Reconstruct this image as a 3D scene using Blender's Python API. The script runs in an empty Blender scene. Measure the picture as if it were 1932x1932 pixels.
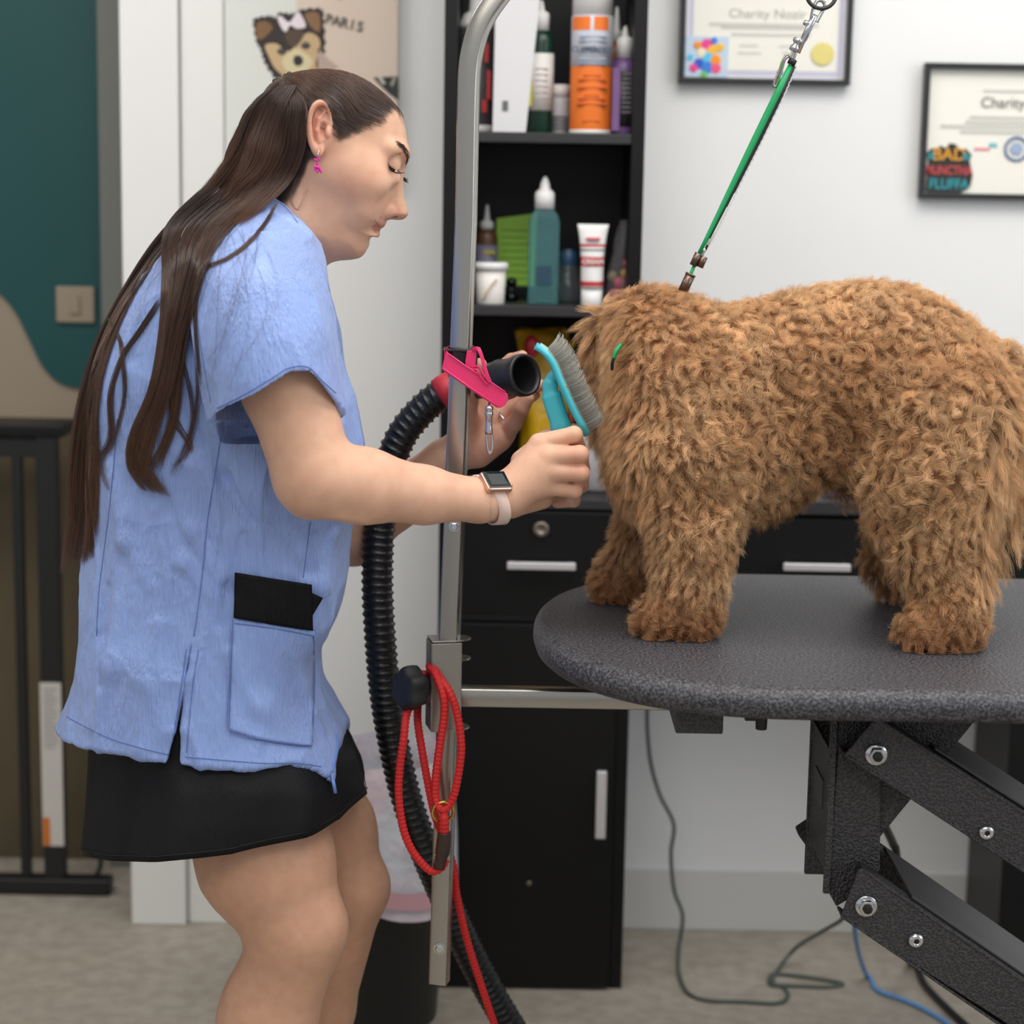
import bpy, bmesh, math, random
import numpy as np
from mathutils import Vector, Matrix, Quaternion
from mathutils.bvhtree import BVHTree
from mathutils.kdtree import KDTree
random.seed(7)
rng = np.random.default_rng(11)
scene = bpy.context.scene
COL = scene.collection

# ---------------------------------------------------------------- camera
FPX = 3750.0; CAMH = 1.33
TILT = math.atan((966 - 350) / FPX); ROLL = math.radians(1.0)
F_ = np.array([0, math.cos(TILT), -math.sin(TILT)])
_R0 = np.array([1.0, 0, 0]); _U0 = np.array([0, math.sin(TILT), math.cos(TILT)])
R_ = _R0 * math.cos(ROLL) + _U0 * math.sin(ROLL)
U_ = -_R0 * math.sin(ROLL) + _U0 * math.cos(ROLL)
C_ = np.array([0, 0, CAMH])
cam = bpy.data.cameras.new('camera')
cam.sensor_width = 36; cam.sensor_fit = 'HORIZONTAL'; cam.lens = FPX * 36 / 1932
cam.clip_start = 0.05
cam.dof.use_dof = True; cam.dof.focus_distance = 2.36; cam.dof.aperture_fstop = 3.6
co = bpy.data.objects.new('camera', cam); COL.objects.link(co)
co.matrix_world = Matrix([[R_[0], U_[0], -F_[0], 0], [R_[1], U_[1], -F_[1], 0], [R_[2], U_[2], -F_[2], CAMH], [0, 0, 0, 1]])
scene.camera = co

# ---------------------------------------------------------------- light and exposure
scene.view_settings.view_transform = 'Standard'; scene.view_settings.look = 'None'
scene.view_settings.gamma = 1; scene.view_settings.use_curve_mapping = False
scene.view_settings.exposure = 0.12
scene.cycles.use_denoising = True
scene.cycles.max_bounces = 6; scene.cycles.diffuse_bounces = 3; scene.cycles.glossy_bounces = 3
scene.cycles.transparent_max_bounces = 8
scene.cycles_curves.shape = 'RIBBONS'
W = bpy.data.worlds.new('room_daylight'); scene.world = W; W.use_nodes = True
W.node_tree.nodes['Background'].inputs[0].default_value = (0.92, 0.96, 1.0, 1)
W.node_tree.nodes['Background'].inputs[1].default_value = 0.48
def area(name, loc, size, sizey, power, col, target):
    l = bpy.data.lights.new(name, 'AREA'); l.shape = 'RECTANGLE'; l.size = size; l.size_y = sizey
    l.energy = power; l.color = col
    o = bpy.data.objects.new(name, l); COL.objects.link(o); o.location = loc
    o.rotation_euler = (Vector(target) - Vector(loc)).to_track_quat('-Z', 'Y').to_euler()
    return o
area('ceiling_panel_and_fill_light', (0.5, 2.1, 2.78), 2.2, 1.4, 46, (1, .97, .93), (0.3, 2.5, 0))
area('ceiling_panel_and_fill_light', (-0.2, 0.2, 2.78), 2.4, 1.2, 30, (1, .97, .93), (-0.1, 1.6, 0.4))
area('ceiling_panel_and_fill_light', (-1.5, 2.3, 2.78), 1.2, 1.0, 26, (1, .97, .93), (-1.3, 3.2, 0.9))  # fill lamp added to brighten the white casing on the left; no panel here
area('window_daylight', (3.0, 1.2, 1.9), 1.6, 1.6, 24, (.86, .93, 1), (0.2, 2.6, 1.1))

# ---------------------------------------------------------------- helpers
def P(x, y, Y):
    d = F_ + R_ * (x - 966) / FPX - U_ * (y - 966) / FPX
    return C_ + d * (Y / d[1])
def Pz(x, y, z):
    d = F_ + R_ * (x - 966) / FPX - U_ * (y - 966) / FPX
    return C_ + d * ((z - CAMH) / d[2])
def S(Y): return FPX / Y            # about this many pixels to a metre at depth Y
def proj(p):
    q = np.asarray(p) - C_; z = q @ F_
    return 966 + FPX * (q @ R_) / z, 966 - FPX * (q @ U_) / z
def X(x, y, Y): return P(x, y, Y)[0]
def Z(x, y, Y): return P(x, y, Y)[2]

def lin(c):
    return tuple((v / 255 / 12.92 if v / 255 <= .04045 else ((v / 255 + .055) / 1.055) ** 2.4) for v in c)
def mat(name, rgb, rough=.5, metal=0, bump=None, vary=None, spec=.5, coat=0, trans=0, alpha=1, sss=0, aniso=None, sheen=0):
    m = bpy.data.materials.new(name); m.use_nodes = True
    nt = m.node_tree; b = nt.nodes['Principled BSDF']
    c = lin(rgb); b.inputs['Base Color'].default_value = (*c, 1)
    b.inputs['Roughness'].default_value = rough; b.inputs['Metallic'].default_value = metal
    b.inputs['Specular IOR Level'].default_value = spec
    b.inputs['Coat Weight'].default_value = coat; b.inputs['Transmission Weight'].default_value = trans
    b.inputs['Alpha'].default_value = alpha
    if sheen: b.inputs['Sheen Weight'].default_value = sheen
    if sss:
        b.inputs['Subsurface Weight'].default_value = sss
        b.inputs['Subsurface Radius'].default_value = (.012, .005, .003); b.inputs['Subsurface Scale'].default_value = 1.0
    tc = nt.nodes.new('ShaderNodeTexCoord')
    if vary:      # (scale, amount, second colour)
        n = nt.nodes.new('ShaderNodeTexNoise'); n.inputs['Scale'].default_value = vary[0]; n.inputs['Detail'].default_value = 6
        r = nt.nodes.new('ShaderNodeMapRange'); r.inputs[1].default_value = .35; r.inputs[2].default_value = .65
        r.inputs[3].default_value = 0; r.inputs[4].default_value = vary[1]
        mx = nt.nodes.new('ShaderNodeMix'); mx.data_type = 'RGBA'
        mx.inputs[6].default_value = (*c, 1); mx.inputs[7].default_value = (*lin(vary[2]), 1)
        nt.links.new(tc.outputs['Object'], n.inputs['Vector']); nt.links.new(n.outputs['Fac'], r.inputs[0])
        nt.links.new(r.outputs[0], mx.inputs[0]); nt.links.new(mx.outputs[2], b.inputs['Base Color'])
    if bump:      # (scale, strength, distance)
        n = nt.nodes.new('ShaderNodeTexNoise'); n.inputs['Scale'].default_value = bump[0]; n.inputs['Detail'].default_value = 3
        bp = nt.nodes.new('ShaderNodeBump'); bp.inputs['Strength'].default_value = bump[1]; bp.inputs['Distance'].default_value = bump[2]
        if aniso:
            mp = nt.nodes.new('ShaderNodeMapping'); mp.inputs['Scale'].default_value = aniso
            nt.links.new(tc.outputs['Object'], mp.inputs[0]); nt.links.new(mp.outputs[0], n.inputs['Vector'])
        else: nt.links.new(tc.outputs['Object'], n.inputs['Vector'])
        nt.links.new(n.outputs['Fac'], bp.inputs['Height']); nt.links.new(bp.outputs[0], b.inputs['Normal'])
    return m

class MB:
    def __init__(s): s.v = []; s.f = []
    def add(s, v, f):
        n = len(s.v); s.v += [tuple(p) for p in v]; s.f += [tuple(i + n for i in q) for q in f]; return s
    def box(s, x0, x1, y0, y1, z0, z1):
        v = [(x, y, z) for z in (z0, z1) for y in (y0, y1) for x in (x0, x1)]
        return s.add(v, [(0, 2, 3, 1), (4, 5, 7, 6), (0, 1, 5, 4), (2, 6, 7, 3), (0, 4, 6, 2), (1, 3, 7, 5)])
    def obox(s, c, ax, ay, az, sx, sy, sz):      # oriented box, full sizes
        c, ax, ay, az = map(np.asarray, (c, ax, ay, az))
        v = [c + ax * sx * i / 2 + ay * sy * j / 2 + az * sz * k / 2 for k in (-1, 1) for j in (-1, 1) for i in (-1, 1)]
        return s.add(v, [(0, 2, 3, 1), (4, 5, 7, 6), (0, 1, 5, 4), (2, 6, 7, 3), (0, 4, 6, 2), (1, 3, 7, 5)])
    def prism(s, poly, o, ax, ay, t):            # poly in (ax, ay) plane at o, thickness vector t
        o, ax, ay, t = map(np.asarray, (o, ax, ay, t)); n = len(poly)
        a = [o + ax * p[0] + ay * p[1] for p in poly]; v = a + [p + t for p in a]
        return s.add(v, [tuple(range(n))[::-1], tuple(range(n, 2 * n))] + [(i, (i + 1) % n, n + (i + 1) % n, n + i) for i in range(n)])
    def lathe(s, prof, c=(0, 0, 0), axis=(0, 0, 1), seg=24, flat=1.0, up=None):   # prof: (r, h)
        az = np.asarray(axis, float); az = az / np.linalg.norm(az)
        h = np.array([1, 0, 0]) if up is None else np.asarray(up, float)
        if abs(h @ az) > .95: h = np.array([0, 1, 0])
        ax = h - (h @ az) * az; ax /= np.linalg.norm(ax); ay = np.cross(az, ax)
        v = []; f = []; c = np.asarray(c, float)
        for r, hh in prof:
            for k in range(seg):
                t = 2 * math.pi * k / seg; v.append(c + az * hh + ax * r * math.cos(t) + ay * r * flat * math.sin(t))
        for i in range(len(prof) - 1):
            for k in range(seg):
                a = i * seg + k; b = i * seg + (k + 1) % seg; f.append((a, b, b + seg, a + seg))
        if prof[0][0] > 1e-6: f.append(tuple(range(seg))[::-1])
        if prof[-1][0] > 1e-6: f.append(tuple(range((len(prof) - 1) * seg, len(prof) * seg)))
        return s.add(v, f)
    def tube(s, pts, r, seg=12, closed=False, sec=None, up=None, caps=True):   # sec: custom 2-D section
        pts = [np.asarray(p, float) for p in pts]; n = len(pts)
        rs = r if hasattr(r, '__len__') else [r] * n
        if sec is None: sec = [(math.cos(2 * math.pi * k / seg), math.sin(2 * math.pi * k / seg)) for k in range(seg)]
        m = len(sec); prev = None; v = []; f = []
        for i in range(n):
            t = (pts[(i + 1) % n] - pts[i - 1]) if closed else (pts[min(i + 1, n - 1)] - pts[max(i - 1, 0)])
            t = t / (np.linalg.norm(t) + 1e-12)
            if prev is None:
                h = np.array(up if up is not None else ((0, 0, 1) if abs(t[2]) < .9 else (0, 1, 0)), float)
            else: h = prev
            if up is not None: h = np.array(up, float)
            a = h - (h @ t) * t; a /= np.linalg.norm(a) + 1e-12; b = np.cross(t, a); prev = a
            for (x, y) in sec: v.append(pts[i] + (b * x + a * y) * rs[i])
        for i in range(n if closed else n - 1):
            for k in range(m):
                A = i * m + k; B = i * m + (k + 1) % m; j = ((i + 1) % n) * m
                f.append((A, B, j + (k + 1) % m, j + k))
        if not closed and caps: f.append(tuple(range(m))[::-1]); f.append(tuple(range((n - 1) * m, n * m)))
        return s.add(v, f)
    def ball(s, c, r, seg=16, rings=10, axis=(0, 0, 1)):
        rr = r if hasattr(r, '__len__') else (r, r, r)
        prof = [(max(math.sin(math.pi * i / rings), 1e-7), -math.cos(math.pi * i / rings)) for i in range(rings + 1)]
        v = []; f = []
        for q, h in prof:
            for k in range(seg):
                t = 2 * math.pi * k / seg; v.append((c[0] + rr[0] * q * math.cos(t), c[1] + rr[1] * q * math.sin(t), c[2] + rr[2] * h))
        for i in range(rings):
            for k in range(seg):
                a = i * seg + k; b = i * seg + (k + 1) % seg; f.append((a, b, b + seg, a + seg))
        return s.add(v, f)
    def build(s, name, m, parent=None, smooth=False, bevel=0, seg=2, kind=None, label=None, sub=0):
        me = bpy.data.meshes.new(name); me.from_pydata([tuple(map(float, p)) for p in s.v], [], s.f)
        bm = bmesh.new(); bm.from_mesh(me); bmesh.ops.remove_doubles(bm, verts=bm.verts, dist=1e-6)
        bmesh.ops.recalc_face_normals(bm, faces=bm.faces); bm.to_mesh(me); bm.free()
        if m: me.materials.append(m)
        o = bpy.data.objects.new(name, me); COL.objects.link(o)
        if smooth: me.shade_smooth()
        if bevel:
            b = o.modifiers.new('bevel', 'BEVEL'); b.width = bevel; b.segments = seg; b.limit_method = 'ANGLE'; b.angle_limit = .6
            me.shade_smooth()
            try:
                w = o.modifiers.new('normals', 'WEIGHTED_NORMAL'); w.keep_sharp = True
            except Exception: pass
        if sub:
            q = o.modifiers.new('sub', 'SUBSURF'); q.levels = sub; q.render_levels = sub
        if parent: setparent(o, parent)
        if kind: o['kind'] = kind
        if label: o['label'] = label
        return o
def setparent(o, parent):
    o.parent = parent
    o.matrix_parent_inverse = Matrix.Translation(-Vector(parent.location))
def tag(o, label, cat, group=None):
    o['label'] = label; o['category'] = cat
    if group: o['group'] = group
    return o
def thing(name, label, cat, loc=(0, 0, 0), group=None):
    o = bpy.data.objects.new(name, None); COL.objects.link(o); o.location = tuple(map(float, loc)); o.empty_display_size = .05
    return tag(o, label, cat, group)
def autosmooth(o, ang=40):
    me = o.data; me.shade_smooth()
    bm = bmesh.new(); bm.from_mesh(me); c = math.radians(ang)
    for e in bm.edges:
        if len(e.link_faces) == 2 and e.calc_face_angle(0) > c: e.smooth = False
    bm.to_mesh(me); bm.free(); return o
def cr(pts, n=8, closed=False):        # Catmull-Rom through points
    p = np.array(pts, float); N = len(p); out = []
    for i in range(N if closed else N - 1):
        if closed: a, b, c, d = p[i - 1], p[i], p[(i + 1) % N], p[(i + 2) % N]
        else: a, b, c, d = p[max(i - 1, 0)], p[i], p[i + 1], p[min(i + 2, N - 1)]
        for k in range(n):
            t = k / n
            out.append(.5 * ((2 * b) + (-a + c) * t + (2 * a - 5 * b + 4 * c - d) * t * t + (-a + 3 * b - 3 * c + d) * t ** 3))
    if not closed: out.append(p[-1])
    return np.array(out)
def pxpath(pts, n=8, closed=False):    # (px, py, Y) control points to a smooth world path
    return cr([P(*q) for q in pts], n, closed)
def text(body, loc, ax, ay, size, m, parent, name='lettering', font_off=0, align='CENTER', xs=1.0):
    c = bpy.data.curves.new(name, 'FONT'); c.body = body; c.size = size; c.extrude = .0002; c.offset = font_off
    c.align_x = align; c.align_y = 'CENTER'
    az = np.cross(ax, ay)
    M = Matrix([[ax[0] * xs, ay[0], az[0], loc[0]], [ax[1] * xs, ay[1], az[1], loc[1]], [ax[2] * xs, ay[2], az[2], loc[2]], [0, 0, 0, 1]])
    tmp = bpy.data.objects.new('tmp', c); COL.objects.link(tmp)
    bpy.context.view_layer.update()
    me = bpy.data.meshes.new_from_object(tmp); bpy.data.objects.remove(tmp)
    me.transform(M); me.materials.clear(); me.materials.append(m)
    o = bpy.data.objects.new(name, me); COL.objects.link(o)
    if parent: setparent(o, parent)
    return o
EX = np.array([1., 0, 0]); EY = np.array([0, 1., 0]); EZ = np.array([0, 0, 1.])

# ---------------------------------------------------------------- materials
M_wall = mat('wall_paint', (236, 236, 235), .6, bump=(60, .05, .002))
M_wallL = mat('wall_paint_left', (226, 226, 223), .6, bump=(60, .05, .002))
M_trim = mat('white_trim', (228, 227, 224), .45)
M_greytrim = mat('grey_trim', (112, 114, 108), .6)
M_teal = mat('teal_paint', (0, 70, 71), .55)
M_beige = mat('beige_paint', (150, 136, 118), .6)
M_brown = mat('brown_panel', (96, 84, 60), .6, vary=(3, .5, (60, 50, 36)))
M_floor = mat('concrete_floor', (168, 160, 148), .55, vary=(30, .5, (132, 123, 111)), bump=(90, .12, .003))
M_black = mat('black_laminate', (14, 14, 15), .4, spec=.3, bump=(300, .04, .001))
M_blackedge = mat('black_laminate_edge', (44, 43, 46), .45)
M_chrome = mat('satin_steel', (176, 172, 166), .27, 1, bump=(900, .12, .0004), aniso=(1, 1, .03))
M_shiny = mat('chrome_metal', (205, 205, 208), .12, 1)
M_handle = mat('brushed_handle', (226, 224, 226), .35, .6)
M_blackmetal = mat('black_metal', (18, 18, 19), .45)
# ---------------------------------------------------------------- the room
YW = 3.45; YC = 3.17; YL = 3.78
def struct(mb, name, m, **k): return mb.build(name, m, kind='structure', **k)
struct(MB().box(-4, 4, -2.5, YL + .06, -.05, 0), 'floor', M_floor)
xpl = X(233, 400, YW - .01)                                    # left end of the white wall
struct(MB().box(xpl + .02, 4, YW, YW + .12, 0, 3.0), 'wall_back', M_wall)
struct(MB().box(-4, 4, -2.5, YL + .2, 2.85, 2.9), 'ceiling', M_wall)
struct(MB().box(-4, xpl + .03, YL, YL + .1, 0, 3.0), 'wall_left', M_beige)
# white casing boards at the wall end, with a groove between them
xa = X(342, 400, YW - .02); xb = X(424, 400, YW - .02)
struct(MB().box(xpl, xa - .002, YW - .028, YW + .16, 0, 3.0), 'trim_1', M_trim, bevel=.003)
struct(MB().box(xa, xb, YW - .016, YW, 0, 3.0), 'trim_2', M_trim, bevel=.003)
xg = X(194, 400, YL - .02)
struct(MB().box(xg, xpl + .02, YL - .05, YL, 0, 3.0), 'trim_3', M_greytrim, bevel=.003)
zb0 = Z(1400, 1640, YW)
struct(MB().box(xb, 4, YW - .006, YW, 0, zb0), 'baseboard_back', mat('baseboard_paint', (214, 213, 210), .5), bevel=.002)
# lower brown wainscot panel and teal painted field with a beige curve on the far left wall
zt = Z(90, 785, YL - .01)
struct(MB().box(-4, xg, YL - .012, YL, 0, zt - .03), 'trim_4', M_brown)
def zl(x, y): p = P(x, y, YL - .006); return (p[0], p[2])
curve = cr([(-260, 470), (-120, 520), (-40, 535), (0, 555), (30, 590), (55, 640), (80, 690), (110, 720), (150, 732), (196, 728)], 6)
poly = [zl(*q) for q in curve]; poly = poly + [(poly[-1][0], 2.84), (poly[0][0], 2.84)]
teal = MB().prism(poly, (0, YL - .008, 0), EX, EZ, (0, .008, 0)).build('teal_wall_panel', M_teal)
tag(teal, 'dark teal painted panel with a curved lower edge on the far left wall', 'wall panel')
a = P(104, 540, YL - .02); b = P(178, 610, YL - .02)
sw = thing('light_switch', 'square beige switch plate on the teal panel', 'switch', ((a[0] + b[0]) / 2, YL - .012, b[2]))
MB().box(a[0], b[0], YL - .018, YL - .008, b[2], a[2]).build('plate', M_beige, sw, bevel=.003)
cx, cz = (a[0] + b[0]) / 2, (a[2] + b[2]) / 2
MB().box(cx - .009, cx + .009, YL - .023, YL - .017, cz - .018, cz + .018).build('toggle', M_beige, sw, bevel=.002)

# ---------------------------------------------------------------- folding table frame on the left
YF = 3.58
ft = thing('folding_table', 'black metal frame of a folding table with a white warning sticker on its leg, left', 'table', (X(100, 1740, YF), YF, 0))
ztop = Z(60, 800, YF)
x1 = X(212, 1735, YF)
MB().box(x1 - .62, x1 - .07, YF - .02, YF + .1, ztop - .022, ztop).build('tabletop', M_black, ft, bevel=.003)
MB().box(x1 - .6, x1 - .1, YF - .01, YF + .01, ztop - .06, ztop - .024).build('rail', M_blackmetal, ft, bevel=.002)
xl1 = X(103, 1500, YF); xl2 = X(45, 1400, YF)
MB().box(xl1 - .019, xl1 + .019, YF - .015, YF + .015, .03, ztop - .02).build('leg', M_blackmetal, ft, bevel=.003)
MB().box(xl2 - .009, xl2 + .009, YF - .009, YF + .009, .03, ztop - .02).build('leg', M_blackmetal, ft, bevel=.002)
MB().box(x1 - .9, x1, YF - .02, YF + .02, 0, .032).build('foot_bar', M_blackmetal, ft, bevel=.004)
MB().box(x1 - .9, xl2, YF - .007, YF + .007, Z(20, 1692, YF) - .005, Z(20, 1692, YF) + .007).build('crossbar', M_blackmetal, ft)
zs0 = Z(100, 1596, YF - .016); zs1 = Z(100, 1288, YF - .016)
st = MB().box(xl1 - .0195, xl1 + .0195, YF - .0165, YF - .0155, zs0, zs1).build('warning_sticker', mat('sticker_white', (196, 192, 186), .5), ft, label='white warning sticker with an orange corner')
MB().box(xl1 - .0185, xl1 - .006, YF - .0175, YF - .0165, zs0 + .001, zs0 + .055).build('orange_patch', mat('sticker_orange', (196, 106, 30), .5), st)
M_print = mat('grey_print', (150, 148, 145), .6)
for k in range(14):
    z = zs1 - .012 - k * .0085
    MB().box(xl1 - .013, xl1 + .012 - .006 * (k % 3 == 1), YF - .0175, YF - .0166, z - .0012, z + .0012).build('text_line', M_print, st)
tag(MB().tube(pxpath([(190, 1610, 3.62), (188, 1640, 3.62), (168, 1668, 3.62), (158, 1690, 3.62), (157, 1722, 3.63)]), .0045).build('hose_stub', M_blackmetal, smooth=True), 'thin black cable hanging behind the folding table leg', 'cable')

# ---------------------------------------------------------------- black shelving tower and desk
xL = X(836, 300, YC); xR = X(1217, 250, YC)
pt = .018 * 1.15
tw = thing('shelf_tower', 'tall narrow black cabinet with open shelves above a drawer and a door', 'cabinet', ((xL + xR) / 2, (YC + YW) / 2, 0))
MB().box(xL, xL + pt, YC, YW - .008, 0, 2.0).build('side_panel', M_black, tw, bevel=.001)
MB().box(xR - pt, xR, YC, YW - .008, 0, 2.0).build('side_panel', M_black, tw, bevel=.001)
MB().box(xL + pt, xR - pt, YW - .014, YW - .008, .02, 2.0).build('back_panel', M_black, tw)
zS1 = Z(1030, 250, YC); zS2 = Z(1030, 578, YC); zS3 = Z(1120, 943, YC)
for z in (zS1, zS2): MB().box(xL + pt, xR - pt, YC + .002, YW - .014, z - .016, z).build('shelf', M_blackedge, tw, bevel=.001)
MB().box(xL + pt, xR - pt, YC + .002, YW - .014, 1.96, 1.98).build('shelf', M_blackedge, tw, bevel=.001)
MB().box(xL + pt, xR - pt, YC - .003, YW - .014, zS3 - .016, zS3).build('counter', M_blackedge, tw, bevel=.001)
zd1 = Z(1030, 966, YC - .01); zd0 = Z(950, 1164, YC - .01); zo1 = Z(950, 1177, YC - .01)
MB().box(xL + pt, xR - pt, YC + .004, YC + .02, zd0 - .01, zd0 + .004).build('rail', mat('dark_grey_edge', (52, 49, 51), .45), tw)
dr = MB().box(xL + .008, xR - .022, YC - .012, YC + .004, zd0 + .004, zd1).build('drawer', M_black, tw, bevel=.0015)
def handle(xa, xb, za, zb, y, par, vert=False):
    if vert: MB().box(xa, xb, y - .022, y - .012, za, zb).box(xa + .002, xb - .002, y - .013, y + .001, za + .004, za + .012).box(xa + .002, xb - .002, y - .013, y + .001, zb - .012, zb - .004).build('handle', M_handle, par, bevel=.0015, label='silver bar handle')
    else: MB().box(xa, xb, y - .022, y - .012, za, zb).box(xa + .004, xa + .012, y - .013, y + .001, za + .002, zb - .002).box(xb - .012, xb - .004, y - .013, y + .001, za + .002, zb - .002).build('handle', M_handle, par, bevel=.0015, label='silver bar handle')
a = P(957, 1060, YC - .03); b = P(1086, 1076, YC - .03); handle(a[0], b[0], b[2], a[2], YC - .012, dr)
c = P(1021, 998, YC - .014)
M_lock = mat('lock_metal', (128, 118, 108), .4, .7)
MB().lathe([(.0, -.001), (.0128, 0), (.0128, .004), (.0105, .006), (.006, .006), (.0055, .0045), (0, .0045)], c, (0, -1, 0), 28).build('lock', M_lock, dr, smooth=True, label='round grey metal lock')
dd = MB().box(xL + .008, xR - .022, YC - .012, YC + .004, .006, zo1).build('door', M_black, tw, bevel=.0015)
a = P(1126, 1455, YC - .03); b = P(1142, 1582, YC - .03); handle(a[0], b[0], b[2], a[2], YC - .012, dd, True)
c = P(998, 1667, YC - .013); MB().lathe([(0, 0), (.0045, .001), (.003, .003), (0, .0035)], c, (0, -1, 0), 12).build('hinge_cap', M_lock, dd)
MB().box(xL + pt, xR - pt, YC + .03, YC + .045, 0, .06).build('plinth', M_blackmetal, tw)

desk = thing('drawer_desk', 'black wall desk with a shallow drawer and silver handle behind the dog', 'desk', (xR + .4, (YC + YW) / 2, 0))
zk = Z(1590, 945, YC)
MB().box(xR + .002, xR + 1.0, YC - .01, YW - .008, zk - .022, zk).build('desktop', M_blackedge, desk, bevel=.0015)
zk2 = Z(1560, 1110, YC)
d2 = MB().box(xR + .012, X(1700, 1000, YC), YC - .004, YC + .014, zk2, zk - .03).build('drawer', M_black, desk, bevel=.0015)
d3 = MB().box(X(1706, 1000, YC), xR + .98, YC - .004, YC + .014, zk2, zk - .03).build('drawer', M_black, desk, bevel=.0015)
MB().box(xR + .004, xR + .98, YC + .014, YW - .01, zk2, zk - .023).build('carcass', M_black, desk)
a = P(1478, 1062, YC - .02); b = P(1604, 1078, YC - .02); handle(a[0], b[0], b[2], a[2], YC - .004, d2)
xp = X(1897, 1560, YC + .06)
MB().box(xp - .012, xp + .045, YC + .02, YW - .02, 0, zk2).build('leg_panel', M_black, desk, bevel=.002)
MB().box(xp + .055, xp + .1, YC + .0, YW - .1, 0, zk2).build('leg_panel', M_blackedge, desk, bevel=.002)

# ---------------------------------------------------------------- bottles and tubs on the shelves
M_wplast = mat('white_plastic', (228, 226, 224), .4)
M_label = mat('paper_label', (222, 218, 214), .6)
M_ink = mat('ink_print', (90, 92, 96), .6)
def basez(x, y, Yb, zs): return zs
def ground(xpx, z, Yb, y=400):   # x at that depth, standing on shelf z
    return np.array([X(xpx, y, Yb), Yb, z])
def ringlabel(mb, c, r, z0, z1, seg=28, a0=0, a1=360):
    n = seg; v = []; f = []
    for i in range(n + 1):
        t = math.radians(a0 + (a1 - a0) * i / n); v += [(c[0] + r * math.cos(t), c[1] + r * math.sin(t), z0), (c[0] + r * math.cos(t), c[1] + r * math.sin(t), z1)]
    for i in range(n): f.append((2 * i, 2 * i + 2, 2 * i + 3, 2 * i + 1))
    return mb.add(v, f)
def hz(x, y, Yb): return Z(x, y, Yb)
# tall orange and white aerosol can
c = ground(1115, zS1, 3.235, 180); R = .0335
can = thing('aerosol_can', 'tall aerosol can, orange below and white above, on the top shelf', 'spray can', c)
top = hz(1115, -60, 3.235) - c[2]
zo = hz(1115, 125, 3.2) - c[2]
M_or = mat('orange_label', (236, 120, 40), .45)
MB().lathe([(0, 0), (R * .97, 0), (R, .004), (R, zo), (R, zo + .001)], c).build('body', M_or, can, smooth=True)
MB().lathe([(0, .0), (R * .98, .0), (R * 1.01, .002), (R * 1.01, .006), (R * .99, .007)], c).build('base_rim', M_wplast, can, smooth=True)
zcap = hz(1115, 30, 3.2) - c[2]
MB().lathe([(R, zo), (R, zcap), (R * .97, zcap + .002)], c).build('upper_label', mat('pale_label', (206, 208, 218), .45), can, smooth=True, label='pale grey upper label')
MB().lathe([(R * .97, zcap), (R * .97, top - .02), (R * .9, top - .008), (R * .6, top), (0, top)], c).build('cap', M_wplast, can, smooth=True, label='white cap')
z0 = hz(1115, 56, 3.2); z1 = hz(1115, 30, 3.2)
o1 = MB(); ringlabel(o1, c, R * 1.01, z0, z1, 12, 200, 262); ringlabel(o1, c, R * 1.01, z0, z1, 8, 272, 316); o1.build('orange_band', M_or, can)
text('CLIPPERCIDE', (c[0], c[1] - R * 1.02, hz(1115, 94, 3.2)), EX, EZ, .0115, mat('dark_teal_ink', (60, 78, 96), .5), can, font_off=.0004)
for k, y in enumerate((68, 76, 112, 119)): MB().box(c[0] - .022, c[0] + .022, c[1] - R * 1.02, c[1] - R * .8, hz(1115, y + 1, 3.2), hz(1115, y - 1, 3.2)).build('text_line', mat('pale_ink', (160, 172, 186), .6), can)
M_or2 = mat('dark_orange_ink', (196, 92, 30), .6)
for y, w in ((142, .014), (150, .022), (165, .024), (180, .012), (186, .022), (196, .024), (228, .014)): MB().box(c[0] - w, c[0] + w, c[1] - R * 1.015, c[1] - R * .7, hz(1115, y + 1, 3.2), hz(1115, y - 1, 3.2)).build('text_line', M_or2, can)
def nozzle_bottle(name, label, xpx, yb, Yb, zs, rb, ytop_body, ytop_cap, ytip, mbody, mcap, cat='bottle', flat=1.0, shoulder=.018):
    c = ground(xpx, zs, Yb, yb); t = thing(name, label, cat, c, 'bottles on the cabinet shelves')
    hb = hz(xpx, ytop_body, Yb) - zs; hc = hz(xpx, ytop_cap, Yb) - zs; ht = hz(xpx, ytip, Yb) - zs
    MB().lathe([(0, 0), (rb * .93, 0), (rb, .004), (rb, hb - shoulder), (rb * .93, hb - shoulder * .55), (rb * .7, hb - shoulder * .15), (rb * .5, hb), (rb * .5, hb + .003)], c, flat=flat).build('body', mbody, t, smooth=True)
    rc = rb * .62
    MB().lathe([(0, hb), (rc, hb), (rc, hc - .003), (rc * .9, hc), (rc * .42, hc + .003), (rc * .4, hc + (ht - hc) * .3), (rc * .2, ht - .002), (0, ht)], c, seg=20).build('nozzle_cap', mcap, t, smooth=True, label='pointed nozzle cap')
    return t, c
M_green = mat('dark_green_plastic', (8, 48, 34), .3)
t, c = nozzle_bottle('squeeze_bottle', 'dark green squeeze bottle with a white wrap label, top shelf', 1018, 200, 3.26, zS1, .0215, 58, 24, 0, M_green, M_wplast)
MB().lathe([(.0218, hz(1020, 208, 3.24) - zS1), (.0218, hz(1020, 100, 3.24) - zS1)], c).build('label_wrap', M_label, t, smooth=True)
MB().box(c[0] - .018, c[0] - .013, c[1] - .0225, c[1] - .016, hz(1003, 200, 3.24), hz(1003, 160, 3.24)).build('yellow_strip', mat('yellow_print', (206, 196, 60), .5), t)
for k in range(6): MB().box(c[0] - .008, c[0] + .012, c[1] - .0226, c[1] - .016, hz(1020, 130 + k * 11, 3.24), hz(1020, 128 + k * 11, 3.24)).build('text_line', mat('faint_ink', (186, 180, 176), .6), t)
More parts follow.
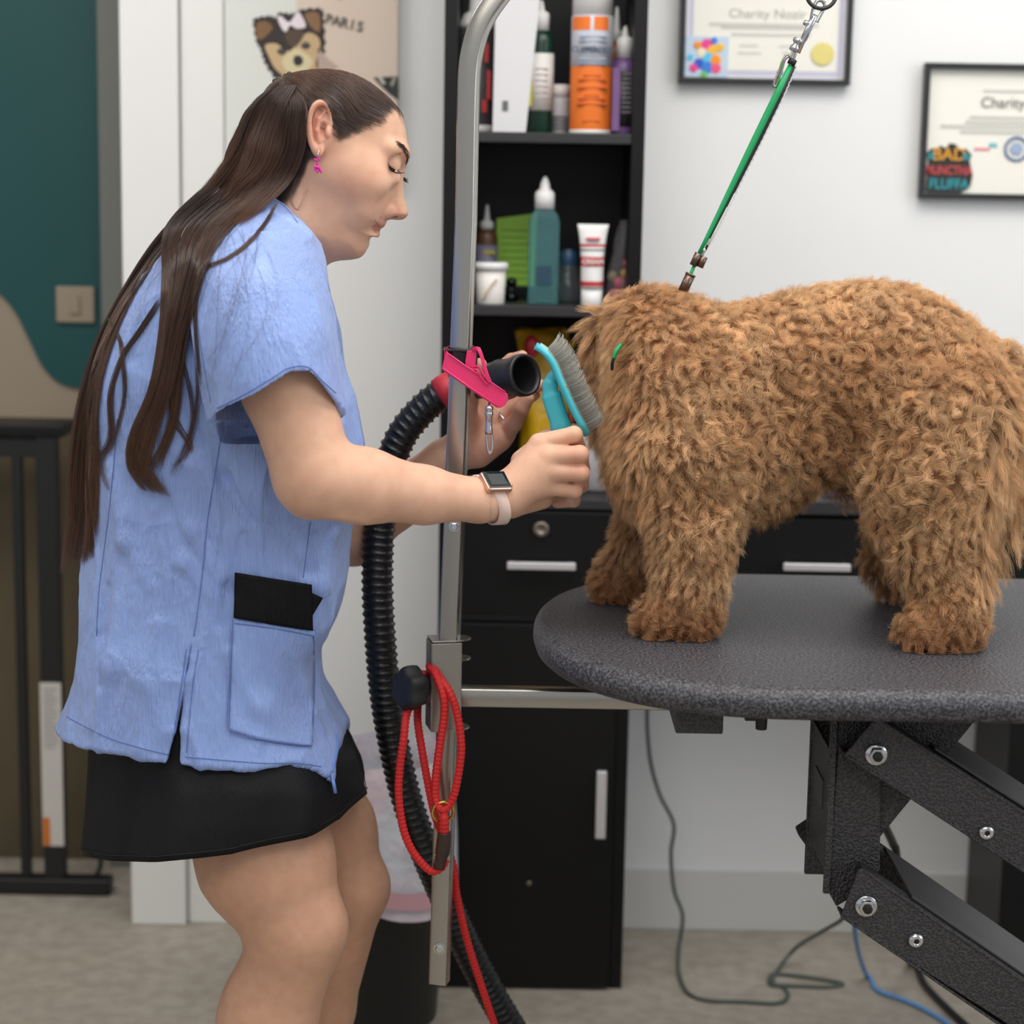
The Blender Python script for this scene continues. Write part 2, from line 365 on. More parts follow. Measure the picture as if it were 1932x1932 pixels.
t, c = nozzle_bottle('squeeze_bottle', 'purple and black labelled bottle with white nozzle, right end of top shelf', 1176, 200, 3.24, zS1, .0215, 110, 72, 48, mat('purple_plastic', (112, 82, 132), .35), M_wplast)
MB().lathe([(.0218, .012), (.0218, hz(1176, 135, 3.22) - zS1)], c).build('label_wrap', mat('dark_label', (52, 50, 54), .5), t, smooth=True)
for k in range(9): MB().box(c[0] - .004, c[0] + .012, c[1] - .0226, c[1] - .012, hz(1176, 141 + k * 9, 3.22), hz(1176, 138 + k * 9, 3.22)).build('text_line', mat('grey_ink', (120, 118, 122), .6), t)
MB().box(c[0] - .019, c[0] - .007, c[1] - .0226, c[1] - .012, zS1 + .006, hz(1176, 128, 3.22)).build('purple_strip', mat('purple_print', (136, 100, 156), .5), t)
t, c = nozzle_bottle('squeeze_bottle', 'amber bottle with a white nozzle behind the purple bottle, top shelf', 1160, 200, 3.36, zS1, .02, 80, 60, 12, mat('amber_plastic', (190, 104, 30), .3), M_wplast)
c = ground(1056, zS1, 3.28, 220)
t = thing('jar', 'small white jar between the green bottle and the orange can', 'jar', c)
h = hz(1056, 160, 3.28) - zS1
MB().lathe([(0, 0), (.0155, 0), (.0165, .002), (.0165, h * .74), (.0155, h * .76)], c, seg=20).build('body', mat('grey_label', (190, 188, 190), .5), t, smooth=True)
MB().lathe([(0.0, h * .74), (.0165, h * .74), (.0165, h), (.012, h), (0, h)], c, seg=20).build('lid', M_wplast, t, smooth=True, label='white lid')
for k in range(4): MB().box(c[0] - .012, c[0] + .012, c[1] - .0175, c[1] - .01, zS1 + .008 + k * .006, zS1 + .011 + k * .006).build('text_line', M_ink, t)
# white cardboard box, black and red bottle behind it
xa = X(931, 140, 3.22); xb = X(1003, 140, 3.22)
z1 = hz(960, -60, 3.22)
o = MB().prism([(xa - .0, zS1), (X(992, 243, 3.22), zS1), (X(1024, 0, 3.22), z1), (xa + .002, z1)], (0, 3.2, 0), EX, EZ, (0, .05, 0))
bx = thing('product_box', 'tall plain white cardboard box with a small barcode, top shelf', 'box', (xa, 3.22, zS1))
o.build('carton', mat('white_card', (212, 211, 212), .55), bx, bevel=.001)
for k in range(7):
    w = (.0008, .0014, .0006, .0012, .0008, .0015, .0006)[k]; x = X(953, 200, 3.2) + (k - 3) * -.0 + k * .0013 - .004
    MB().box(x, x + w, 3.1985, 3.2001, hz(953, 209, 3.2), hz(953, 190, 3.2)).build('barcode_bar', M_ink, bx)
c = ground(899, zS1, 3.27, 180)
t = thing('pump_bottle', 'black and red labelled bottle with white shoulders, left end of top shelf', 'bottle', c)
rb = .03; hb = hz(900, 55, 3.27) - zS1
MB().lathe([(0, 0), (rb * .95, 0), (rb, .004), (rb, .012)], c).build('base', M_wplast, t, smooth=True, label='white base')
MB().lathe([(rb * .99, .012), (rb, .013), (rb, hb), (rb * .99, hb)], c).build('label_wrap', mat('charcoal_label', (66, 62, 64), .5), t, smooth=True)
MB().lathe([(rb, hb), (rb * .97, hb + .008), (rb * .75, hb + .022), (rb * .45, hb + .028), (rb * .42, hb + .05), (rb * .42, hb + .07), (0, hb + .07)], c).build('shoulder', M_wplast, t, smooth=True, label='white shoulder and cap')
M_red = mat('red_print', (190, 44, 44), .5)
for (x, y, w, h) in ((918, 100, .006, .03), (922, 160, .007, .045), (914, 200, .008, .02), (885, 150, .004, .05)):
    q = P(x, y, 3.24); MB().box(q[0] - w / 2, q[0] + w / 2, c[1] - rb * 1.02, c[1] - rb * .3, q[2] - h / 2, q[2] + h / 2).build('red_mark', M_red, t)
# second shelf
t = thing('glue_bottle', 'square clear blue gel bottle with a white pointed cap, middle shelf', 'bottle', ground(1025, zS2, 3.225, 520))
c = ground(1025, zS2, 3.225, 520); hb = hz(1025, 392, 3.225) - zS2; w = .0245
M_gel = mat('blue_gel', (150, 208, 212), .06, trans=.85)
M_gel.node_tree.nodes['Principled BSDF'].inputs['IOR'].default_value = 1.08
def sqprof(w, d, z, c): return [(c[0] + sx * w, c[1] + sy * d, c[2] + z) for sx, sy in ((-1, -1), (1, -1), (1, 1), (-1, 1))]
mb = MB(); lv = [(w, .019, 0), (w, .019, hb - .022), (w * .85, .016, hb - .01), (w * .5, .011, hb)]
v = [];
for (a_, d_, z_) in lv: v += sqprof(a_, d_, z_, c)
f = [(0, 3, 2, 1)] + [(i * 4 + k, i * 4 + (k + 1) % 4, i * 4 + 4 + (k + 1) % 4, i * 4 + 4 + k) for i in range(3) for k in range(4)] + [(12, 13, 14, 15)]
mb.add(v, f).build('body', M_gel, t, bevel=.004, seg=3)
hc = hz(1025, 362, 3.225) - zS2; ht = hz(1025, 333, 3.225) - zS2
MB().lathe([(0, hb - .002), (.0158, hb - .002), (.0158, hc - .003), (.0125, hc + .002), (.0085, hc + .004), (.0075, hc + .012), (.0045, ht - .004), (.002, ht), (0, ht)], c).build('nozzle_cap', M_wplast, t, smooth=True, label='white pointed cap')
MB().box(c[0] - .012, c[0] + .012, c[1] - .0202, c[1] - .0192, zS2 + .032, zS2 + .062).build('label', mat('navy_label', (34, 66, 84), .5), t, label='small dark label')
# green card behind
a = P(935, 405, 3.38); b = P(1008, 555, 3.38)
cd = thing('price_card', 'bright green printed card standing behind the blue gel bottle', 'card', (a[0], 3.38, zS2))
MB().prism([(a[0], zS2 + .01), (b[0], zS2 + .008), (b[0] + .002, hz(1008, 402, 3.38)), (a[0] + .002, hz(935, 412, 3.38))], (0, 3.375, 0), EX, EZ, (0, .002, 0)).build('sheet', mat('lime_card', (176, 228, 88), .6), cd)
MB().box(a[0] - .012, b[0] + .01, 3.36, 3.40, zS2, zS2 + .022).build('stand', M_black, cd, bevel=.002)
for k in range(9): MB().box(a[0] + .01, b[0] - .008 - .006 * (k % 2), 3.3742, 3.3752, hz(960, 436 + k * 13, 3.38), hz(960, 433 + k * 13, 3.38)).build('text_line', mat('green_ink', (128, 180, 66), .6), cd)
c = ground(966, zS2, 3.30, 520); c = c + np.array([0, 0, .0])
tag(MB().ball((X(965, 532, 3.3), 3.3, hz(965, 533, 3.3)), .0092).lathe([(.004, 0), (.004, hz(965, 536, 3.3) - zS2)], (X(965, 532, 3.3), 3.3, zS2)).lathe([(0, 0), (.011, 0), (.011, .012), (0, .012)], (X(965, 532, 3.3), 3.3, zS2)).build('ball_stand', mat('gloss_black', (10, 10, 11), .12), smooth=True), 'small glossy black knob on a foot beside the white tub', 'knob')
# white tub
c = ground(925, zS2, 3.215, 560)
t = thing('plastic_tub', 'white tub with a rimmed lid at the left of the middle shelf', 'tub', c)
h = hz(925, 508, 3.215) - zS2
MB().lathe([(0, 0), (.0215, 0), (.0225, .002), (.0245, h), (.0240, h)], c).build('body', mat('cream_label', (224, 218, 212), .5), t, smooth=True)
h2 = hz(925, 495, 3.215) - zS2
MB().lathe([(.02, h - .001), (.028, h), (.028, h2 - .002), (.026, h2), (0, h2)], c).build('lid', M_wplast, t, smooth=True, label='white rimmed lid')
mm = mat('tan_print', (196, 180, 158), .6)
MB().prism([(-.016, .01), (-.012, .01), (.012, .04), (.008, .041)], (c[0], c[1] - .0262, c[2]), EX, EZ, (0, .004, 0)).build('label_stripe', mm, t)
t, c = nozzle_bottle('dropper_bottle', 'small brown bottle with white nozzle behind the white tub', 918, 470, 3.33, zS2, .0185, 432, 418, 385, mat('brown_plastic', (96, 66, 44), .35), M_wplast)
MB().lathe([(.0188, .02), (.0188, hz(918, 462, 3.33) - zS2)], c).build('label_wrap', mat('blue_grey_label', (120, 118, 140), .5), t, smooth=True)
MB().box(c[0] - .004, c[0] + .014, c[1] - .0196, c[1] - .012, hz(925, 480, 3.31), hz(925, 472, 3.31)).build('yellow_strip', mat('mustard_print', (186, 170, 70), .5), t)
# ointment tube (standing on its cap, crimp on top)
c = ground(1117, zS2, 3.195, 520)
t = thing('ointment_tube', 'white ointment tube with red stripes standing on its cap', 'tube', c)
hcap = hz(1117, 544, 3.195) - zS2; hcr = hz(1117, 423, 3.195) - zS2
MB().lathe([(0, 0), (.0155, 0), (.0165, .001), (.017, hcap), (0, hcap)], c, flat=.9).build('cap', M_wplast, t, smooth=True, label='white screw cap')
mb = MB(); nseg = 28; v = []; lv = []
for i in range(13):
    s = i / 12; a_ = .0178 + .0075 * s ** 3; d_ = .0165 * (1 - s ** 1.6) + .0012
    lv.append((hcap + (hcr - hcap) * s, a_, d_))
def tubering(z, a_, d_): return [(c[0] + a_ * math.cos(2 * math.pi * k / nseg), c[1] + d_ * math.sin(2 * math.pi * k / nseg), c[2] + z) for k in range(nseg)]
for l in lv: v += tubering(*l)
f = [(i * nseg + k, i * nseg + (k + 1) % nseg, (i + 1) * nseg + (k + 1) % nseg, (i + 1) * nseg + k) for i in range(12) for k in range(nseg)] + [tuple(range(nseg))[::-1], tuple(range(12 * nseg, 13 * nseg))]
mb.add(v, f).build('body', M_wplast, t, smooth=True)
M_rd = mat('red_stripe', (186, 44, 46), .45)
for (ya, yb_, m_) in ((531, 540, M_rd), (503, 485, M_rd), (466, 461, M_rd), (474, 470, mat('grey_stripe', (110, 108, 112), .5))):
    za, zb_ = sorted((hz(1117, ya, 3.18) - zS2, hz(1117, yb_, 3.18) - zS2)); v = []
    for z in (za, zb_):
        s = (z - hcap) / (hcr - hcap); v += tubering(z, (.0178 + .0075 * s ** 3) * 1.02, (.0165 * (1 - s ** 1.6) + .0012) * 1.02)
    MB().add(v, [(k, (k + 1) % nseg, nseg + (k + 1) % nseg, nseg + k) for k in range(nseg)]).build('stripe', m_, t, smooth=True)
text('CREAM', (c[0], c[1] - .0184, hz(1117, 494, 3.18)), EX, EZ, .0105, M_label, t, font_off=.0003)
MB().box(c[0] - .011, c[0] + .011, c[1] - .0135, c[1] - .004, hz(1117, 453, 3.18), hz(1117, 448, 3.18)).build('red_mark', mat('pink_red_print', (206, 110, 112), .5), t)
# clear bag of pink things at the right, and small blue bottle in a clear cup
t = thing('plastic_bag', 'clear crumpled plastic bag of pink and yellow bits at the right of the middle shelf', 'bag', ground(1165, zS2, 3.26, 520))
M_film = mat('clear_film', (200, 196, 204), .15, trans=.6, alpha=.32)
c = ground(1166, zS2, 3.27, 520); mb = MB(); v = []; f = []; nr = 14; ns = 20
for i in range(nr):
    s = i / (nr - 1); zz = s * .135
    for k in range(ns):
        a_ = 2 * math.pi * k / ns; r = (.026 - .017 * s ** 1.5) * (1 + .18 * math.sin(5 * a_ + 6 * s) + .12 * math.sin(3 * a_ - 9 * s))
        v.append((c[0] + r * math.cos(a_) * .85 + .010 * s, c[1] + r * math.sin(a_), c[2] + .001 + zz))
f = [(i * ns + k, i * ns + (k + 1) % ns, (i + 1) * ns + (k + 1) % ns, (i + 1) * ns + k) for i in range(nr - 1) for k in range(ns)]
mb.add(v, f).build('film', M_film, t, smooth=True)
M_pk = mat('pink_rubber', (206, 96, 112), .45); M_ye = mat('yellow_rubber', (208, 160, 60), .45)
for k, (dx, dy, dz, r, m_) in enumerate(((-.006, -.01, .012, .012, M_pk), (.008, -.006, .014, .011, M_pk), (.002, -.012, .034, .010, M_pk), (.010, -.008, .05, .007, M_ye), (-.008, -.006, .045, .008, mat('straw_rubber', (170, 152, 110), .5)), (.012, -.006, .066, .006, M_pk))):
    MB().ball((c[0] + dx, c[1] + dy, c[2] + dz), (r, r * .8, r * 1.1)).build('trinket', m_, t, smooth=True)
c = ground(1072, zS2, 3.31, 520)
t = thing('spray_bottle', 'small clear bottle with a dark blue top behind the ointment tube', 'bottle', c)
h = hz(1066, 470, 3.31) - zS2
MB().lathe([(0, 0), (.026, 0), (.027, .004), (.024, .03), (.016, .055), (.012, .07), (.012, .074)], c).build('body', mat('clear_cup', (150, 156, 160), .1, trans=.8), t, smooth=True)
MB().lathe([(.0125, .05), (.0145, .055), (.0145, .08), (.008, .086), (.008, h), (0, h)], c).build('cap', mat('navy_cap', (36, 70, 104), .4), t, smooth=True, label='dark blue cap')
# third niche: yellow bag, white jug, dark bits
t = thing('treat_bag', 'crumpled yellow bag with red top print in the dark niche behind the brush', 'bag', ground(1030, zS3, 3.30, 760))
M_yb = mat('yellow_bag', (224, 178, 26), .35, bump=(30, .5, .01))
mb = MB(); v = []; nr = 26; ns = 30; c = ground(1017, zS3, 3.34, 760)
H0 = hz(1030, 628, 3.3) - zS3
for i in range(nr):
    s = i / (nr - 1)
    for k in range(ns):
        a_ = 2 * math.pi * k / ns; w_ = .036 * (1 + .2 * s) * (1 + .05 * math.sin(4 * a_ + 7 * s)); d_ = .045 * (1 - s ** 2.2) + .004
        v.append((c[0] + w_ * np.sign(math.cos(a_)) * abs(math.cos(a_)) ** .6 + .012 * math.sin(3 * s), c[1] + d_ * math.sin(a_) + .004 * math.sin(9 * s + 3 * a_), c[2] + s * H0 + .006 * math.sin(2 * a_) * s))
f = [(i * ns + k, i * ns + (k + 1) % ns, (i + 1) * ns + (k + 1) % ns, (i + 1) * ns + k) for i in range(nr - 1) for k in range(ns)] + [tuple(range(ns))[::-1], tuple(range((nr - 1) * ns, nr * ns))]
mb.add(v, f).build('bag_body', M_yb, t, smooth=True)
q = P(1003, 655, 3.25); MB().ball((q[0], 3.262, q[2]), (.013, .012, .019)).build('red_print', mat('red_bag_print', (170, 30, 40), .4), t, smooth=True)
q = P(1068, 650, 3.25); MB().ball((q[0] - .004, 3.28, q[2] - .004), (.02, .012, .009)).build('fold', M_yb, t, smooth=True)
t = thing('white_jug', 'white plastic jug on the counter between the hand and the dog', 'jug', ground(1128, zS3, 3.28, 850))
c = ground(1130, zS3, 3.29, 850); h = hz(1130, 790, 3.29) - zS3
MB().lathe([(0, 0), (.036, 0), (.040, .004), (.041, h * .75), (.034, h * .92), (.016, h), (.015, h + .012), (0, h + .012)], c).build('body', mat('grey_white_plastic', (206, 208, 214), .4), t, smooth=True)
MB().lathe([(0, h + .01), (.017, h + .01), (.017, h + .026), (0, h + .026)], c).build('cap', M_wplast, t, smooth=True)
t = thing('yellow_tray', 'flat yellow tray lying on the cabinet counter behind the watch', 'tray', ground(940, zS3, 3.24, 890))
c = ground(935, zS3, 3.25, 890)
MB().box(c[0] - .05, c[0] + .045, c[1] - .03, c[1] + .04, zS3, zS3 + .006).build('base', mat('blue_grey_plastic', (120, 140, 165), .5), t, bevel=.002)
MB().box(c[0] - .048, c[0] + .043, c[1] - .027, c[1] + .04, zS3 + .006, zS3 + .017).build('rim', mat('yellow_plastic', (226, 200, 20), .5), t, bevel=.003)
q = ground(1078, zS3, 3.25, 850)
tag(MB().lathe([(0, 0), (.012, 0), (.013, .03), (.006, .045), (.006, .075), (0, .078)], q).build('comb_handle', mat('orange_plastic', (226, 92, 30), .4), smooth=True), 'small orange plastic bottle seen behind the brush handle', 'bottle')
q = ground(1047, zS3, 3.22, 850)
t = thing('paper_cup', 'pale grey cup beside the yellow bag, just above the hand', 'cup', q)
MB().lathe([(0, 0), (.014, 0), (.018, .055), (.0186, .056), (.0172, .055), (.0135, .004), (0, .004)], q).build('body', mat('grey_cup', (176, 176, 178), .5), t, smooth=True)
MB().lathe([(.0186, .055), (.019, .057), (.0182, .058), (.0178, .055)], q).build('rim', M_wplast, t, smooth=True)
# desk clutter seen under the belly
q = np.array([X(1575, 930, 3.25), 3.25, zk])
for k in range(4):
    tag(MB().box(q[0] - .03 + .003 * k, q[0] + .035, q[1] - .04, q[1] + .05, zk + .008 * k, zk + .008 * k + .007).build('notebook', mat('slate_cover', (60 + 20 * (k % 2), 64 + 20 * (k % 2), 74 + 20 * (k % 2)), .5), bevel=.001), ('lowest', 'second lowest', 'second highest', 'topmost')[k] + ' dark notebook of the pile on the desk under the belly', 'notebook', 'notebooks on the desk')

# ---------------------------------------------------------------- wall pictures
YP = YW - .004
def frame(name, label, x0, x1, y0, y1, fw, cat='picture frame'):
    # corners by pixel, on the wall plane
    ax0 = X(x0, (y0 + y1) / 2, YP); ax1 = X(x1, (y0 + y1) / 2, YP); z1 = Z((x0 + x1) / 2, y0, YP); z0 = Z((x0 + x1) / 2, y1, YP)
    t = thing(name, label, cat, ((ax0 + ax1) / 2, YP, z0))
    Mf = mat('frame_black', (38, 40, 42), .4)
    for bx_ in ((ax0, ax1, z0, z0 + fw), (ax0, ax1, z1 - fw, z1), (ax0, ax0 + fw, z0 + fw, z1 - fw), (ax1 - fw, ax1, z0 + fw, z1 - fw)):
        MB().box(bx_[0], bx_[1], YP - .02, YP, bx_[2], bx_[3]).build('frame_bar', Mf, t, bevel=.0015)
    return t, ax0 + fw, ax1 - fw, z0 + fw, z1 - fw
M_paper = mat('certificate_paper', (240, 237, 226), .6); M_lav = mat('lavender_border', (204, 202, 224), .6)
M_pale = mat('pale_grey_ink', (206, 204, 196), .7); M_mid = mat('mid_grey_ink', (168, 166, 160), .7)
t, a0, a1, b0, b1 = frame('certificate_frame', 'black framed certificate with lavender border and gold seal, upper right wall', 1283, 1607, -120, 160, .0095)
MB().box(a0, a1, YP - .006, YP, b0, b1).build('mat_board', mat('white_mount', (232, 230, 236), .6), t)
MB().box(a0 + .006, a1 - .006, YP - .0068, YP - .0055, b0 + .006, b1 - .006).build('border', M_lav, t)
MB().box(a0 + .013, a1 - .013, YP - .0076, YP - .006, b0 + .013, b1 - .013).build('certificate', M_paper, t)
text('Charity Nozir', P(1448, 27, YP - .008), EX, EZ, .021, M_mid, t, xs=1.1)
text('Certificate', P(1440, -25, YP - .008), EX, EZ, .017, mat('rose_ink', (214, 150, 160), .6), t)
for k, (y, xa_, xb_) in enumerate(((47, 1338, 1545), (53, 1360, 1520), (66, 1380, 1530), (100, 1392, 1435), (86, 1395, 1430), (88, 1470, 1500), (100, 1475, 1495))):
    p0 = P(xa_, y + 1.6, YP - .008); p1 = P(xb_, y - 1.6, YP - .008); MB().box(p0[0], p1[0], YP - .0082, YP - .0075, p0[2], p1[2]).build('text_line', M_pale, t)
s = P(1552, 102, YP - .009)
MB().lathe([(.0, .0006), (.0175, .0006), (.0195, 0)] if False else [(0, .0012), (.0185, .001), (.0195, 0), (0, -.0002)], s, (0, -1, 0), 40).build('gold_seal', mat('gold_foil', (226, 212, 130), .5), t)
pa = P(1294, 68, YP - .009); pb = P(1373, 146, YP - .009)
pc = MB().box(pa[0], pb[0], YP - .0088, YP - .008, pb[2], pa[2]).build('sticker', mat('sticker_sky', (196, 214, 232), .5), t, label='square sticker with colourful balloon shapes')
cols = [(236, 70, 150), (250, 190, 50), (60, 130, 220), (40, 90, 200), (250, 150, 40), (240, 90, 130), (90, 200, 240), (240, 230, 200), (110, 200, 80)]
for k, (fx, fy, r, ci) in enumerate(((.5, .72, .2, 0), (.38, .55, .16, 7), (.62, .6, .17, 1), (.55, .42, .2, 6), (.7, .38, .18, 4), (.32, .3, .16, 3), (.52, .22, .19, 2), (.72, .2, .16, 5), (.2, .2, .13, 0), (.28, .72, .12, 4), (.8, .68, .12, 1), (.12, .45, .1, 6), (.45, .06, .1, 8), (.66, .83, .1, 2))):
    w_ = pb[0] - pa[0]; MB().lathe([(0, .001), (r * w_ * .7, .0008), (r * w_ * .75, 0)], (pa[0] + fx * w_, YP - .0089 - .0001 * k, pb[2] + fy * w_), (0, -1, 0), 20).build('balloon', mat('balloon_colour', cols[ci], .4), pc)
t, a0, a1, b0, b1 = frame('certificate_frame', 'black framed certificate with a graffiti sticker, at the right picture edge', 1736, 2110, 122, 377, .0095)
MB().box(a0, a1, YP - .006, YP, b0, b1).build('certificate', M_paper, t)
text('Charity Blair', P(1922, 195, YP - .008), EX, EZ, .025, mat('script_ink', (120, 122, 120), .6), t, xs=1.0)
for k, (y, xa_, xb_) in enumerate(((172, 1856, 1990), (222, 1830, 2010), (231, 1822, 2020), (240, 1775, 2060), (250, 1812, 2030))):
    p0 = P(xa_, y + 1.5, YP - .008); p1 = P(xb_, y - 1.5, YP - .008); MB().box(p0[0], p1[0], YP - .0072, YP - .0055, p0[2], p1[2]).build('text_line', M_pale, t)
p0 = P(1838, 284, YP - .008); p1 = P(1868, 279, YP - .008); MB().box(p0[0], p1[0], YP - .0072, YP - .0055, p0[2], p1[2]).build('pink_logo', mat('pink_ink', (226, 140, 150), .6), t)
p0 = P(1866, 278, YP - .008); p1 = P(1882, 270, YP - .008); MB().box(p0[0], p1[0], YP - .0072, YP - .0055, p0[2], p1[2]).build('teal_logo', mat('aqua_ink', (120, 190, 196), .6), t)
s = P(1918, 281, YP - .008); M_sb = mat('seal_blue', (92, 116, 160), .6)
MB().tube([s + np.array([.019 * math.cos(q), 0, .019 * math.sin(q)]) for q in np.linspace(0, 2 * math.pi, 33)[:-1]], .0022, 6, True).build('round_seal', M_sb, t, label='round blue seal')
MB().lathe([(0, .001), (.011, .0008), (.012, 0)], s, (0, -1, 0), 6).build('seal_centre', mat('seal_pale', (156, 174, 202), .6), t)
def flat_poly(pts, yoff, name, m, par):
    q = [P(x, y, YP - .008) for x, y in pts]
    return MB().prism([(p[0], p[2]) for p in q], (0, YP - yoff, 0), EX, EZ, (0, .0006, 0)).build(name, m, par)
bs = flat_poly([(1746, 360), (1752, 300), (1748, 290), (1757, 280), (1768, 284), (1774, 274), (1784, 280), (1792, 270), (1803, 272), (1812, 284), (1822, 280), (1833, 292), (1829, 304), (1835, 330), (1830, 352), (1808, 366), (1760, 366)], .0092, 'sticker', mat('sticker_dark', (44, 38, 36), .5), t)
bs['label'] = 'graffiti lettered sticker in orange, red and teal'
text('BAD', P(1791, 292, YP - .0095), EX, EZ, .029, mat('graffiti_orange', (222, 156, 46), .5), bs, font_off=.0005)
text('MUNCTHA', P(1790, 322, YP - .0095), EX, EZ, .021, mat('graffiti_red', (196, 72, 72), .5), bs, font_off=.0005, xs=.78)
text('FLUFFA', P(1790, 348, YP - .0095), EX, EZ, .024, mat('graffiti_teal', (32, 150, 160), .5), bs, font_off=.0006, xs=.86)
for (x, y, r) in ((1757, 294, .006), (1823, 296, .006)): MB().lathe([(0, .0014), (r, .0012), (r, 0)], P(x, y, YP - .0095), (0, -1, 0), 14).build('teal_dot', mat('graffiti_teal', (40, 140, 146), .5), bs)
# poster with a small terrier
x0 = X(428, 200, YP); x1 = X(750, 200, YP); z0 = Z(590, 340, YP); z1 = 1.75
ps = thing('poster', 'canvas poster of a small terrier with a bow, half white and half beige', 'poster', ((x0 + x1) / 2, YP, z0))
MB().box(x0, x1, YP - .02, YP, z0, z1).build('canvas', mat('canvas_white', (216, 218, 212), .7), ps, bevel=.001)
xm = X(562, 100, YP)
MB().box(xm, x1 + .0005, YP - .0212, YP - .0195, z0, z1).build('beige_panel', mat('canvas_beige', (214, 196, 180), .7), ps)
def pp(pts, k, rgb, name, n=0, par=None):
    q = [P(x, y, YP - .021) for x, y in pts]; q = [(p[0], p[2]) for p in q]
    if n: q = [tuple(a) for a in cr(q, n, True)]
    return MB().prism(q, (0, YP - .0215 - .0004 * k, 0), EX, EZ, (0, .0004, 0)).build(name, mat('print_' + name, rgb, .7), par or ps)
hd = []
outline = cr([(478, 42), (484, 34), (510, 30), (521, 34), (526, 24), (550, 26), (562, 22), (570, 18), (606, 17), (611, 40), (613, 90), (606, 125), (598, 170), (560, 182), (522, 150), (500, 118), (492, 92), (484, 78)], 5, True)
for i, q in enumerate(outline):
    d = q - np.array([548, 90]); hd.append(tuple(q + d / np.linalg.norm(d) * (2.5 if i % 2 else -2)))
th = pp(hd, 0, (52, 44, 42), 'terrier_head')
th['label'] = 'dark brown terrier head print'
pp([(484, 46), (500, 40), (514, 50), (508, 62), (494, 74), (484, 70)], 1, (126, 92, 62), 'inner_ear', 4, th)
pp([(576, 26), (600, 24), (605, 50), (598, 60), (582, 44)], 1, (134, 100, 70), 'inner_ear', 4, th)
pp([(500, 86), (520, 82), (535, 92), (548, 96), (562, 80), (580, 62), (600, 70), (604, 90), (596, 120), (600, 140), (575, 150), (545, 148), (520, 130), (508, 108)], 1, (196, 168, 128), 'tan_face', 4, th)
pp([(540, 60), (560, 56), (574, 62), (566, 80), (552, 90), (540, 76)], 2, (84, 68, 56), 'forehead', 4, th)
pp([(533, 112), (556, 92), (575, 100), (590, 116), (580, 132), (556, 142), (538, 130)], 2, (212, 200, 160), 'muzzle', 4, th)
pp([(556, 106), (568, 106), (572, 118), (562, 125), (554, 118)], 3, (46, 42, 44), 'nose_print', 4, th)
for (x, y) in ((532, 97), (577, 86)):
    pp([(x - 9, y), (x, y - 7), (x + 9, y), (x, y + 7)], 3, (50, 48, 54), 'eye_print', 4, th)
    pp([(x - 3, y - 1), (x, y - 3), (x + 2, y - 1), (x, y + 1)], 4, (120, 120, 126), 'eye_glint', 3, th)
bw = pp([(524, 34), (530, 30), (546, 42), (560, 24), (568, 28), (577, 50), (560, 54), (548, 48), (540, 60), (532, 54)], 4, (228, 216, 222), 'bow', 4, th)
for k, ch in enumerate('PARIS'):
    dx = k * 14.5; text(ch, P(620 + dx * 1.02, 37 + dx * .24, YP - .023), EX * .97 - EZ * .2, EZ * .97 + EX * .2, .0235, mat('paris_ink', (78, 76, 76), .6), ps, font_off=.0004)
pp([(704, 146), (752, 144), (752, 190), (735, 178), (716, 160)], 1, (48, 50, 48), 'purse_print', 0)
pp([(712, 146), (722, 160), (728, 158), (720, 145)], 2, (196, 188, 172), 'purse_strap', 0)
pp([(736, 160), (742, 146), (748, 146), (741, 164)], 2, (160, 156, 146), 'purse_chain', 0)
pp([(600, 90), (618, 110), (640, 128), (600, 140)], 1, (182, 162, 150), 'shadow_print', 0)
pp([(636, -4), (642, 1), (648, -4)], 1, (190, 140, 130), 'small_print', 0)
# ---------------------------------------------------------------- grooming table
ZT = .80
M_rub = bpy.data.materials.new('textured_black_rubber'); M_rub.use_nodes = True
nt = M_rub.node_tree; b = nt.nodes['Principled BSDF']
b.inputs['Base Color'].default_value = (*lin((52, 52, 56)), 1); b.inputs['Roughness'].default_value = .5
tc = nt.nodes.new('ShaderNodeTexCoord'); n1 = nt.nodes.new('ShaderNodeTexNoise'); n1.inputs['Scale'].default_value = 330; n1.inputs['Detail'].default_value = 2
bp = nt.nodes.new('ShaderNodeBump'); bp.inputs['Strength'].default_value = .8; bp.inputs['Distance'].default_value = .0016
nt.links.new(tc.outputs['Object'], n1.inputs['Vector']); nt.links.new(n1.outputs['Fac'], bp.inputs['Height']); nt.links.new(bp.outputs[0], b.inputs['Normal'])
n2 = nt.nodes.new('ShaderNodeTexNoise'); n2.inputs['Scale'].default_value = 330; n2.inputs['Detail'].default_value = 2
cr_ = nt.nodes.new('ShaderNodeValToRGB'); cr_.color_ramp.elements[0].position = .42; cr_.color_ramp.elements[1].position = .66
cr_.color_ramp.elements[0].color = (*lin((40, 40, 44)), 1); cr_.color_ramp.elements[1].color = (*lin((98, 97, 102)), 1)
nt.links.new(tc.outputs['Object'], n2.inputs['Vector']); nt.links.new(n2.outputs['Fac'], cr_.inputs[0]); nt.links.new(cr_.outputs[0], b.inputs['Base Color'])
M_ham = bpy.data.materials.new('hammered_black_paint'); M_ham.use_nodes = True
nt = M_ham.node_tree; b = nt.nodes['Principled BSDF']
b.inputs['Base Color'].default_value = (*lin((40, 39, 41)), 1); b.inputs['Roughness'].default_value = .42
tc = nt.nodes.new('ShaderNodeTexCoord'); n1 = nt.nodes.new('ShaderNodeTexVoronoi'); n1.inputs['Scale'].default_value = 330
bp = nt.nodes.new('ShaderNodeBump'); bp.inputs['Strength'].default_value = .9; bp.inputs['Distance'].default_value = .0016
nt.links.new(tc.outputs['Object'], n1.inputs['Vector']); nt.links.new(n1.outputs['Distance'], bp.inputs['Height']); nt.links.new(bp.outputs[0], b.inputs['Normal'])
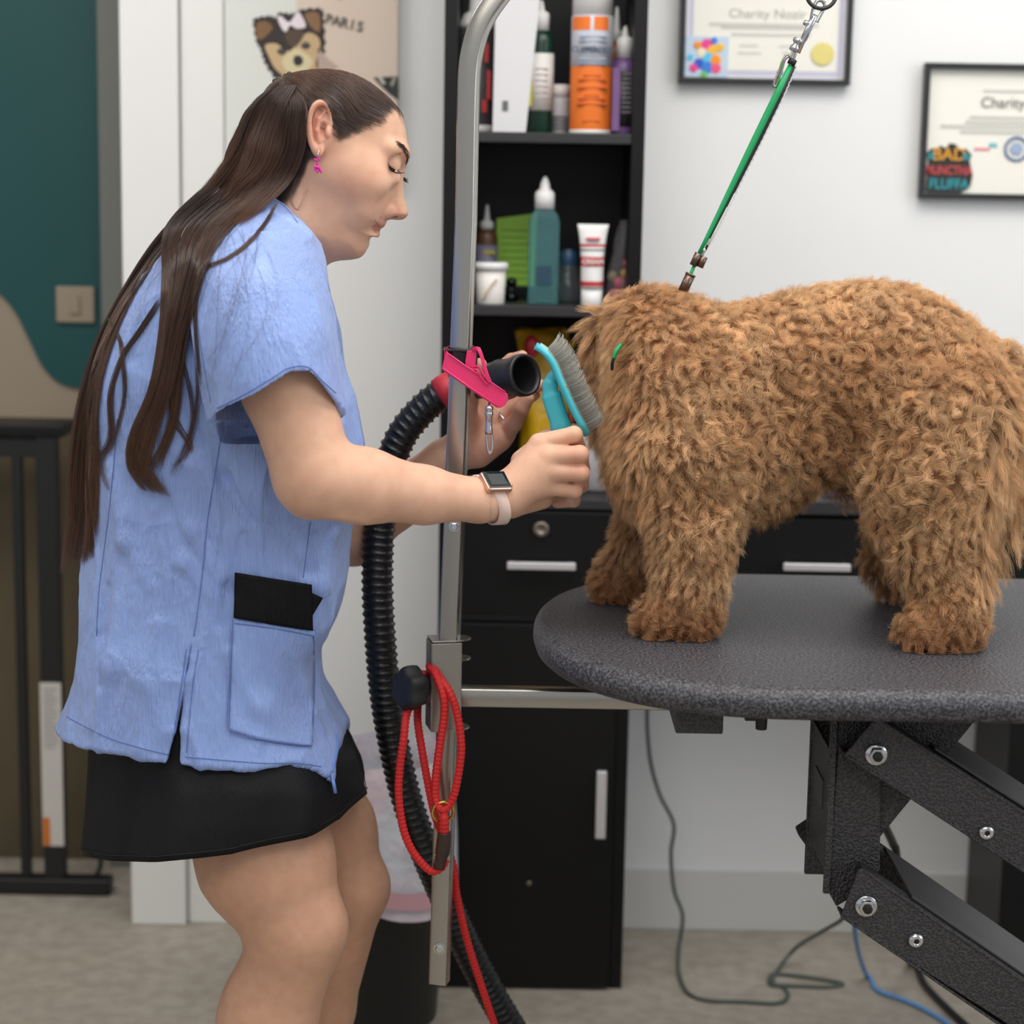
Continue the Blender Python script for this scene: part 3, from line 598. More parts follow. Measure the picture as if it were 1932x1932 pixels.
rr = nt.nodes.new('ShaderNodeValToRGB'); rr.color_ramp.elements[0].color = (*lin((30, 29, 31)), 1); rr.color_ramp.elements[1].color = (*lin((66, 64, 66)), 1)
rr.color_ramp.elements[0].position = .2; rr.color_ramp.elements[1].position = .75
nt.links.new(n1.outputs['Distance'], rr.inputs[0]); nt.links.new(rr.outputs[0], b.inputs['Base Color'])

Y0t, Y1t = 2.075, 2.745; YM = (Y0t + Y1t) / 2; Bt = (Y1t - Y0t) / 2; At = .30; XT0 = X(1006, 1185, YM)
gt = thing('grooming_table', 'black textured grooming table the dog stands on, with folding metal lift legs', 'table', (.55, YM, 0))
def outline(inset):
    p = []
    n = 40
    for i in range(n + 1):          # left end, front to back
        a = -math.pi / 2 + math.pi * i / n
        c_, s_ = math.cos(a), math.sin(a); e = 2 / 2.35
        p.append((XT0 + At - (At - inset) * abs(c_) ** e, YM + (Bt - inset) * np.sign(s_) * abs(s_) ** e))
    q = [(XT0 + 1.25 - (x - XT0), y) for x, y in reversed(p)]
    return p + q
prof = [(.022, ZT - .036), (.010, ZT - .035), (.003, ZT - .029), (0, ZT - .020), (.001, ZT - .013), (.004, ZT - .007), (.009, ZT - .0025), (.016, ZT - .0005), (.025, ZT), (.12, ZT)]
v = []; f = []
rings = [outline(i) for i, z in prof]; m = len(rings[0])
for (i, z), r in zip(prof, rings): v += [(x, y, z) for x, y in r]
for i in range(len(prof) - 1):
    for k in range(m): f.append((i * m + k, i * m + (k + 1) % m, (i + 1) * m + (k + 1) % m, (i + 1) * m + k))
f += [tuple(range(m))[::-1], tuple(range((len(prof) - 1) * m, len(prof) * m))]
MB().add(v, f).build('tabletop', M_rub, gt, smooth=True)
# under-table frame
zu = ZT - .036
YA, YB_ = 2.15, 2.355        # near and far lift frames
p = P(1262, 1340, 2.2); q = P(1365, 1384, 2.13)
MB().box(X(1275, 1360, 2.15), X(1365, 1360, 2.15), 2.15, 2.62, Z(1320, 1385, 2.15), zu + .004).build('arm_bracket', M_ham, gt, bevel=.002)
a = P(1436, 1376, 2.2)
MB().lathe([(0, 0), (.0065, 0), (.007, .016), (.004, .02), (.004, .05)], (a[0], 2.2, a[2]), (0, 0, 1), 14).box(a[0] - .02, a[0] - .006, 2.19, 2.21, a[2] + .012, a[2] + .03).build('adjuster_screw', M_blackmetal, gt, bevel=.001)
def pq(x, y, Y): p = P(x, y, Y); return (p[0], p[2])
def plate(pts, Y, t, name, bevel=.0012, m=None, n=0, lab=None):
    return MB().prism([pq(x, y, Y) for x, y in pts], (0, Y, 0), EX, EZ, (0, t, 0)).build(name, m or M_ham, gt, bevel=bevel, label=lab)
bars = []
for Y, near in ((YA, True), (YB_, False)):
    # the shapes are laid out on the near frame plane; the far frame repeats them at its own depth in world coordinates
    def W2(pts): return [pq(x, y, YA) for x, y in pts]
    def pl(pts, dy, t, name, bevel=.0012):
        return MB().prism(W2(pts), (0, Y + dy, 0), EX, EZ, (0, t, 0)).build(name, M_ham, gt, bevel=bevel)
    s = 1 if near else -1
    # column plate
    pl([(1596, 1350), (1676, 1350), (1670, 1662), (1640, 1700), (1587, 1731), (1570, 1700)], .034 * s, .004, 'column_plate')
    up = pl([(1592, 1426), (1652, 1355), (1676, 1366), (2150, 1672), (2150, 1790)], 0.0, .004, 'lift_arm')
    up2 = pl([(1586, 1732), (1620, 1640), (1632, 1640), (2150, 2000), (2150, 2118), (1900, 1932)], 0.0, .004, 'lift_arm')
    # top flanges of the arms (channel section)
    for (A, B_) in (((1676, 1366), (2150, 1672)), ((1630, 1640), (2150, 2000))):
        a = np.array(pq(*A, YA)); b_ = np.array(pq(*B_, YA)); d = b_ - a; L = np.linalg.norm(d); d /= L; nrm = np.array([-d[1], d[0]])
        MB().obox((a[0] + d[0] * L / 2 - nrm[0] * .002, Y + .016 * s, a[1] + d[1] * L / 2 - nrm[1] * .002), (d[0], 0, d[1]), (0, 1, 0), (nrm[0], 0, nrm[1]), L, .034, .003).build('arm_flange', M_ham, gt, bevel=.001)
    for (A, B_) in (((1592, 1426), (2150, 1790)), ((1586, 1732), (2150, 2118))):
        a = np.array(pq(*A, YA)); b_ = np.array(pq(*B_, YA)); d = b_ - a; L = np.linalg.norm(d); d /= L; nrm = np.array([-d[1], d[0]])
        MB().obox((a[0] + d[0] * L / 2 + nrm[0] * .002, Y + .016 * s, a[1] + d[1] * L / 2 + nrm[1] * .002), (d[0], 0, d[1]), (0, 1, 0), (nrm[0], 0, nrm[1]), L, .034, .003).build('arm_flange', M_ham, gt, bevel=.001)
    # diagonal gusset under the top
    pl([(1660, 1350), (1880, 1350), (1672, 1604), (1660, 1604)], .042 * s, .004, 'gusset_plate')
    if near:
        for (x, y) in ((1653, 1423), (1634, 1709)):
            c = P(x, y, YA)
            wsh = MB().lathe([(0, 0), (.0125, 0), (.0128, .0015), (.0118, .003), (0, .003)], c, (0, -1, 0), 28).build('washer', M_shiny, gt, smooth=True, label='zinc plated washer and nut')
            MB().lathe([(.0055, .003), (.0098, .003), (.0098, .0095), (.009, .0108), (.0055, .0108), (.0055, .003)], c, (0, -1, 0), 6).build('hex_nut', M_shiny, wsh, bevel=.0006)
            MB().lathe([(0, .0022), (.0054, .0022), (.0054, .0128), (.0048, .0134), (0, .0134)], c, (0, -1, 0), 20).build('bolt_end', M_blackmetal, wsh, smooth=True)
        for (x, y) in ((1861, 1570), (1728, 1774)):
            c = P(x, y, YA)
            bo = MB().lathe([(.0094, 0), (.0092, .0016), (.0078, .0038), (.0055, .0052), (.0034, .0056), (.0034, .0035), (0, .0035)], c, (0, -1, 0), 28).build('button_bolt', M_shiny, gt, smooth=True, label='silver button head bolt')
            MB().lathe([(0, .0036), (.0033, .0036), (.0033, .0038), (0, .0038)], c, (0, -1, 0), 6).build('hex_socket', M_blackmetal, bo)
# channel web joining the near and far columns, with the cut-out upper part
xw0 = X(1534, 1500, YA + .24)
cA = pq(1585, 1380, YA); cB = pq(1578, 1700, YA)
zc0 = cB[1]; zc1 = zu
xc = cA[0]
MB().box(xc - .004, xc, YA + .03, YB_ - .03, zc0 + .02, zc0 + .165).build('web_plate', M_ham, gt, bevel=.001)
MB().box(xc - .006, xc + .002, YA + .028, YA + .034, zc0 - .002, zc1).build('column_edge', M_ham, gt, bevel=.001)
MB().box(xc - .006, xc + .03, YB_ - .036, YB_ - .028, Z(1545, 1647, YB_ - .03), zc1).build('inner_column', M_ham, gt, bevel=.001)
MB().box(xc - .0055, xc - .0035, YA + .07, YA + .13, zc0 + .085, zc0 + .12).build('rating_label', mat('dark_grey_label', (62, 60, 62), .4), gt)
q = P(1530, 1572, YB_ - .02)
MB().obox(q, (.8, 0, .6), EY, (-.6, 0, .8), .026, .03, .028).build('actuator_mount', M_blackmetal, gt, bevel=.003)
M_satin = mat('satin_dark_paint', (74, 72, 74), .42)
for (A, B_) in (((1725, 1706), (2150, 2000)), ((1769, 1424), (2150, 1672))):
    a = np.array(pq(*A, YA)); b_ = np.array(pq(*B_, YA)); d = b_ - a; L = np.linalg.norm(d); d /= L; nrm = np.array([-d[1], d[0]])
    MB().obox((a[0] + d[0] * L / 2 + nrm[0] * .0015, (YA + YB_) / 2 + .004, a[1] + d[1] * L / 2 + nrm[1] * .0015), (d[0], 0, d[1]), (0, 1, 0), (nrm[0], 0, nrm[1]), L, YB_ - YA - .03, .003).build('cross_plate', M_satin, gt, bevel=.0008)
# base of the table, out of frame to the lower right
bx0 = X(1990, 1932, YA)
MB().box(bx0 - .35, bx0 + .55, YA - .02, YA + .03, .0, .045).box(bx0 - .35, bx0 + .55, YB_ - .03, YB_ + .02, 0, .045).box(bx0 + .50, bx0 + .55, YA, YB_, .0, .045).box(bx0 - .35, bx0 - .3, YA, YB_, 0, .045).build('base_frame', M_ham, gt, bevel=.003)
MB().box(bx0 + .12, bx0 + .2, YA, YA + .05, .04, .42).box(bx0 + .12, bx0 + .2, YB_ - .05, YB_, .04, .42).build('base_post', M_ham, gt, bevel=.003)

# ---------------------------------------------------------------- grooming arm
YPo = 2.40
ga = thing('grooming_stand', 'square steel grooming arm clamped to the table end, with a bent top', 'grooming arm', P(840, 1400, YPo))
wq = .0115; aq = math.radians(13)
sec = [(math.cos(t) * r_, math.sin(t) * r_) for t, r_ in []]
def sqsec(w, rnd=.18, yaw=0):
    o = []
    for i, (sx, sy) in enumerate(((1, 1), (-1, 1), (-1, -1), (1, -1))):
        for a_ in ((0, 45, 90), (90, 135, 180), (180, 225, 270), (270, 315, 360))[i]:
            x = sx * (1 - rnd) + rnd * math.cos(math.radians(a_)); y = sy * (1 - rnd) + rnd * math.sin(math.radians(a_))
            o.append((x * math.cos(yaw) - y * math.sin(yaw), x * math.sin(yaw) + y * math.cos(yaw)))
    return o
xb_ = X(870, 700, YPo)
xb1 = P(829, 1852, YPo); xb2 = P(881, 300, YPo)
xm_ = (xb1[0] + xb2[0]) / 2
pole = [np.array([xb1[0], YPo, xb1[2]]), np.array([xb1[0] * .62 + xb2[0] * .38, YPo, P(850, 1200, YPo)[2]]), np.array([xb2[0], YPo, P(881, 420, YPo)[2]])]
pole += [P(883, 220, YPo)] + [P(*q, YPo) for q in ((886, 135), (893, 90), (907, 45), (932, 4), (968, -38), (1015, -68), (1070, -84), (1140, -90), (1300, -96), (1560, -106), (1640, -109))]
pp1 = [pole[0], pole[1], pole[2], pole[3]]; pp2 = list(cr(pole[3:], 5))
path = pp1 + pp2[1:]
MB().tube(path, wq, sec=sqsec(1, .2, aq), up=(0, -1, 0)).build('pole', M_chrome, ga, bevel=0, smooth=False)
for o_ in ga.children: autosmooth(o_, 50)
def bolt(par, x, y, Y, r=.006):
    c = P(x, y, Y); MB().lathe([(0, 0), (r, 0), (r, .003), (r * .8, .0038), (0, .0038)], c, (0, -1, 0), 6).lathe([(0, -.001), (r * 1.25, -.001), (r * 1.25, .0004), (0, .0004)], c, (0, -1, 0), 18).build('bolt', M_shiny, par)
bolt(ga, 829, 1790, YPo - wq * 1.1); bolt(ga, 857, 993, YPo - wq * 1.1, .005)
# clamp sleeve: open channel with flanges
cs = P(836, 1290, YPo)
z0 = Z(838, 1372, YPo); z1 = Z(842, 1208, YPo)
w2 = .0182
ca, sa = math.cos(aq), math.sin(aq)
def rot2(x, y): return (x * ca - y * sa, x * sa + y * ca)
ax = (ca, sa, 0); ay = (-sa, ca, 0)
cx_ = X(840, 1290, YPo) - .002
sl = MB()
zc = (z0 + z1) / 2; hh = z1 - z0
for (ox, oy, sx, sy) in ((0, -w2, 2 * w2, .002), (0, w2, 2 * w2, .002), (-w2, 0, .002, 2 * w2), (w2, 0, .002, 2 * w2)):
    a_, b_ = rot2(ox, oy); sl.obox((cx_ + a_, YPo + b_, zc), ax, ay, (0, 0, 1), sx, sy, hh)
clamp = sl.build('clamp_sleeve', M_chrome, ga, bevel=.0006)
for zz in (z1 + .001, z1 - .024, z0 - .001):
    mbp = MB(); pts = [(-w2, -w2), (w2 * .6, -w2)] + [(w2 * .6 + w2 * 1.0 * math.cos(t) * 1.25, w2 * math.sin(t)) for t in np.linspace(-math.pi / 2, math.pi / 2, 12)[1:-1]] + [(w2 * .6, w2), (-w2, w2)]
    if zz == z1 - .024: pts = [(w2 * .7, -w2 * .8)] + pts[1:-1][1:] + [(w2 * .7, w2 * .8)]
    mbp.prism([rot2(*q) for q in pts], (cx_, YPo, zz), EX, EY, (0, 0, .0022)); mbp.build('clamp_flange', M_chrome, clamp, bevel=.0005)
# horizontal tube to the table
xa0 = cx_ + w2; xe = X(1420, 1330, 2.36); zt_ = Z(900, 1313, YPo)
MB().tube([np.array([xa0, YPo, zt_]), np.array([xe, YPo, zt_])], .0118, sec=sqsec(1, .2, 0), up=(0, 0, 1)).build('horizontal_tube', M_chrome, ga)
for o_ in ga.children:
    if o_.name.startswith('horizontal'): autosmooth(o_, 50)
MB().lathe([(0, 0), (.0135, 0), (.0135, .004), (0, .004)], (xa0, YPo, zt_), (1, 0, 0), 4).build('weld_plate', M_chrome, ga, bevel=.0005)
# star knob
kc = P(782, 1297, YPo - .03); kax = np.array([-.80, -.6, .0]); kax /= np.linalg.norm(kax)
nk = 56; v = []; f = []
ku = EZ; kv = np.cross(kax, ku)
prk = [(.86, -.006), (.97, -.003), (1, .003), (1, .011), (.95, .0165), (.82, .019), (.5, .0195), (0.001, .0195)]
for r_, h in prk:
    for k in range(nk):
        t = 2 * math.pi * k / nk; rr_ = .0262 * (1 + .085 * math.cos(6 * t)) * r_
        v.append(kc + kax * h + ku * rr_ * math.cos(t) + kv * rr_ * math.sin(t))
for i in range(len(prk) - 1):
    for k in range(nk): f.append((i * nk + k, i * nk + (k + 1) % nk, (i + 1) * nk + (k + 1) % nk, (i + 1) * nk + k))
f.append(tuple(range(nk))[::-1])
kn = MB().add(v, f).build('star_knob', mat('matte_black_plastic', (26, 27, 30), .55), ga, smooth=True, label='matte black six lobed knob')
MB().lathe([(0, 0), (.005, 0), (.005, .06), (0, .06)], kc, -kax, 12).build('threaded_rod', M_shiny, kn, smooth=True)
MB().lathe([(0, 0), (.014, 0), (.014, .012), (.008, .016), (0, .016)], kc - kax * .004, -kax, 16).build('knob_collar', mat('matte_black_plastic', (22, 22, 24), .5), kn, smooth=True)

# ---------------------------------------------------------------- ring, snap hook, green noose
YN = 2.42
rc = P(1550, -12, YN)
ring = MB().tube([rc + np.array([.0175 * math.cos(t), .003 * math.sin(t), .0175 * math.sin(t)]) for t in np.linspace(0, 2 * math.pi, 41)[:-1]], .0024, 10, True).build('steel_ring', mat('dark_steel', (70, 70, 72), .3, .8), smooth=True)
tag(ring, 'dark round steel ring the snap hook hangs from, at the top edge', 'ring')
MB().tube(pxpath([(1548, -108, YN), (1536, -80, YN), (1540, -50, YN), (1550, -38, YN), (1560, -50, YN), (1564, -80, YN), (1552, -108, YN)], 6), .002, 8).build('eye_bolt', M_shiny, ga, smooth=True)
def lerp(a, b, t): return np.asarray(a) + (np.asarray(b) - np.asarray(a)) * t
nl = thing('grooming_noose', 'green cord grooming loop with chrome snap hook, from the ring to the dog neck', 'leash', P(1400, 330, YN))
A = P(1543, 6, YN); B2 = P(1287, 560, 2.43); dl = (B2 - A) / np.linalg.norm(B2 - A)
sd = np.cross(dl, EY); sd /= np.linalg.norm(sd)      # sideways in the picture plane (left-up)
if sd[0] > 0: sd = -sd
def L(x, y, Y=YN): return P(x, y, Y)
hook = MB().tube(cr([L(1541, 42), L(1548, 28), L(1556, 12), L(1552, 2), L(1542, 2), L(1535, 16), L(1531, 34)], 6), .0022, 10).build('hook', M_shiny, nl, smooth=True, label='chrome snap hook')
MB().lathe([(.0, 0), (.0032, 0), (.0042, .003), (.0042, .03), (.0032, .034), (.0032, .048), (0, .048)], L(1538, 28), dl, 16).build('hook_barrel', M_shiny, nl, smooth=True, label='chrome barrel')
MB().lathe([(0, -.006), (.003, -.006), (.0034, 0), (.003, .004), (0, .004)], L(1522, 44), sd, 12).build('thumb_slide', M_shiny, nl, smooth=True)
MB().lathe([(0.003, 0), (.0062, .001), (.0062, .005), (.004, .007), (.004, .009), (.0058, .011), (.0058, .016), (.003, .017)], L(1508, 72), dl, 18).build('swivel_collar', M_shiny, nl, smooth=True, label='chrome swivel collar')
MB().tube(cr([L(1504, 90), L(1499, 108), L(1493, 122), L(1490, 116), L(1496, 98), L(1502, 86)], 5, True), .0018, 8, True).build('swivel_eye', M_shiny, nl, smooth=True)
M_iri = mat('iridescent_clip', (190, 150, 190), .18, .9, vary=(160, 1, (120, 190, 90)))
MB().tube(cr([L(1488, 106), L(1481, 112), L(1476, 128), L(1466, 158), L(1462, 164), L(1460, 158), L(1470, 134), L(1478, 112), L(1484, 104)], 5, True), .0016, 8, True).tube(cr([L(1474, 132), L(1468, 134), L(1468, 142), L(1474, 140)], 4, True), .0013, 6, True).build('clip', M_iri, nl, smooth=True, label='iridescent rainbow clip')
M_gc = mat('green_cord', (18, 158, 92), .45, bump=(900, .3, .0005)); M_bk = mat('black_cord', (22, 24, 24), .5)
MB().tube([L(1497, 112), L(1492, 122)], .005, 12).build('cord_binding', M_blackmetal, nl, smooth=True)
MB().tube([L(1492, 124), L(1466, 178), L(1422, 268), L(1376, 362), L(1334, 448), L(1319, 479)], [.0034, .0044, .0042, .0034, .0025, .0025], 12).build('green_cord', M_gc, nl, smooth=True)
MB().tube([L(1497, 124), L(1472, 182), L(1433, 262), L(1399, 330), L(1362, 405), L(1340, 450), L(1331, 472)], [.0028, .003, .003, .0026, .0022, .0018, .0014], 8).build('black_cord', M_bk, nl, smooth=True)
wc = MB()
wp = cr([L(1503, 124), L(1478, 182), L(1439, 262), L(1405, 330), L(1368, 405), L(1345, 450), L(1333, 470)], 14)
wc.tube([q + sd * .0006 * (1 if i % 2 else -1) for i, q in enumerate(wp)], .0011, 6).build('stitched_edge', mat('white_thread', (214, 216, 214), .6), nl, smooth=True)
MB().tube([L(1384, 364), L(1368, 396), L(1349, 434), L(1334, 462)], .0019, 8).build('white_core', mat('pale_cord', (226, 238, 226), .5), nl, smooth=True)
M_ant = mat('antique_brown_metal', (112, 92, 82), .3, .85)
MB().lathe([(0, 0), (.0045, 0), (.0045, .016), (0, .016)], L(1318, 478), dl, 14).lathe([(0, 0), (.0045, 0), (.0045, .014), (0, .014)], L(1329, 484), dl, 14).build('bead', M_ant, nl, smooth=True)
MB().tube(cr([L(1330, 470), L(1326, 480), L(1318, 500), L(1316, 496), L(1322, 476)], 4, True), .0016, 8, True).build('link', M_shiny, nl, smooth=True)
MB().tube([L(1314, 492), L(1302, 520), L(1296, 530)], .0022, 8).build('green_cord', M_gc, nl, smooth=True)
MB().lathe([(0, 0), (.0062, 0), (.0062, .026), (0, .026)], L(1303, 518), dl, 18).lathe([(.003, -.001), (.0066, -.001), (.0066, .001), (.003, .001)], L(1303, 518), dl, 18).build('cord_lock', M_ant, nl, smooth=True, label='antique brown metal cord lock')
MB().tube([L(1287, 548), L(1281, 556), L(1274, 566)], .0022, 8).build('green_cord', M_gc, nl, smooth=True)
MB().tube([L(1290, 554), L(1291, 574)], .0018, 8).build('white_core', mat('pale_cord', (226, 232, 226), .5), nl, smooth=True)

# ---------------------------------------------------------------- red slip leash on the knob
M_rope = mat('red_rope', (204, 34, 34), .6)
nt = M_rope.node_tree; b = nt.nodes['Principled BSDF']
def rope(ctrl, r, n, par, name='rope', ph=0):
    pts = pxpath(ctrl, n); mb = MB(); m = 20
    # braided surface: two counter-running helices of stitches
    d = [0]
    for i in range(1, len(pts)): d.append(d[-1] + np.linalg.norm(pts[i] - pts[i - 1]))
    L_ = d[-1]; N = int(L_ / .0011); sp = np.linspace(0, L_, N); P3 = np.array([[np.interp(q, d, pts[:, k]) for k in range(3)] for q in sp])
    v = []; f = []; prev = None
    for i in range(N):
        t = P3[min(i + 1, N - 1)] - P3[max(i - 1, 0)]; t /= np.linalg.norm(t) + 1e-9
        h = prev if prev is not None else (EY if abs(t[1]) < .9 else EZ); a = h - (h @ t) * t; a /= np.linalg.norm(a); b2 = np.cross(t, a); prev = a
        for k in range(m):
            th = 2 * math.pi * k / m; s = sp[i] / .0105 * 2 * math.pi
            q = math.cos(3 * th + s) * math.cos(3 * th - s)
            v.append(P3[i] + (a * math.cos(th) + b2 * math.sin(th)) * r * (1 + .17 * q))
    for i in range(N - 1):
        for k in range(m): f.append((i * m + k, i * m + (k + 1) % m, (i + 1) * m + (k + 1) % m, (i + 1) * m + k))
    f += [tuple(range(m))[::-1], tuple(range((N - 1) * m, N * m))]
    return mb.add(v, f).build(name, M_rope, par, smooth=True)
lr = thing('slip_leash', 'red rope slip leash with brass ring hanging on the black knob', 'leash', P(820, 1260, 2.33))
Yr = 2.345
rope([(812, 1262, 2.385), (822, 1272, 2.36), (836, 1310, Yr), (838, 1350, Yr), (828, 1420, Yr), (822, 1470, Yr), (822, 1505, Yr), (832, 1527, Yr - .004), (846, 1522, Yr), (858, 1495, Yr), (868, 1440, Yr), (870, 1400, Yr), (862, 1345, Yr), (850, 1310, Yr), (834, 1285, 2.355), (818, 1262, 2.38), (810, 1256, 2.40)], .0048, 10, lr)
rope([(802, 1268, 2.40), (790, 1300, 2.40), (768, 1345, 2.36), (762, 1390, Yr), (754, 1450, Yr), (752, 1500, Yr), (760, 1560, Yr), (775, 1600, Yr), (797, 1630, Yr), (815, 1644, Yr), (832, 1638, Yr), (842, 1622, 2.35)], .0048, 10, lr)
rope([(800, 1270, 2.41), (790, 1320, 2.41), (788, 1360, 2.39), (797, 1420, 2.375), (806, 1470, 2.37), (816, 1520, 2.365), (824, 1548, 2.37), (845, 1600, 2.42), (856, 1640, 2.42), (862, 1690, 2.425), (880, 1770, 2.43), (905, 1850, 2.44), (930, 1925, 2.45), (960, 2010, 2.47)], .0048, 10, lr)
rope([(836, 1536, Yr - .004), (838, 1548, Yr - .006), (838, 1575, Yr - .004)], .0056, 10, lr)
rc2 = P(836, 1532, Yr - .001)
MB().tube([rc2 + np.array([.0128 * math.cos(t), .004 * math.cos(t + .6), .0132 * math.sin(t)]) for t in np.linspace(0, 2 * math.pi, 41)[:-1]], .0019, 10, True).build('brass_ring', mat('brass', (206, 166, 84), .22, 1), lr, smooth=True, label='thin brass ring')
pth = [P(838, 1571, Yr - .003), P(838, 1580, Yr - .003), P(834, 1610, Yr - .002), P(828, 1636, Yr)]
sl = MB().tube(cr(pth, 5), [.0088] * 6 + [.0092] * 5 + [.0078] * 5, 16).build('leather_sleeve', mat('brown_leather', (58, 38, 32), .42, bump=(400, .2, .0006)), lr, smooth=True, label='dark brown leather sleeve')
for k in range(8):
    c = P(823.5 - k * .5 + .7 * (k > 4), 1580 + k * 6.5, Yr - .0078); MB().obox(c, (.12, 0, 1), EY, EX, .0018, .0006, .0005).build('stitch', mat('tan_thread', (150, 120, 96), .6), sl)

# ---------------------------------------------------------------- pink strap with snap hook on the pole
M_pink = mat('pink_vinyl', (232, 52, 112), .38)
pk = thing('pink_strap', 'hot pink vinyl strap with a swivel snap hook looped around the pole', 'strap', P(880, 700, 2.38))
MB().tube([P(873, 656, YPo), P(870, 702, YPo)], .0165, sec=sqsec(1, .25, aq), up=(0, -1, 0)).build('pole_collar', mat('black_nylon', (18, 18, 20), .4), pk, bevel=.0005, label='black collar around the pole')
MB().box(X(835, 657, YPo - .02), X(906, 657, YPo - .02), YPo - .019, YPo + .019, Z(870, 662, YPo), Z(870, 657, YPo)).build('collar_rim', mat('black_nylon', (18, 18, 20), .4), pk, bevel=.0008)
def band(ctrl, wpx, thick, name, n=8):
    # ctrl: (x, y, Y, dirx, diry): centre, with the width direction given in the picture plane
    pts = cr([list(P(*c[:3])) + [c[3], c[4], c[5] if len(c) > 5 else 0] for c in ctrl], n); v = []; f = []
    for q in pts:
        wd = R_ * q[3] - U_ * q[4] + EY * q[5]; nm = np.linalg.norm(wd); wd = wd / nm
        hw = wpx * nm / 2 / S(q[1])
        t = q[:3]
        v += [t + wd * hw - EY * thick / 2, t - wd * hw - EY * thick / 2, t - wd * hw + EY * thick / 2, t + wd * hw + EY * thick / 2]
    N = len(pts)
    for i in range(N - 1):
        for k in range(4): f.append((4 * i + k, 4 * i + (k + 1) % 4, 4 * i + 4 + (k + 1) % 4, 4 * i + 4 + k))
    f += [(0, 1, 2, 3), tuple(range(4 * N - 4, 4 * N))[::-1]]
    return MB().add(v, f).build(name, M_pink, pk, bevel=.0007)
YS = YPo - .026
MB().prism([pq(*q, YS) for q in ((842, 661), (848, 668), (875, 687), (920, 716), (952, 738), (958, 744), (959, 754), (953, 764), (945, 769), (938, 769), (920, 757), (890, 737), (860, 716), (836, 699), (834, 694))], (0, YS - .003, 0), EX, EZ, (0, .0032, 0)).build('wide_band', M_pink, pk, bevel=.0008)
for (dx, dy) in ((0, 0), ): 
    MB().tube([P(x, y, YS - .0045) for x, y in ((846, 667), (875, 688), (920, 717), (953, 739))], .0009, 6).tube([P(x, y, YS - .0045) for x, y in ((836, 695), (890, 733), (940, 767))], .0009, 6).build('raised_edge', mat('pink_edge', (240, 70, 128), .35), pk, smooth=True)
band([(838, 672, YPo - .022, 0, 1), (852, 662, YPo + .005, 0, 1), (880, 660, YPo + .028, 0, 1), (898, 668, YPo + .01, 0, 1), (889, 676, YPo - .018, 0, 1)], 24, .0022, 'back_loop')
MB().prism([pq(*q, YPo - .018) for q in ((881, 662), (899, 660), (897, 695), (878, 692), (878, 680))], (0, YPo - .021, 0), EX, EZ, (0, .003, 0)).build('loop_tab', M_pink, pk, bevel=.0006)
MB().tube(pxpath([(893, 660, YPo - .02), (903, 659, YPo - .03), (911, 680, YPo - .032), (918, 705, YPo - .032), (924, 720, YPo - .031)], 6), .0022, sec=sqsec(1, .3), up=(0, -1, 0)).build('thin_strap', M_pink, pk)
MB().tube(pxpath([(888, 693, YPo - .022), (904, 692, YPo - .03), (912, 706, YPo - .0325), (922, 720, YPo - .031)], 6), .0016, 8).tube(pxpath([(886, 697, YPo - .022), (900, 698, YPo - .03), (908, 712, YPo - .031), (920, 726, YPo - .031)], 6), .0014, 8).build('thin_strap', M_pink, pk, smooth=True)
hk = P(923, 768, YS)
MB().lathe([(.0015, -.010), (.0015, -.001), (.004, 0), (.005, .002), (.005, .005), (.0036, .006), (.0052, .008), (.0052, .0105), (.0042, .013), (.0042, .026), (.0052, .030), (.0045, .034), (0, .034)], P(923, 766, YS), -EZ, 18).build('swivel_barrel', M_shiny, pk, smooth=True, label='chrome swivel barrel')
MB().tube(pxpath([(919, 800, YS), (918, 818, YS), (920, 845, YS), (924, 856, YS), (928, 850, YS), (929, 832, YS), (927, 815, YS)], 6), .0017, 10).build('snap_hook', M_shiny, pk, smooth=True, label='chrome snap hook')

# ---------------------------------------------------------------- dryer hose and nozzle
hs = thing('dryer_hose', 'ribbed black blow dryer hose with a smooth rubber nozzle held in her far hand', 'hose', P(715, 1100, 2.52))
hp = pxpath([(862, 728, 2.515), (838, 740, 2.515), (800, 770, 2.515), (762, 815, 2.515), (738, 870, 2.515), (722, 940, 2.515), (715, 1000, 2.52), (712, 1100, 2.52), (717, 1200, 2.52), (727, 1310, 2.53), (742, 1400, 2.54), (765, 1500, 2.55), (800, 1600, 2.56), (838, 1690, 2.58), (875, 1775, 2.60), (918, 1860, 2.62), (965, 1940, 2.64), (1030, 2040, 2.68)], 10)
d = [0]
for i in range(1, len(hp)): d.append(d[-1] + np.linalg.norm(hp[i] - hp[i - 1]))
Lh = d[-1]; N = int(Lh / .0014); sp = np.linspace(0, Lh, N); H3 = np.array([[np.interp(q, d, hp[:, k]) for k in range(3)] for q in sp])
v = []; f = []; prev = None; m = 36
for i in range(N):
    t = H3[min(i + 2, N - 1)] - H3[max(i - 2, 0)]; t /= np.linalg.norm(t)
    h = prev if prev is not None else EY; a = h - (h @ t) * t; a /= np.linalg.norm(a); b2 = np.cross(t, a); prev = a
    for k in range(m):
        th = 2 * math.pi * k / m; ph = (sp[i] / .0105 + th / (2 * math.pi)) % 1
        r_ = .0188 + .0026 * math.exp(-((ph - .5) / .17) ** 2)
        v.append(H3[i] + (a * math.cos(th) + b2 * math.sin(th)) * r_)
for i in range(N - 1):
    for k in range(m): f.append((i * m + k, i * m + (k + 1) % m, (i + 1) * m + (k + 1) % m, (i + 1) * m + k))
f += [tuple(range(m))[::-1], tuple(range((N - 1) * m, N * m))]
MB().add(v, f).build('ribbed_tube', mat('glossy_black_hose', (20, 21, 24), .3, bump=(260, .7, .0012)), hs, smooth=True)
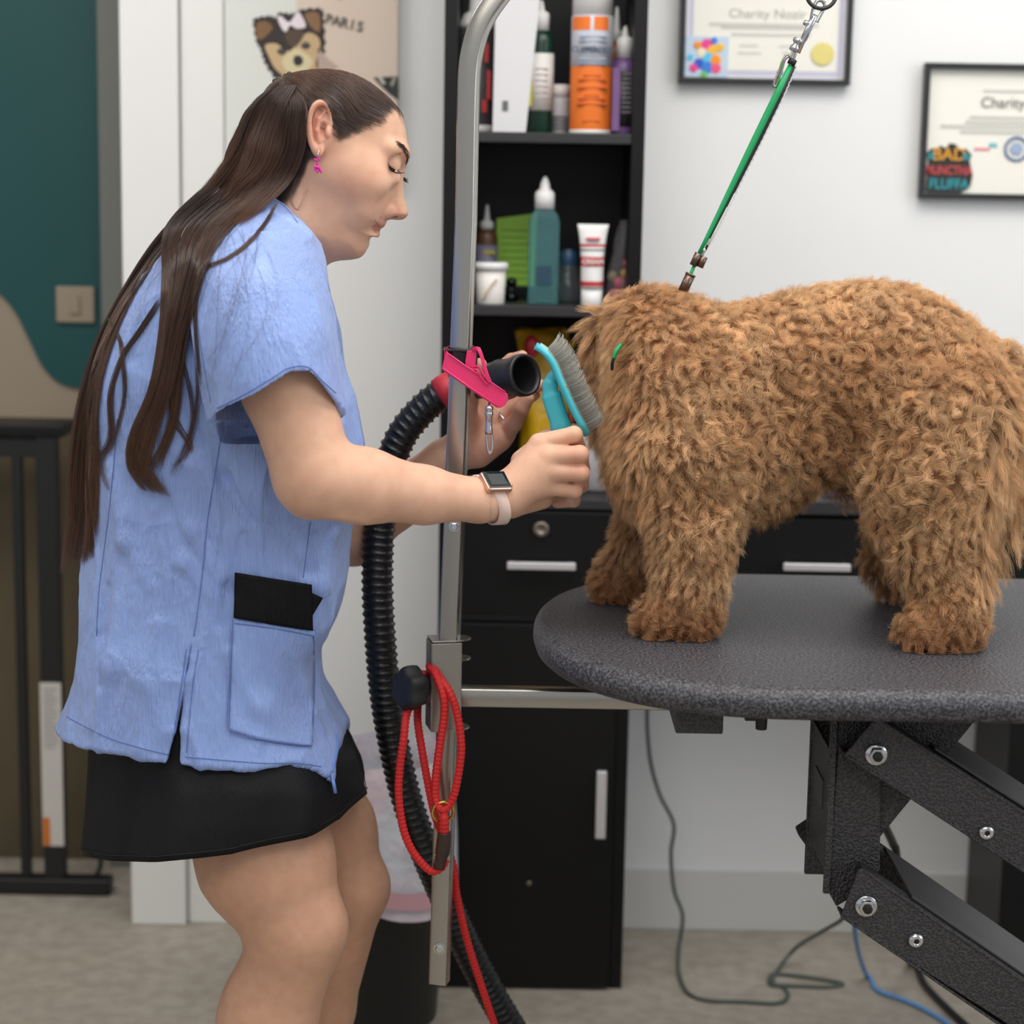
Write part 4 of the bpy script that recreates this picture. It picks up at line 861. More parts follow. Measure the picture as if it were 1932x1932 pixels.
na = P(905, 722, 2.515); nb = P(992, 707, 2.455); nd = (nb - na) / np.linalg.norm(nb - na)
MB().tube([P(858, 728, 2.515), P(842, 738, 2.515), P(830, 746, 2.515)], [.0215, .0225, .0215], 24).build('cuff', mat('red_rubber_cuff', (196, 44, 58), .5, bump=(200, .3, .001)), hs, smooth=True, label='red cuff')
M_nz = mat('black_rubber', (36, 37, 40), .42)
L0 = np.linalg.norm(nb - na)
MB().lathe([(.019, -.03), (.0205, 0), (.0235, L0 * .42), (.0248, L0 * .46), (.0252, L0 * .5), (.0238, L0 * .54), (.0240, L0 * .78), (.0262, L0 * .86), (.0268, L0 * .97), (.0262, L0), (.0225, L0 + .0005), (.0222, L0 * .9), (.0205, L0 * .3), (.0, L0 * .25)], na, nd, 48).build('nozzle', M_nz, hs, smooth=True, label='smooth black rubber nozzle')

# ---------------------------------------------------------------- bin with a white liner, cables on the floor
bnY = 3.05
tb = thing('trash_bin', 'black bin with a white and pink liner bag between her legs and the cabinet', 'bin', np.array([X(728, 1800, bnY), bnY, 0]))
c = np.array([X(722, 1800, bnY), bnY, 0]); hb = Z(730, 1712, bnY - .1)
MB().lathe([(0, 0), (.085, 0), (.088, .004), (.105, hb + .02), (.11, hb + .024), (.11, hb + .03), (.1, hb + .028), (.083, .01), (0, .01)], c, seg=40).build('bin_body', mat('black_bin', (16, 16, 18), .4), tb, smooth=True)
M_bag = mat('white_liner', (206, 210, 218), .42, bump=(26, .6, .01), vary=(9, .6, (226, 190, 198)))
mb = MB(); v = []; nr = 16; ns = 64; ht = Z(720, 1402, bnY)
for i in range(nr):
    s = i / (nr - 1)
    for k in range(ns):
        a_ = 2 * math.pi * k / ns; fold = .05 * math.sin(7 * a_ + 2 * s) + .03 * math.sin(13 * a_ - 4 * s)
        r_ = .118 + .004 * math.sin(9 * a_) * s - .012 * s
        z_ = hb - .012 + (ht - hb) * s + .012 * math.sin(3 * a_ + 1.3) * (1 - s)
        r_ *= 1 + fold * (.3 + .7 * s)
        v.append((c[0] + r_ * math.cos(a_), c[1] + r_ * math.sin(a_), z_))
f = [(i * ns + k, i * ns + (k + 1) % ns, (i + 1) * ns + (k + 1) % ns, (i + 1) * ns + k) for i in range(nr - 1) for k in range(ns)]
lb = mb.add(v, f).build('liner_bag', M_bag, tb, smooth=True, label='crumpled white liner bag with a pink patch')
q = P(750, 1688, bnY - .12)
v = []; f = []
for i in range(13):
    a_ = math.radians(250 + 5.5 * i)
    for z_ in (hb + .002, hb + .03): v.append((c[0] + .1215 * math.cos(a_) * (1 + .03 * math.sin(7 * a_)), c[1] + .1215 * math.sin(a_) * (1 + .03 * math.sin(7 * a_)), z_ + .012 * math.sin(3 * a_ + 1.3) + .005))
for i in range(12): f.append((2 * i, 2 * i + 2, 2 * i + 3, 2 * i + 1))
MB().add(v, f).build('pink_print', mat('pink_bag_print', (214, 164, 172), .5), lb, smooth=True)
def cable(ctrl, r, m_, name, label, n=10):
    pth_ = cr(ctrl, n); pth_[:, 2] = np.maximum(pth_[:, 2], r)
    return tag(MB().tube(pth_, r, 10).build(name, m_, smooth=True), label, 'cable')
M_cab = mat('grey_green_cable', (76, 86, 80), .5); r_ = .0034
fl = lambda x, y, r=r_: Pz(x, y, r)
cable([P(1222, 1325, 3.36), P(1221, 1370, 3.37), P(1228, 1440, 3.37), P(1245, 1500, 3.38), P(1271, 1555, 3.38), P(1266, 1610, 3.38), P(1272, 1680, 3.38), P(1288, 1728, 3.38), P(1281, 1790, 3.36), P(1281, 1855, 3.22) * [1, 1, 0] + [0, 0, r_ * 2], fl(1300, 1875), fl(1340, 1888), fl(1400, 1890), fl(1465, 1893), fl(1486, 1880), fl(1478, 1862), fl(1455, 1858), fl(1452, 1843), fl(1470, 1838), fl(1540, 1846), fl(1590, 1856), fl(1560, 1862), fl(1500, 1860), fl(1462, 1856), fl(1462, 1838), P(1500, 1790, 3.28), P(1550, 1758, 3.1), P(1588, 1735, 2.9), P(1600, 1712, 2.8), P(1640, 1680, 2.75)], r_, M_cab, 'power_cable', 'thin grey green cable down the wall and coiled on the floor')
cable([P(1612, 1725, 2.7), P(1614, 1765, 2.85), P(1622, 1805, 3.1), fl(1636, 1842, .004), fl(1655, 1868, .004), fl(1700, 1885, .004), fl(1745, 1905, .004), fl(1800, 1940, .004), fl(1880, 2010, .004)], .004, mat('blue_cable', (98, 150, 204), .45), 'blue_cable', 'light blue cable on the floor under the table frame')
cable([P(1640, 1500, 2.6), P(1670, 1560, 2.66), P(1685, 1592, 2.7), P(1692, 1620, 2.72), P(1700, 1760, 2.9), fl(1718, 1815, .006), fl(1745, 1858, .006), fl(1790, 1905, .006), fl(1840, 1950, .006), fl(1920, 2020, .006)], .006, mat('black_cable', (22, 22, 24), .45), 'black_cable', 'thick black cable on the floor, right of the blue cable')
# ---------------------------------------------------------------- implicit surfaces: shapes blended smoothly, then meshed as one surface
from concurrent.futures import ThreadPoolExecutor
def smin(a, b, k):
    h = np.clip(.5 + .5 * (b - a) / k, 0, 1); return b + (a - b) * h - k * h * (1 - h)
class Solid:
    def __init__(s): s.p = []
    def _add(s, fn, lo, hi, op, k): s.p.append((fn, np.asarray(lo, float), np.asarray(hi, float), op, k)); return s
    def cone(s, a, b, ra, rb, k=.01, op='u', flat=None):     # flat: (axis, factor) squashes along that axis
        a = np.asarray(a, float); b = np.asarray(b, float); ba = b - a; L2 = float(ba @ ba) + 1e-12
        def fn(p):
            q = p - a; t = np.clip(q @ ba / L2, 0, 1); d = q - t[:, None] * ba
            if flat is not None:
                ax = np.asarray(flat[0]); pr_ = d @ ax; d = d + np.outer(pr_ * (1 / flat[1] - 1), ax)
            return np.sqrt((d * d).sum(1)) - (ra + (rb - ra) * t)
        r = max(ra, rb); return s._add(fn, np.minimum(a, b) - r, np.maximum(a, b) + r, op, k)
    def chain(s, pts, rs, k=.01, op='u', flat=None):
        for i in range(len(pts) - 1): s.cone(pts[i], pts[i + 1], rs[i], rs[i + 1], k, op, flat)
        return s
    def ell(s, c, r, rot=None, k=.01, op='u'):
        c = np.asarray(c, float); r = np.asarray(r, float); M = np.eye(3) if rot is None else np.asarray(rot)
        def fn(p):
            q = (p - c) @ M; k0 = np.sqrt(((q / r) ** 2).sum(1)); k1 = np.sqrt(((q / r ** 2) ** 2).sum(1)) + 1e-9
            return k0 * (k0 - 1) / k1
        R = r.max(); return s._add(fn, c - R, c + R, op, k)
    def func(s, fn, lo, hi, k=.01, op='u'): return s._add(fn, lo, hi, op, k)
    def ev(s, p, lo=None, hi=None, pad=0.0):
        if lo is None: lo = p.min(0); hi = p.max(0)
        f = np.full(len(p), 1.0)
        for fn, a, b, op, k in s.p:
            m = k + pad
            if (a - m > hi).any() or (b + m < lo).any(): continue
            d = np.clip(np.nan_to_num(fn(p), nan=1.0), -1, 1)
            f = smin(f, d, k) if op == 'u' else -smin(-f, d, k)
        return f
    def bounds(s):
        u = [q for q in s.p if q[3] == 'u']; return np.min([q[1] for q in u], 0), np.max([q[2] for q in u], 0)
def polygonize(sd, h, lo=None, hi=None, keep=None, N=20):
    b0, b1 = sd.bounds(); lo = b0 - 2 * h if lo is None else np.maximum(lo, b0 - 2 * h); hi = b1 + 2 * h if hi is None else np.minimum(hi, b1 + 2 * h)
    g0 = np.floor(lo / h).astype(int); n = np.ceil((hi - lo) / (h * N)).astype(int) + 1
    ch = np.array([(i, j, k) for i in range(n[0]) for j in range(n[1]) for k in range(n[2])])
    cen = (g0 + (ch + .5) * N) * h; rad = N * h * .95
    fc = np.concatenate([sd.ev(cen[i:i + 1], cen[i] - .05, cen[i] + .05, .06) for i in range(len(cen))]) if len(cen) < 400 else sd.ev(cen, cen.min(0), cen.max(0), .1)
    ch = ch[np.abs(fc) < rad * 1.35 + .004]
    I = np.arange(N + 2); gx, gy, gz = np.meshgrid(I, I, I, indexing='ij'); G = np.stack([gx.ravel(), gy.ravel(), gz.ravel()], 1)
    offs = [(a, b, c) for a in (0, 1) for b in (0, 1) for c in (0, 1)]
    def work(c):
        o = g0 + c * N; P_ = (o + G) * h
        F = sd.ev(P_, P_[0], P_[-1], 2 * h).reshape(N + 2, N + 2, N + 2)
        sg = F < 0
        if sg.all() or not sg.any(): return None
        M = N + 1; cnt = np.zeros((M, M, M)); sm = np.zeros((M, M, M, 3))
        for ax in range(3):
            for (u, v) in ((0, 0), (0, 1), (1, 0), (1, 1)):
                st = [0, 0, 0]; oth = [q for q in range(3) if q != ax]; st[oth[0]] = u; st[oth[1]] = v
                A = F[st[0]:st[0] + M, st[1]:st[1] + M, st[2]:st[2] + M]; en = list(st); en[ax] += 1
                B = F[en[0]:en[0] + M, en[1]:en[1] + M, en[2]:en[2] + M]
                x = (A < 0) != (B < 0); t = np.where(x, A / np.where(x, A - B, 1), 0)
                cnt += x
                for q in range(3): sm[..., q] += np.where(x, (t if q == ax else st[q]), 0)
        act = cnt > 0; idx = np.argwhere(act)
        pos = (o + idx + sm[act] / cnt[act][:, None]) * h
        gi = o + idx; key = ((gi[:, 0] + 40000) * 90000 + (gi[:, 1] + 40000)) * 90000 + gi[:, 2] + 40000
        quads = []
        kf = lambda c3: ((o[0] + c3[:, 0] + 40000) * 90000 + (o[1] + c3[:, 1] + 40000)) * 90000 + o[2] + c3[:, 2] + 40000
        for ax in range(3):
            oth = [q for q in range(3) if q != ax]; e0 = [1, 1, 1]; e0[ax] = 0
            A = sg[e0[0]:e0[0] + N, e0[1]:e0[1] + N, e0[2]:e0[2] + N]; e1 = list(e0); e1[ax] += 1
            B = sg[e1[0]:e1[0] + N, e1[1]:e1[1] + N, e1[2]:e1[2] + N]
            w = np.argwhere(A != B)
            if not len(w): continue
            fl_ = A[w[:, 0], w[:, 1], w[:, 2]]; base = w + np.array(e0)
            cs_ = []
            for (u, v) in ((-1, -1), (0, -1), (0, 0), (-1, 0)):
                c3 = base.copy(); c3[:, oth[0]] += u; c3[:, oth[1]] += v; cs_.append(kf(c3))
            q = np.stack(cs_, 1)
            if ax == 1: fl_ = ~fl_
            q[~fl_] = q[~fl_][:, ::-1]; quads.append(q)
        return key, pos, np.concatenate(quads) if quads else np.zeros((0, 4), np.int64)
    with ThreadPoolExecutor(4) as ex: res = [r for r in ex.map(work, ch) if r is not None]
    key = np.concatenate([r[0] for r in res]); pos = np.concatenate([r[1] for r in res]); qd = np.concatenate([r[2] for r in res])
    uk, ui = np.unique(key, return_index=True); pos = pos[ui]
    qi = np.searchsorted(uk, qd)
    if keep is not None:
        c = pos[qi].mean(1); qi = qi[keep(c)]
    used, inv = np.unique(qi, return_inverse=True)
    return pos[used], inv.reshape(qi.shape)
def quadmesh(name, pos, quads, m, parent=None, attr=None, kind=None, label=None):
    me = bpy.data.meshes.new(name); me.vertices.add(len(pos)); me.vertices.foreach_set('co', pos.astype(np.float32).ravel())
    me.loops.add(quads.size); me.polygons.add(len(quads)); me.loops.foreach_set('vertex_index', quads.astype(np.int32).ravel())
    me.polygons.foreach_set('loop_start', np.arange(0, quads.size, 4, dtype=np.int32)); me.update(calc_edges=True)
    me.polygons.foreach_set('use_smooth', np.ones(len(quads), bool))
    for an, av in (attr or {}).items():
        if av.ndim == 2:
            a = me.attributes.new(an, 'FLOAT_COLOR', 'POINT'); a.data.foreach_set('color', np.concatenate([av, np.ones((len(av), 1))], 1).astype(np.float32).ravel())
        else:
            a = me.attributes.new(an, 'FLOAT', 'POINT'); a.data.foreach_set('value', av.astype(np.float32))
    me.materials.append(m); o = bpy.data.objects.new(name, me); COL.objects.link(o)
    if parent: setparent(o, parent)
    if kind: o['kind'] = kind
    if label: o['label'] = label
    return o
def normals(pos, quads):
    n = np.cross(pos[quads[:, 2]] - pos[quads[:, 0]], pos[quads[:, 3]] - pos[quads[:, 1]]); vn = np.zeros_like(pos)
    for k in range(4): np.add.at(vn, quads[:, k], n)
    return vn / (np.linalg.norm(vn, axis=1, keepdims=True) + 1e-12)
def smooth_mesh(pos, quads, it=2, lam=.5):
    for _ in range(it):
        acc = np.zeros_like(pos); cnt = np.zeros(len(pos))
        for k in range(4):
            np.add.at(acc, quads[:, k], pos[quads[:, (k + 1) % 4]]); np.add.at(cnt, quads[:, k], 1)
            np.add.at(acc, quads[:, k], pos[quads[:, k - 1]]); np.add.at(cnt, quads[:, k], 1)
        a = acc / np.maximum(cnt, 1)[:, None]; pos = pos + lam * (a - pos)
    return pos
_H = np.random.default_rng(5).random(4096)
def vnoise(p, sc, seed=0):       # smooth value noise, -1..1
    q = np.asarray(p) * sc + seed * 17.3; i = np.floor(q).astype(np.int64); f = q - i; f = f * f * (3 - 2 * f); out = 0
    for a in (0, 1):
        for b in (0, 1):
            for c in (0, 1):
                hsh = ((i[:, 0] + a) * 73856093 ^ (i[:, 1] + b) * 19349663 ^ (i[:, 2] + c) * 83492791) & 4095
                w = (f[:, 0] if a else 1 - f[:, 0]) * (f[:, 1] if b else 1 - f[:, 1]) * (f[:, 2] if c else 1 - f[:, 2])
                out = out + _H[hsh] * w
    return out * 2 - 1
def bvh_of(o):
    me = o.data; n = len(me.vertices); co_ = np.empty(n * 3, np.float32); me.vertices.foreach_get('co', co_)
    return BVHTree.FromPolygons([tuple(c) for c in co_.reshape(-1, 3)], [tuple(p.vertices) for p in me.polygons])
CV = Vector(C_)
def hit(bvh, x, y, default=None):
    d = F_ + R_ * (x - 966) / FPX - U_ * (y - 966) / FPX; d = Vector(d).normalized()
    loc, nor, i, dist = bvh.ray_cast(CV, d)
    if loc is None: return (None, None) if default is None else (P(x, y, default), -EY)
    return np.array(loc), np.array(nor)
def axes(d, up=(0, 0, 1)):       # columns: d, side, up
    d = np.asarray(d, float); d /= np.linalg.norm(d); u = np.asarray(up, float); u = u - (u @ d) * d; u /= np.linalg.norm(u); return np.stack([d, np.cross(u, d), u], 1)
def zloft(table, ex=2.2, grow=0.0):
    # table rows: (py, x_left, x_right, Yc, b); world loft along z
    T = []
    for (y, xl, xr, Yc, b) in table:
        a_ = P(xl, y, Yc); b_ = P(xr, y, Yc); T.append(((a_[2] + b_[2]) / 2, a_[0], b_[0], Yc, b))
    T = cr(np.array(T), 6); T = T[np.argsort(T[:, 0])]
    z, xl, xr, yc, b = T.T
    def fn(p):
        Zp = p[:, 2]; L_ = np.interp(Zp, z, xl); R2 = np.interp(Zp, z, xr); Yc = np.interp(Zp, z, yc); B = np.interp(Zp, z, b) + grow
        a = (R2 - L_) / 2 + grow; cx = (L_ + R2) / 2
        q = (np.abs((p[:, 0] - cx) / a) ** ex + np.abs((p[:, 1] - Yc) / B) ** ex) ** (1 / ex)
        d = (q - 1) * np.minimum(a, B)
        return np.maximum(d, np.maximum(z[0] - Zp, Zp - z[-1]))
    g = max(grow, 0)
    return fn, (xl.min() - g, (yc - b).min() - g, z[0]), (xr.max() + g, (yc + b).max() + g, z[-1])
def skinmat(name):
    m = bpy.data.materials.new(name); m.use_nodes = True; nt = m.node_tree; b = nt.nodes['Principled BSDF']
    at = nt.nodes.new('ShaderNodeAttribute'); at.attribute_name = 'pigment'
    tc = nt.nodes.new('ShaderNodeTexCoord'); n = nt.nodes.new('ShaderNodeTexNoise'); n.inputs['Scale'].default_value = 55; n.inputs['Detail'].default_value = 5
    mx = nt.nodes.new('ShaderNodeMix'); mx.data_type = 'RGBA'; mx.blend_type = 'MULTIPLY'
    rp = nt.nodes.new('ShaderNodeValToRGB'); rp.color_ramp.elements[0].color = (.86, .80, .78, 1); rp.color_ramp.elements[1].color = (1.0, 1.0, 1.0, 1)
    rp.color_ramp.elements[0].position = .3; rp.color_ramp.elements[1].position = .62; mx.inputs[0].default_value = .6
    nt.links.new(tc.outputs['Object'], n.inputs['Vector']); nt.links.new(n.outputs['Fac'], rp.inputs[0])
    nt.links.new(at.outputs['Color'], mx.inputs[6]); nt.links.new(rp.outputs[0], mx.inputs[7]); nt.links.new(mx.outputs[2], b.inputs['Base Color'])
    b.inputs['Roughness'].default_value = .48; b.inputs['Specular IOR Level'].default_value = .35
    b.inputs['Subsurface Weight'].default_value = .22; b.inputs['Subsurface Radius'].default_value = (.012, .004, .002); b.inputs['Subsurface Scale'].default_value = 1.0
    n2 = nt.nodes.new('ShaderNodeTexNoise'); n2.inputs['Scale'].default_value = 700; bp = nt.nodes.new('ShaderNodeBump'); bp.inputs['Strength'].default_value = .12; bp.inputs['Distance'].default_value = .0006
    nt.links.new(tc.outputs['Object'], n2.inputs['Vector']); nt.links.new(n2.outputs['Fac'], bp.inputs['Height']); nt.links.new(bp.outputs[0], b.inputs['Normal'])
    return m
M_skin = skinmat('skin')
# ---------------------------------------------------------------- the groomer
YH = 2.42; SH = S(YH)
def H(u, v, w=0): return P(u, v, YH + w / SH)
person = thing('person', 'woman with long brown hair in light blue tunic and black skirt, leaning toward the dog', 'person', np.array([X(480, 2400, 2.4), 2.42, 0]))
body = Solid(); px = 1 / SH
# skull, face and jaw from the head's own profile, rounded towards the sides
prof = np.array([(757, 212), (764, 238), (768, 262), (770, 286), (768, 306), (760, 326), (752, 345), (745, 362), (739, 385), (735, 402), (729, 415), (726, 424), (719, 432), (711, 435), (716, 441), (714, 449), (704, 454), (697, 461), (692, 470), (686, 479), (676, 486), (650, 490), (622, 490), (600, 480), (570, 470), (540, 440), (515, 400), (495, 350), (484, 300), (480, 250), (484, 214), (502, 176), (535, 150), (575, 139), (620, 136), (668, 144), (708, 168), (738, 192)], float)
dens = []
for i in range(len(prof)):
    a, b = prof[i], prof[(i + 1) % len(prof)]
    dens.append((a, b))
def poly_sdf(pts, x, y):
    d = np.full(x.shape, 1e9); ins = np.zeros(x.shape, bool); n = len(pts)
    for i in range(n):
        ax_, ay_ = pts[i]; bx_, by_ = pts[(i + 1) % n]; ex_, ey_ = bx_ - ax_, by_ - ay_
        t = np.clip(((x - ax_) * ex_ + (y - ay_) * ey_) / (ex_ * ex_ + ey_ * ey_ + 1e-9), 0, 1)
        d = np.minimum(d, (x - ax_ - t * ex_) ** 2 + (y - ay_ - t * ey_) ** 2)
        c = ((ay_ > y) != (by_ > y)) & (x < (bx_ - ax_) * (y - ay_) / (by_ - ay_ + 1e-12) + ax_); ins ^= c
    return np.where(ins, -1, 1) * np.sqrt(d)
class Prof2D:
    def __init__(s, pts, step=1.5, pad=30, blur=1):
        pts = cr(pts, 4, True); s.lo = pts.min(0) - pad; hi = pts.max(0) + pad; s.st = step
        nx, ny = ((hi - s.lo) / step).astype(int) + 2; gx, gy = np.meshgrid(s.lo[0] + np.arange(nx) * step, s.lo[1] + np.arange(ny) * step, indexing='ij')
        s.g = poly_sdf(pts, gx, gy); s.n = (nx, ny)
    def __call__(s, u, v):
        a = np.clip((u - s.lo[0]) / s.st, 0, s.n[0] - 2.001); b = np.clip((v - s.lo[1]) / s.st, 0, s.n[1] - 2.001); i = a.astype(int); j = b.astype(int); fa = a - i; fb = b - j; g = s.g
        return (g[i, j] * (1 - fa) + g[i + 1, j] * fa) * (1 - fb) + (g[i, j + 1] * (1 - fa) + g[i + 1, j + 1] * fa) * fb
def uvw(p):       # world to head pixels
    q = p - C_; z = q @ F_; u = 966 + FPX * (q @ R_) / z; v = 966 - FPX * (q @ U_) / z
    s = p[:, 1] / YH
    return 966 + (u - 966) * s, 966 + (v - 966) * s, (p[:, 1] - YH) * SH       # orthographic-like: scaled to the mid plane
def uvw_(p):
    # pixels of the point slid along x to the head's mid plane, so that the head is not a cone of sight lines
    q = p.copy(); w = (q[:, 1] - YH) * SH; q[:, 1] = YH
    r = q - C_; z = r @ F_; return 966 + FPX * (r @ R_) / z, 966 - FPX * (r @ U_) / z, w
def Hh(u, v, w=0): q = P(u, v, YH); q[1] += w / SH; return q
def H(u, v, w=0):      # near side by its own pixel; the far side mirrors it
    q = P(u, v, YH - abs(w) / SH)
    if w > 0: q[1] = 2 * YH - q[1]
    return q
def uvp(p):            # pixels seen on the near side, the far side mirrored
    q = p.copy(); q[:, 1] = YH - np.abs(q[:, 1] - YH); w = (p[:, 1] - YH) * SH
    r = q - C_; z = r @ F_; return 966 + FPX * (r @ R_) / z, 966 - FPX * (r @ U_) / z, w
Whead = np.array([(600, 220, 118), (540, 200, 108), (500, 250, 92), (720, 200, 92), (748, 250, 88), (762, 290, 80), (745, 320, 78), (700, 325, 97), (640, 320, 106), (655, 390, 95), (700, 380, 84), (725, 400, 56), (718, 430, 46), (690, 430, 66), (690, 465, 40), (660, 478, 48), (625, 440, 78), (600, 400, 84), (560, 420, 92), (520, 350, 88)], float)
def wmap(u, v):
    num = 0; den = 1e-9
    for a, b, c in Whead: g = np.exp(-((u - a) ** 2 + (v - b) ** 2) / (2 * 34 ** 2)); num = num + g * c; den = den + g
    return np.maximum(num / den, 20)
P2 = Prof2D(prof)
def headfn(p):
    u, v, w = uvw_(p); d = P2(u, v); W_ = wmap(u, v); Rr = 70.0
    Rr = 44 + 34 * np.clip((430 - v) / 100, 0, 1)
    m = np.sqrt(np.maximum(d + Rr, 0) ** 2 + (np.abs(w) * Rr / W_) ** 2) - Rr
    m = np.where(d < -Rr, np.maximum(np.abs(w) * Rr / W_ - Rr, m), m)
    return m * px * .8
a = H(470, 130, -130); b = H(780, 495, 130)
body.func(headfn, (a[0], a[1], b[2]), (b[0], b[1], a[2]), .004)
nosep = np.array([(758, 318), (760, 342), (762, 368), (766, 386), (770, 400), (768, 408), (760, 414), (748, 415), (734, 413), (722, 408), (714, 396), (728, 352), (742, 322)], float)
P2n = Prof2D(nosep, 1.0, 24)
def nosefn(p):
    u, v, w = uvw_(p); d = P2n(u, v); W_ = np.interp(v, [318, 345, 372, 392, 404, 416], [9, 13, 15, 19, 20, 15]); Rr = 15.0
    m = np.sqrt(np.maximum(d + Rr, 0) ** 2 + (np.abs(w) * Rr / W_) ** 2) - Rr
    return m * px * .8
a = H(705, 310, -32); b = H(775, 420, 32)
body.func(nosefn, (a[0], a[1], b[2]), (b[0], b[1], a[2]), .006)
for s in (-1, 1):
    body.ell(H(731, 399, 17 * s), np.array([15, 10, 12]) * px, axes((.9, 0, .15)), .004)                        # wing of the nose
    body.ell(H(690, 340, 74 * s), np.array([34, 16, 24]) * px, axes((.8, 0, -.3)), .03)                        # cheekbone
    body.ell(H(684, 392, 54 * s), np.array([22, 18, 24]) * px, None, .020)                                       # cheek by the mouth
    body.cone(H(757, 287, 22 * s), H(736, 278, 62 * s), 11 * px, 9 * px, .012)                                   # brow
    body.ell(H(746, 318, 44 * s), np.array([17, 18, 18]) * px, axes((.9, 0, -.3)), .014, 's')                    # eye socket
    body.ell(H(736, 309, 36 * s), np.array([19, 20, 17]) * px, None, .006)                                       # upper lid over the eyeball
    body.ell(H(737, 331, 40 * s), np.array([16, 12, 9]) * px, axes((.8, 0, -.5)), .014)                          # lower lid bag
    body.ell(H(741, 404, 11 * s), np.array([11, 4.5, 6]) * px, axes((.86, 0, -.38)), .0015, 's')                 # nostril
    body.chain([H(700, 368, 52 * s), H(690, 378, 58 * s), H(685, 395, 58 * s)], [2.0 * px, 3.4 * px, 1.6 * px], .005, 's')    # smile crease
    body.chain([H(722, 380, 27 * s), H(717, 392, 30 * s), H(722, 404, 24 * s)], [1.5 * px, 2 * px, 1.5 * px], .003, 's')
    lip1 = [H(697, 393, 40 * s), H(705, 405, 33 * s), H(712, 413, 22 * s), H(718, 420, 8 * s)]
    body.chain(lip1, [2.5 * px, 4.6 * px, 6 * px, 6.5 * px], .005)
    lip2 = [H(697, 399, 39 * s), H(700, 411, 33 * s), H(704, 424, 22 * s), H(707, 434, 8 * s)]
    body.chain(lip2, [2.5 * px, 5 * px, 6.4 * px, 7 * px], .005)
    body.chain([H(688, 386, 47 * s), H(694, 393, 44 * s), H(701, 405, 41 * s), H(709, 418, 34 * s), H(715, 428, 18 * s), H(718, 430, 0)], [1.4 * px, 1.7 * px, 1.7 * px, 1.8 * px, 1.9 * px, 1.9 * px], .002, 's')
body.ell(H(664, 462, 0), np.array([18, 26, 16]) * px, None, .012)                                               # chin
body.ell(H(703, 452, 0), np.array([7, 26, 5]) * px, None, .006, 's')
# eyelid slit and crease
for s in (-1, 1):
    body.chain([H(726, 300, 52 * s), H(731, 313, 55 * s), H(739, 321, 53 * s), H(752, 322, 40 * s)], [1.4 * px, 2.4 * px, 2.6 * px, 1.8 * px], .002, 's')
    body.chain([H(722, 292, 54 * s), H(736, 287, 56 * s), H(752, 290, 46 * s)], [1.2 * px, 2.0 * px, 1.5 * px], .004, 's')
# ears
for s in (-1, 1):
    w0 = 110 * s
    body.ell(H(604, 238, w0), np.array([19, 16, 46]) * px, None, .008)
    hel = cr([H(620, 236, w0 + 6 * s), H(623, 215, w0 + 12 * s), H(619, 199, w0 + 17 * s), H(606, 193, w0 + 20 * s), H(591, 201, w0 + 22 * s), H(583, 222, w0 + 22 * s), H(583, 246, w0 + 20 * s), H(587, 268, w0 + 16 * s), H(594, 284, w0 + 13 * s)], 3)
    body.chain(list(hel), list(np.interp(np.arange(len(hel)), [0, 6, 16, len(hel) - 1], [3.2, 5, 5.2, 4.6]) * px), .0022)
    body.ell(H(600, 283, w0 + 11 * s), np.array([10, 6, 13]) * px, None, .004)
    body.ell(H(610, 246, w0 + 17 * s), np.array([8.5, 9, 15]) * px, None, .0025, 's')
    body.ell(H(606, 214, w0 + 19 * s), np.array([9, 7, 12]) * px, None, .0025, 's')
    body.chain([H(614, 209, w0 + 12 * s), H(602, 224, w0 + 16 * s), H(598, 246, w0 + 17 * s), H(602, 266, w0 + 14 * s)], [3 * px] * 4, .003)
    body.ell(H(618, 250, w0 + 11 * s), np.array([5, 5, 9]) * px, None, .003)
# neck
body.chain([H(582, 330, 0), H(542, 410, 0), H(480, 490, 0)], [.046, .050, .062], .02)
body.chain([H(636, 426, 0), H(575, 428, 0)], [.032, .033], .015)
body.cone(H(596, 330, -52), H(560, 420, -30), .014, .016, .014)
# trunk core inside the tunic, limbs
TC = lambda x, y, Y=2.43: P(x, y, Y)
body.chain([TC(510, 500), TC(450, 620), TC(420, 900), TC(400, 1180), TC(400, 1330)], [.06, .09, .09, .095, .10], .03)
body.chain([TC(470, 540, 2.40), P(485, 520, 2.30), P(540, 720, 2.235), P(592, 898, 2.22)], [.06, .050, .0500, .045], .02)
body.chain([P(592, 898, 2.22), P(690, 917, 2.235), P(800, 934, 2.27), P(905, 944, 2.31), P(945, 940, 2.325)], [.045, .0415, .0325, .0248, .024], .012, flat=None)
body.ell(P(580, 950, 2.225), (.016, .018, .014), None, .014)
body.ell(P(640, 968, 2.215), (.03, .012, .006), axes((.97, 0, -.2)), .012)
body.chain([TC(480, 540, 2.48), P(530, 560, 2.54), P(590, 780, 2.56), P(664, 1008, 2.57)], [.06, .044, .040, .0395], .02)
body.chain([P(668, 1008, 2.575), P(745, 945, 2.565), P(838, 868, 2.555)], [.0405, .036, .0255], .012)
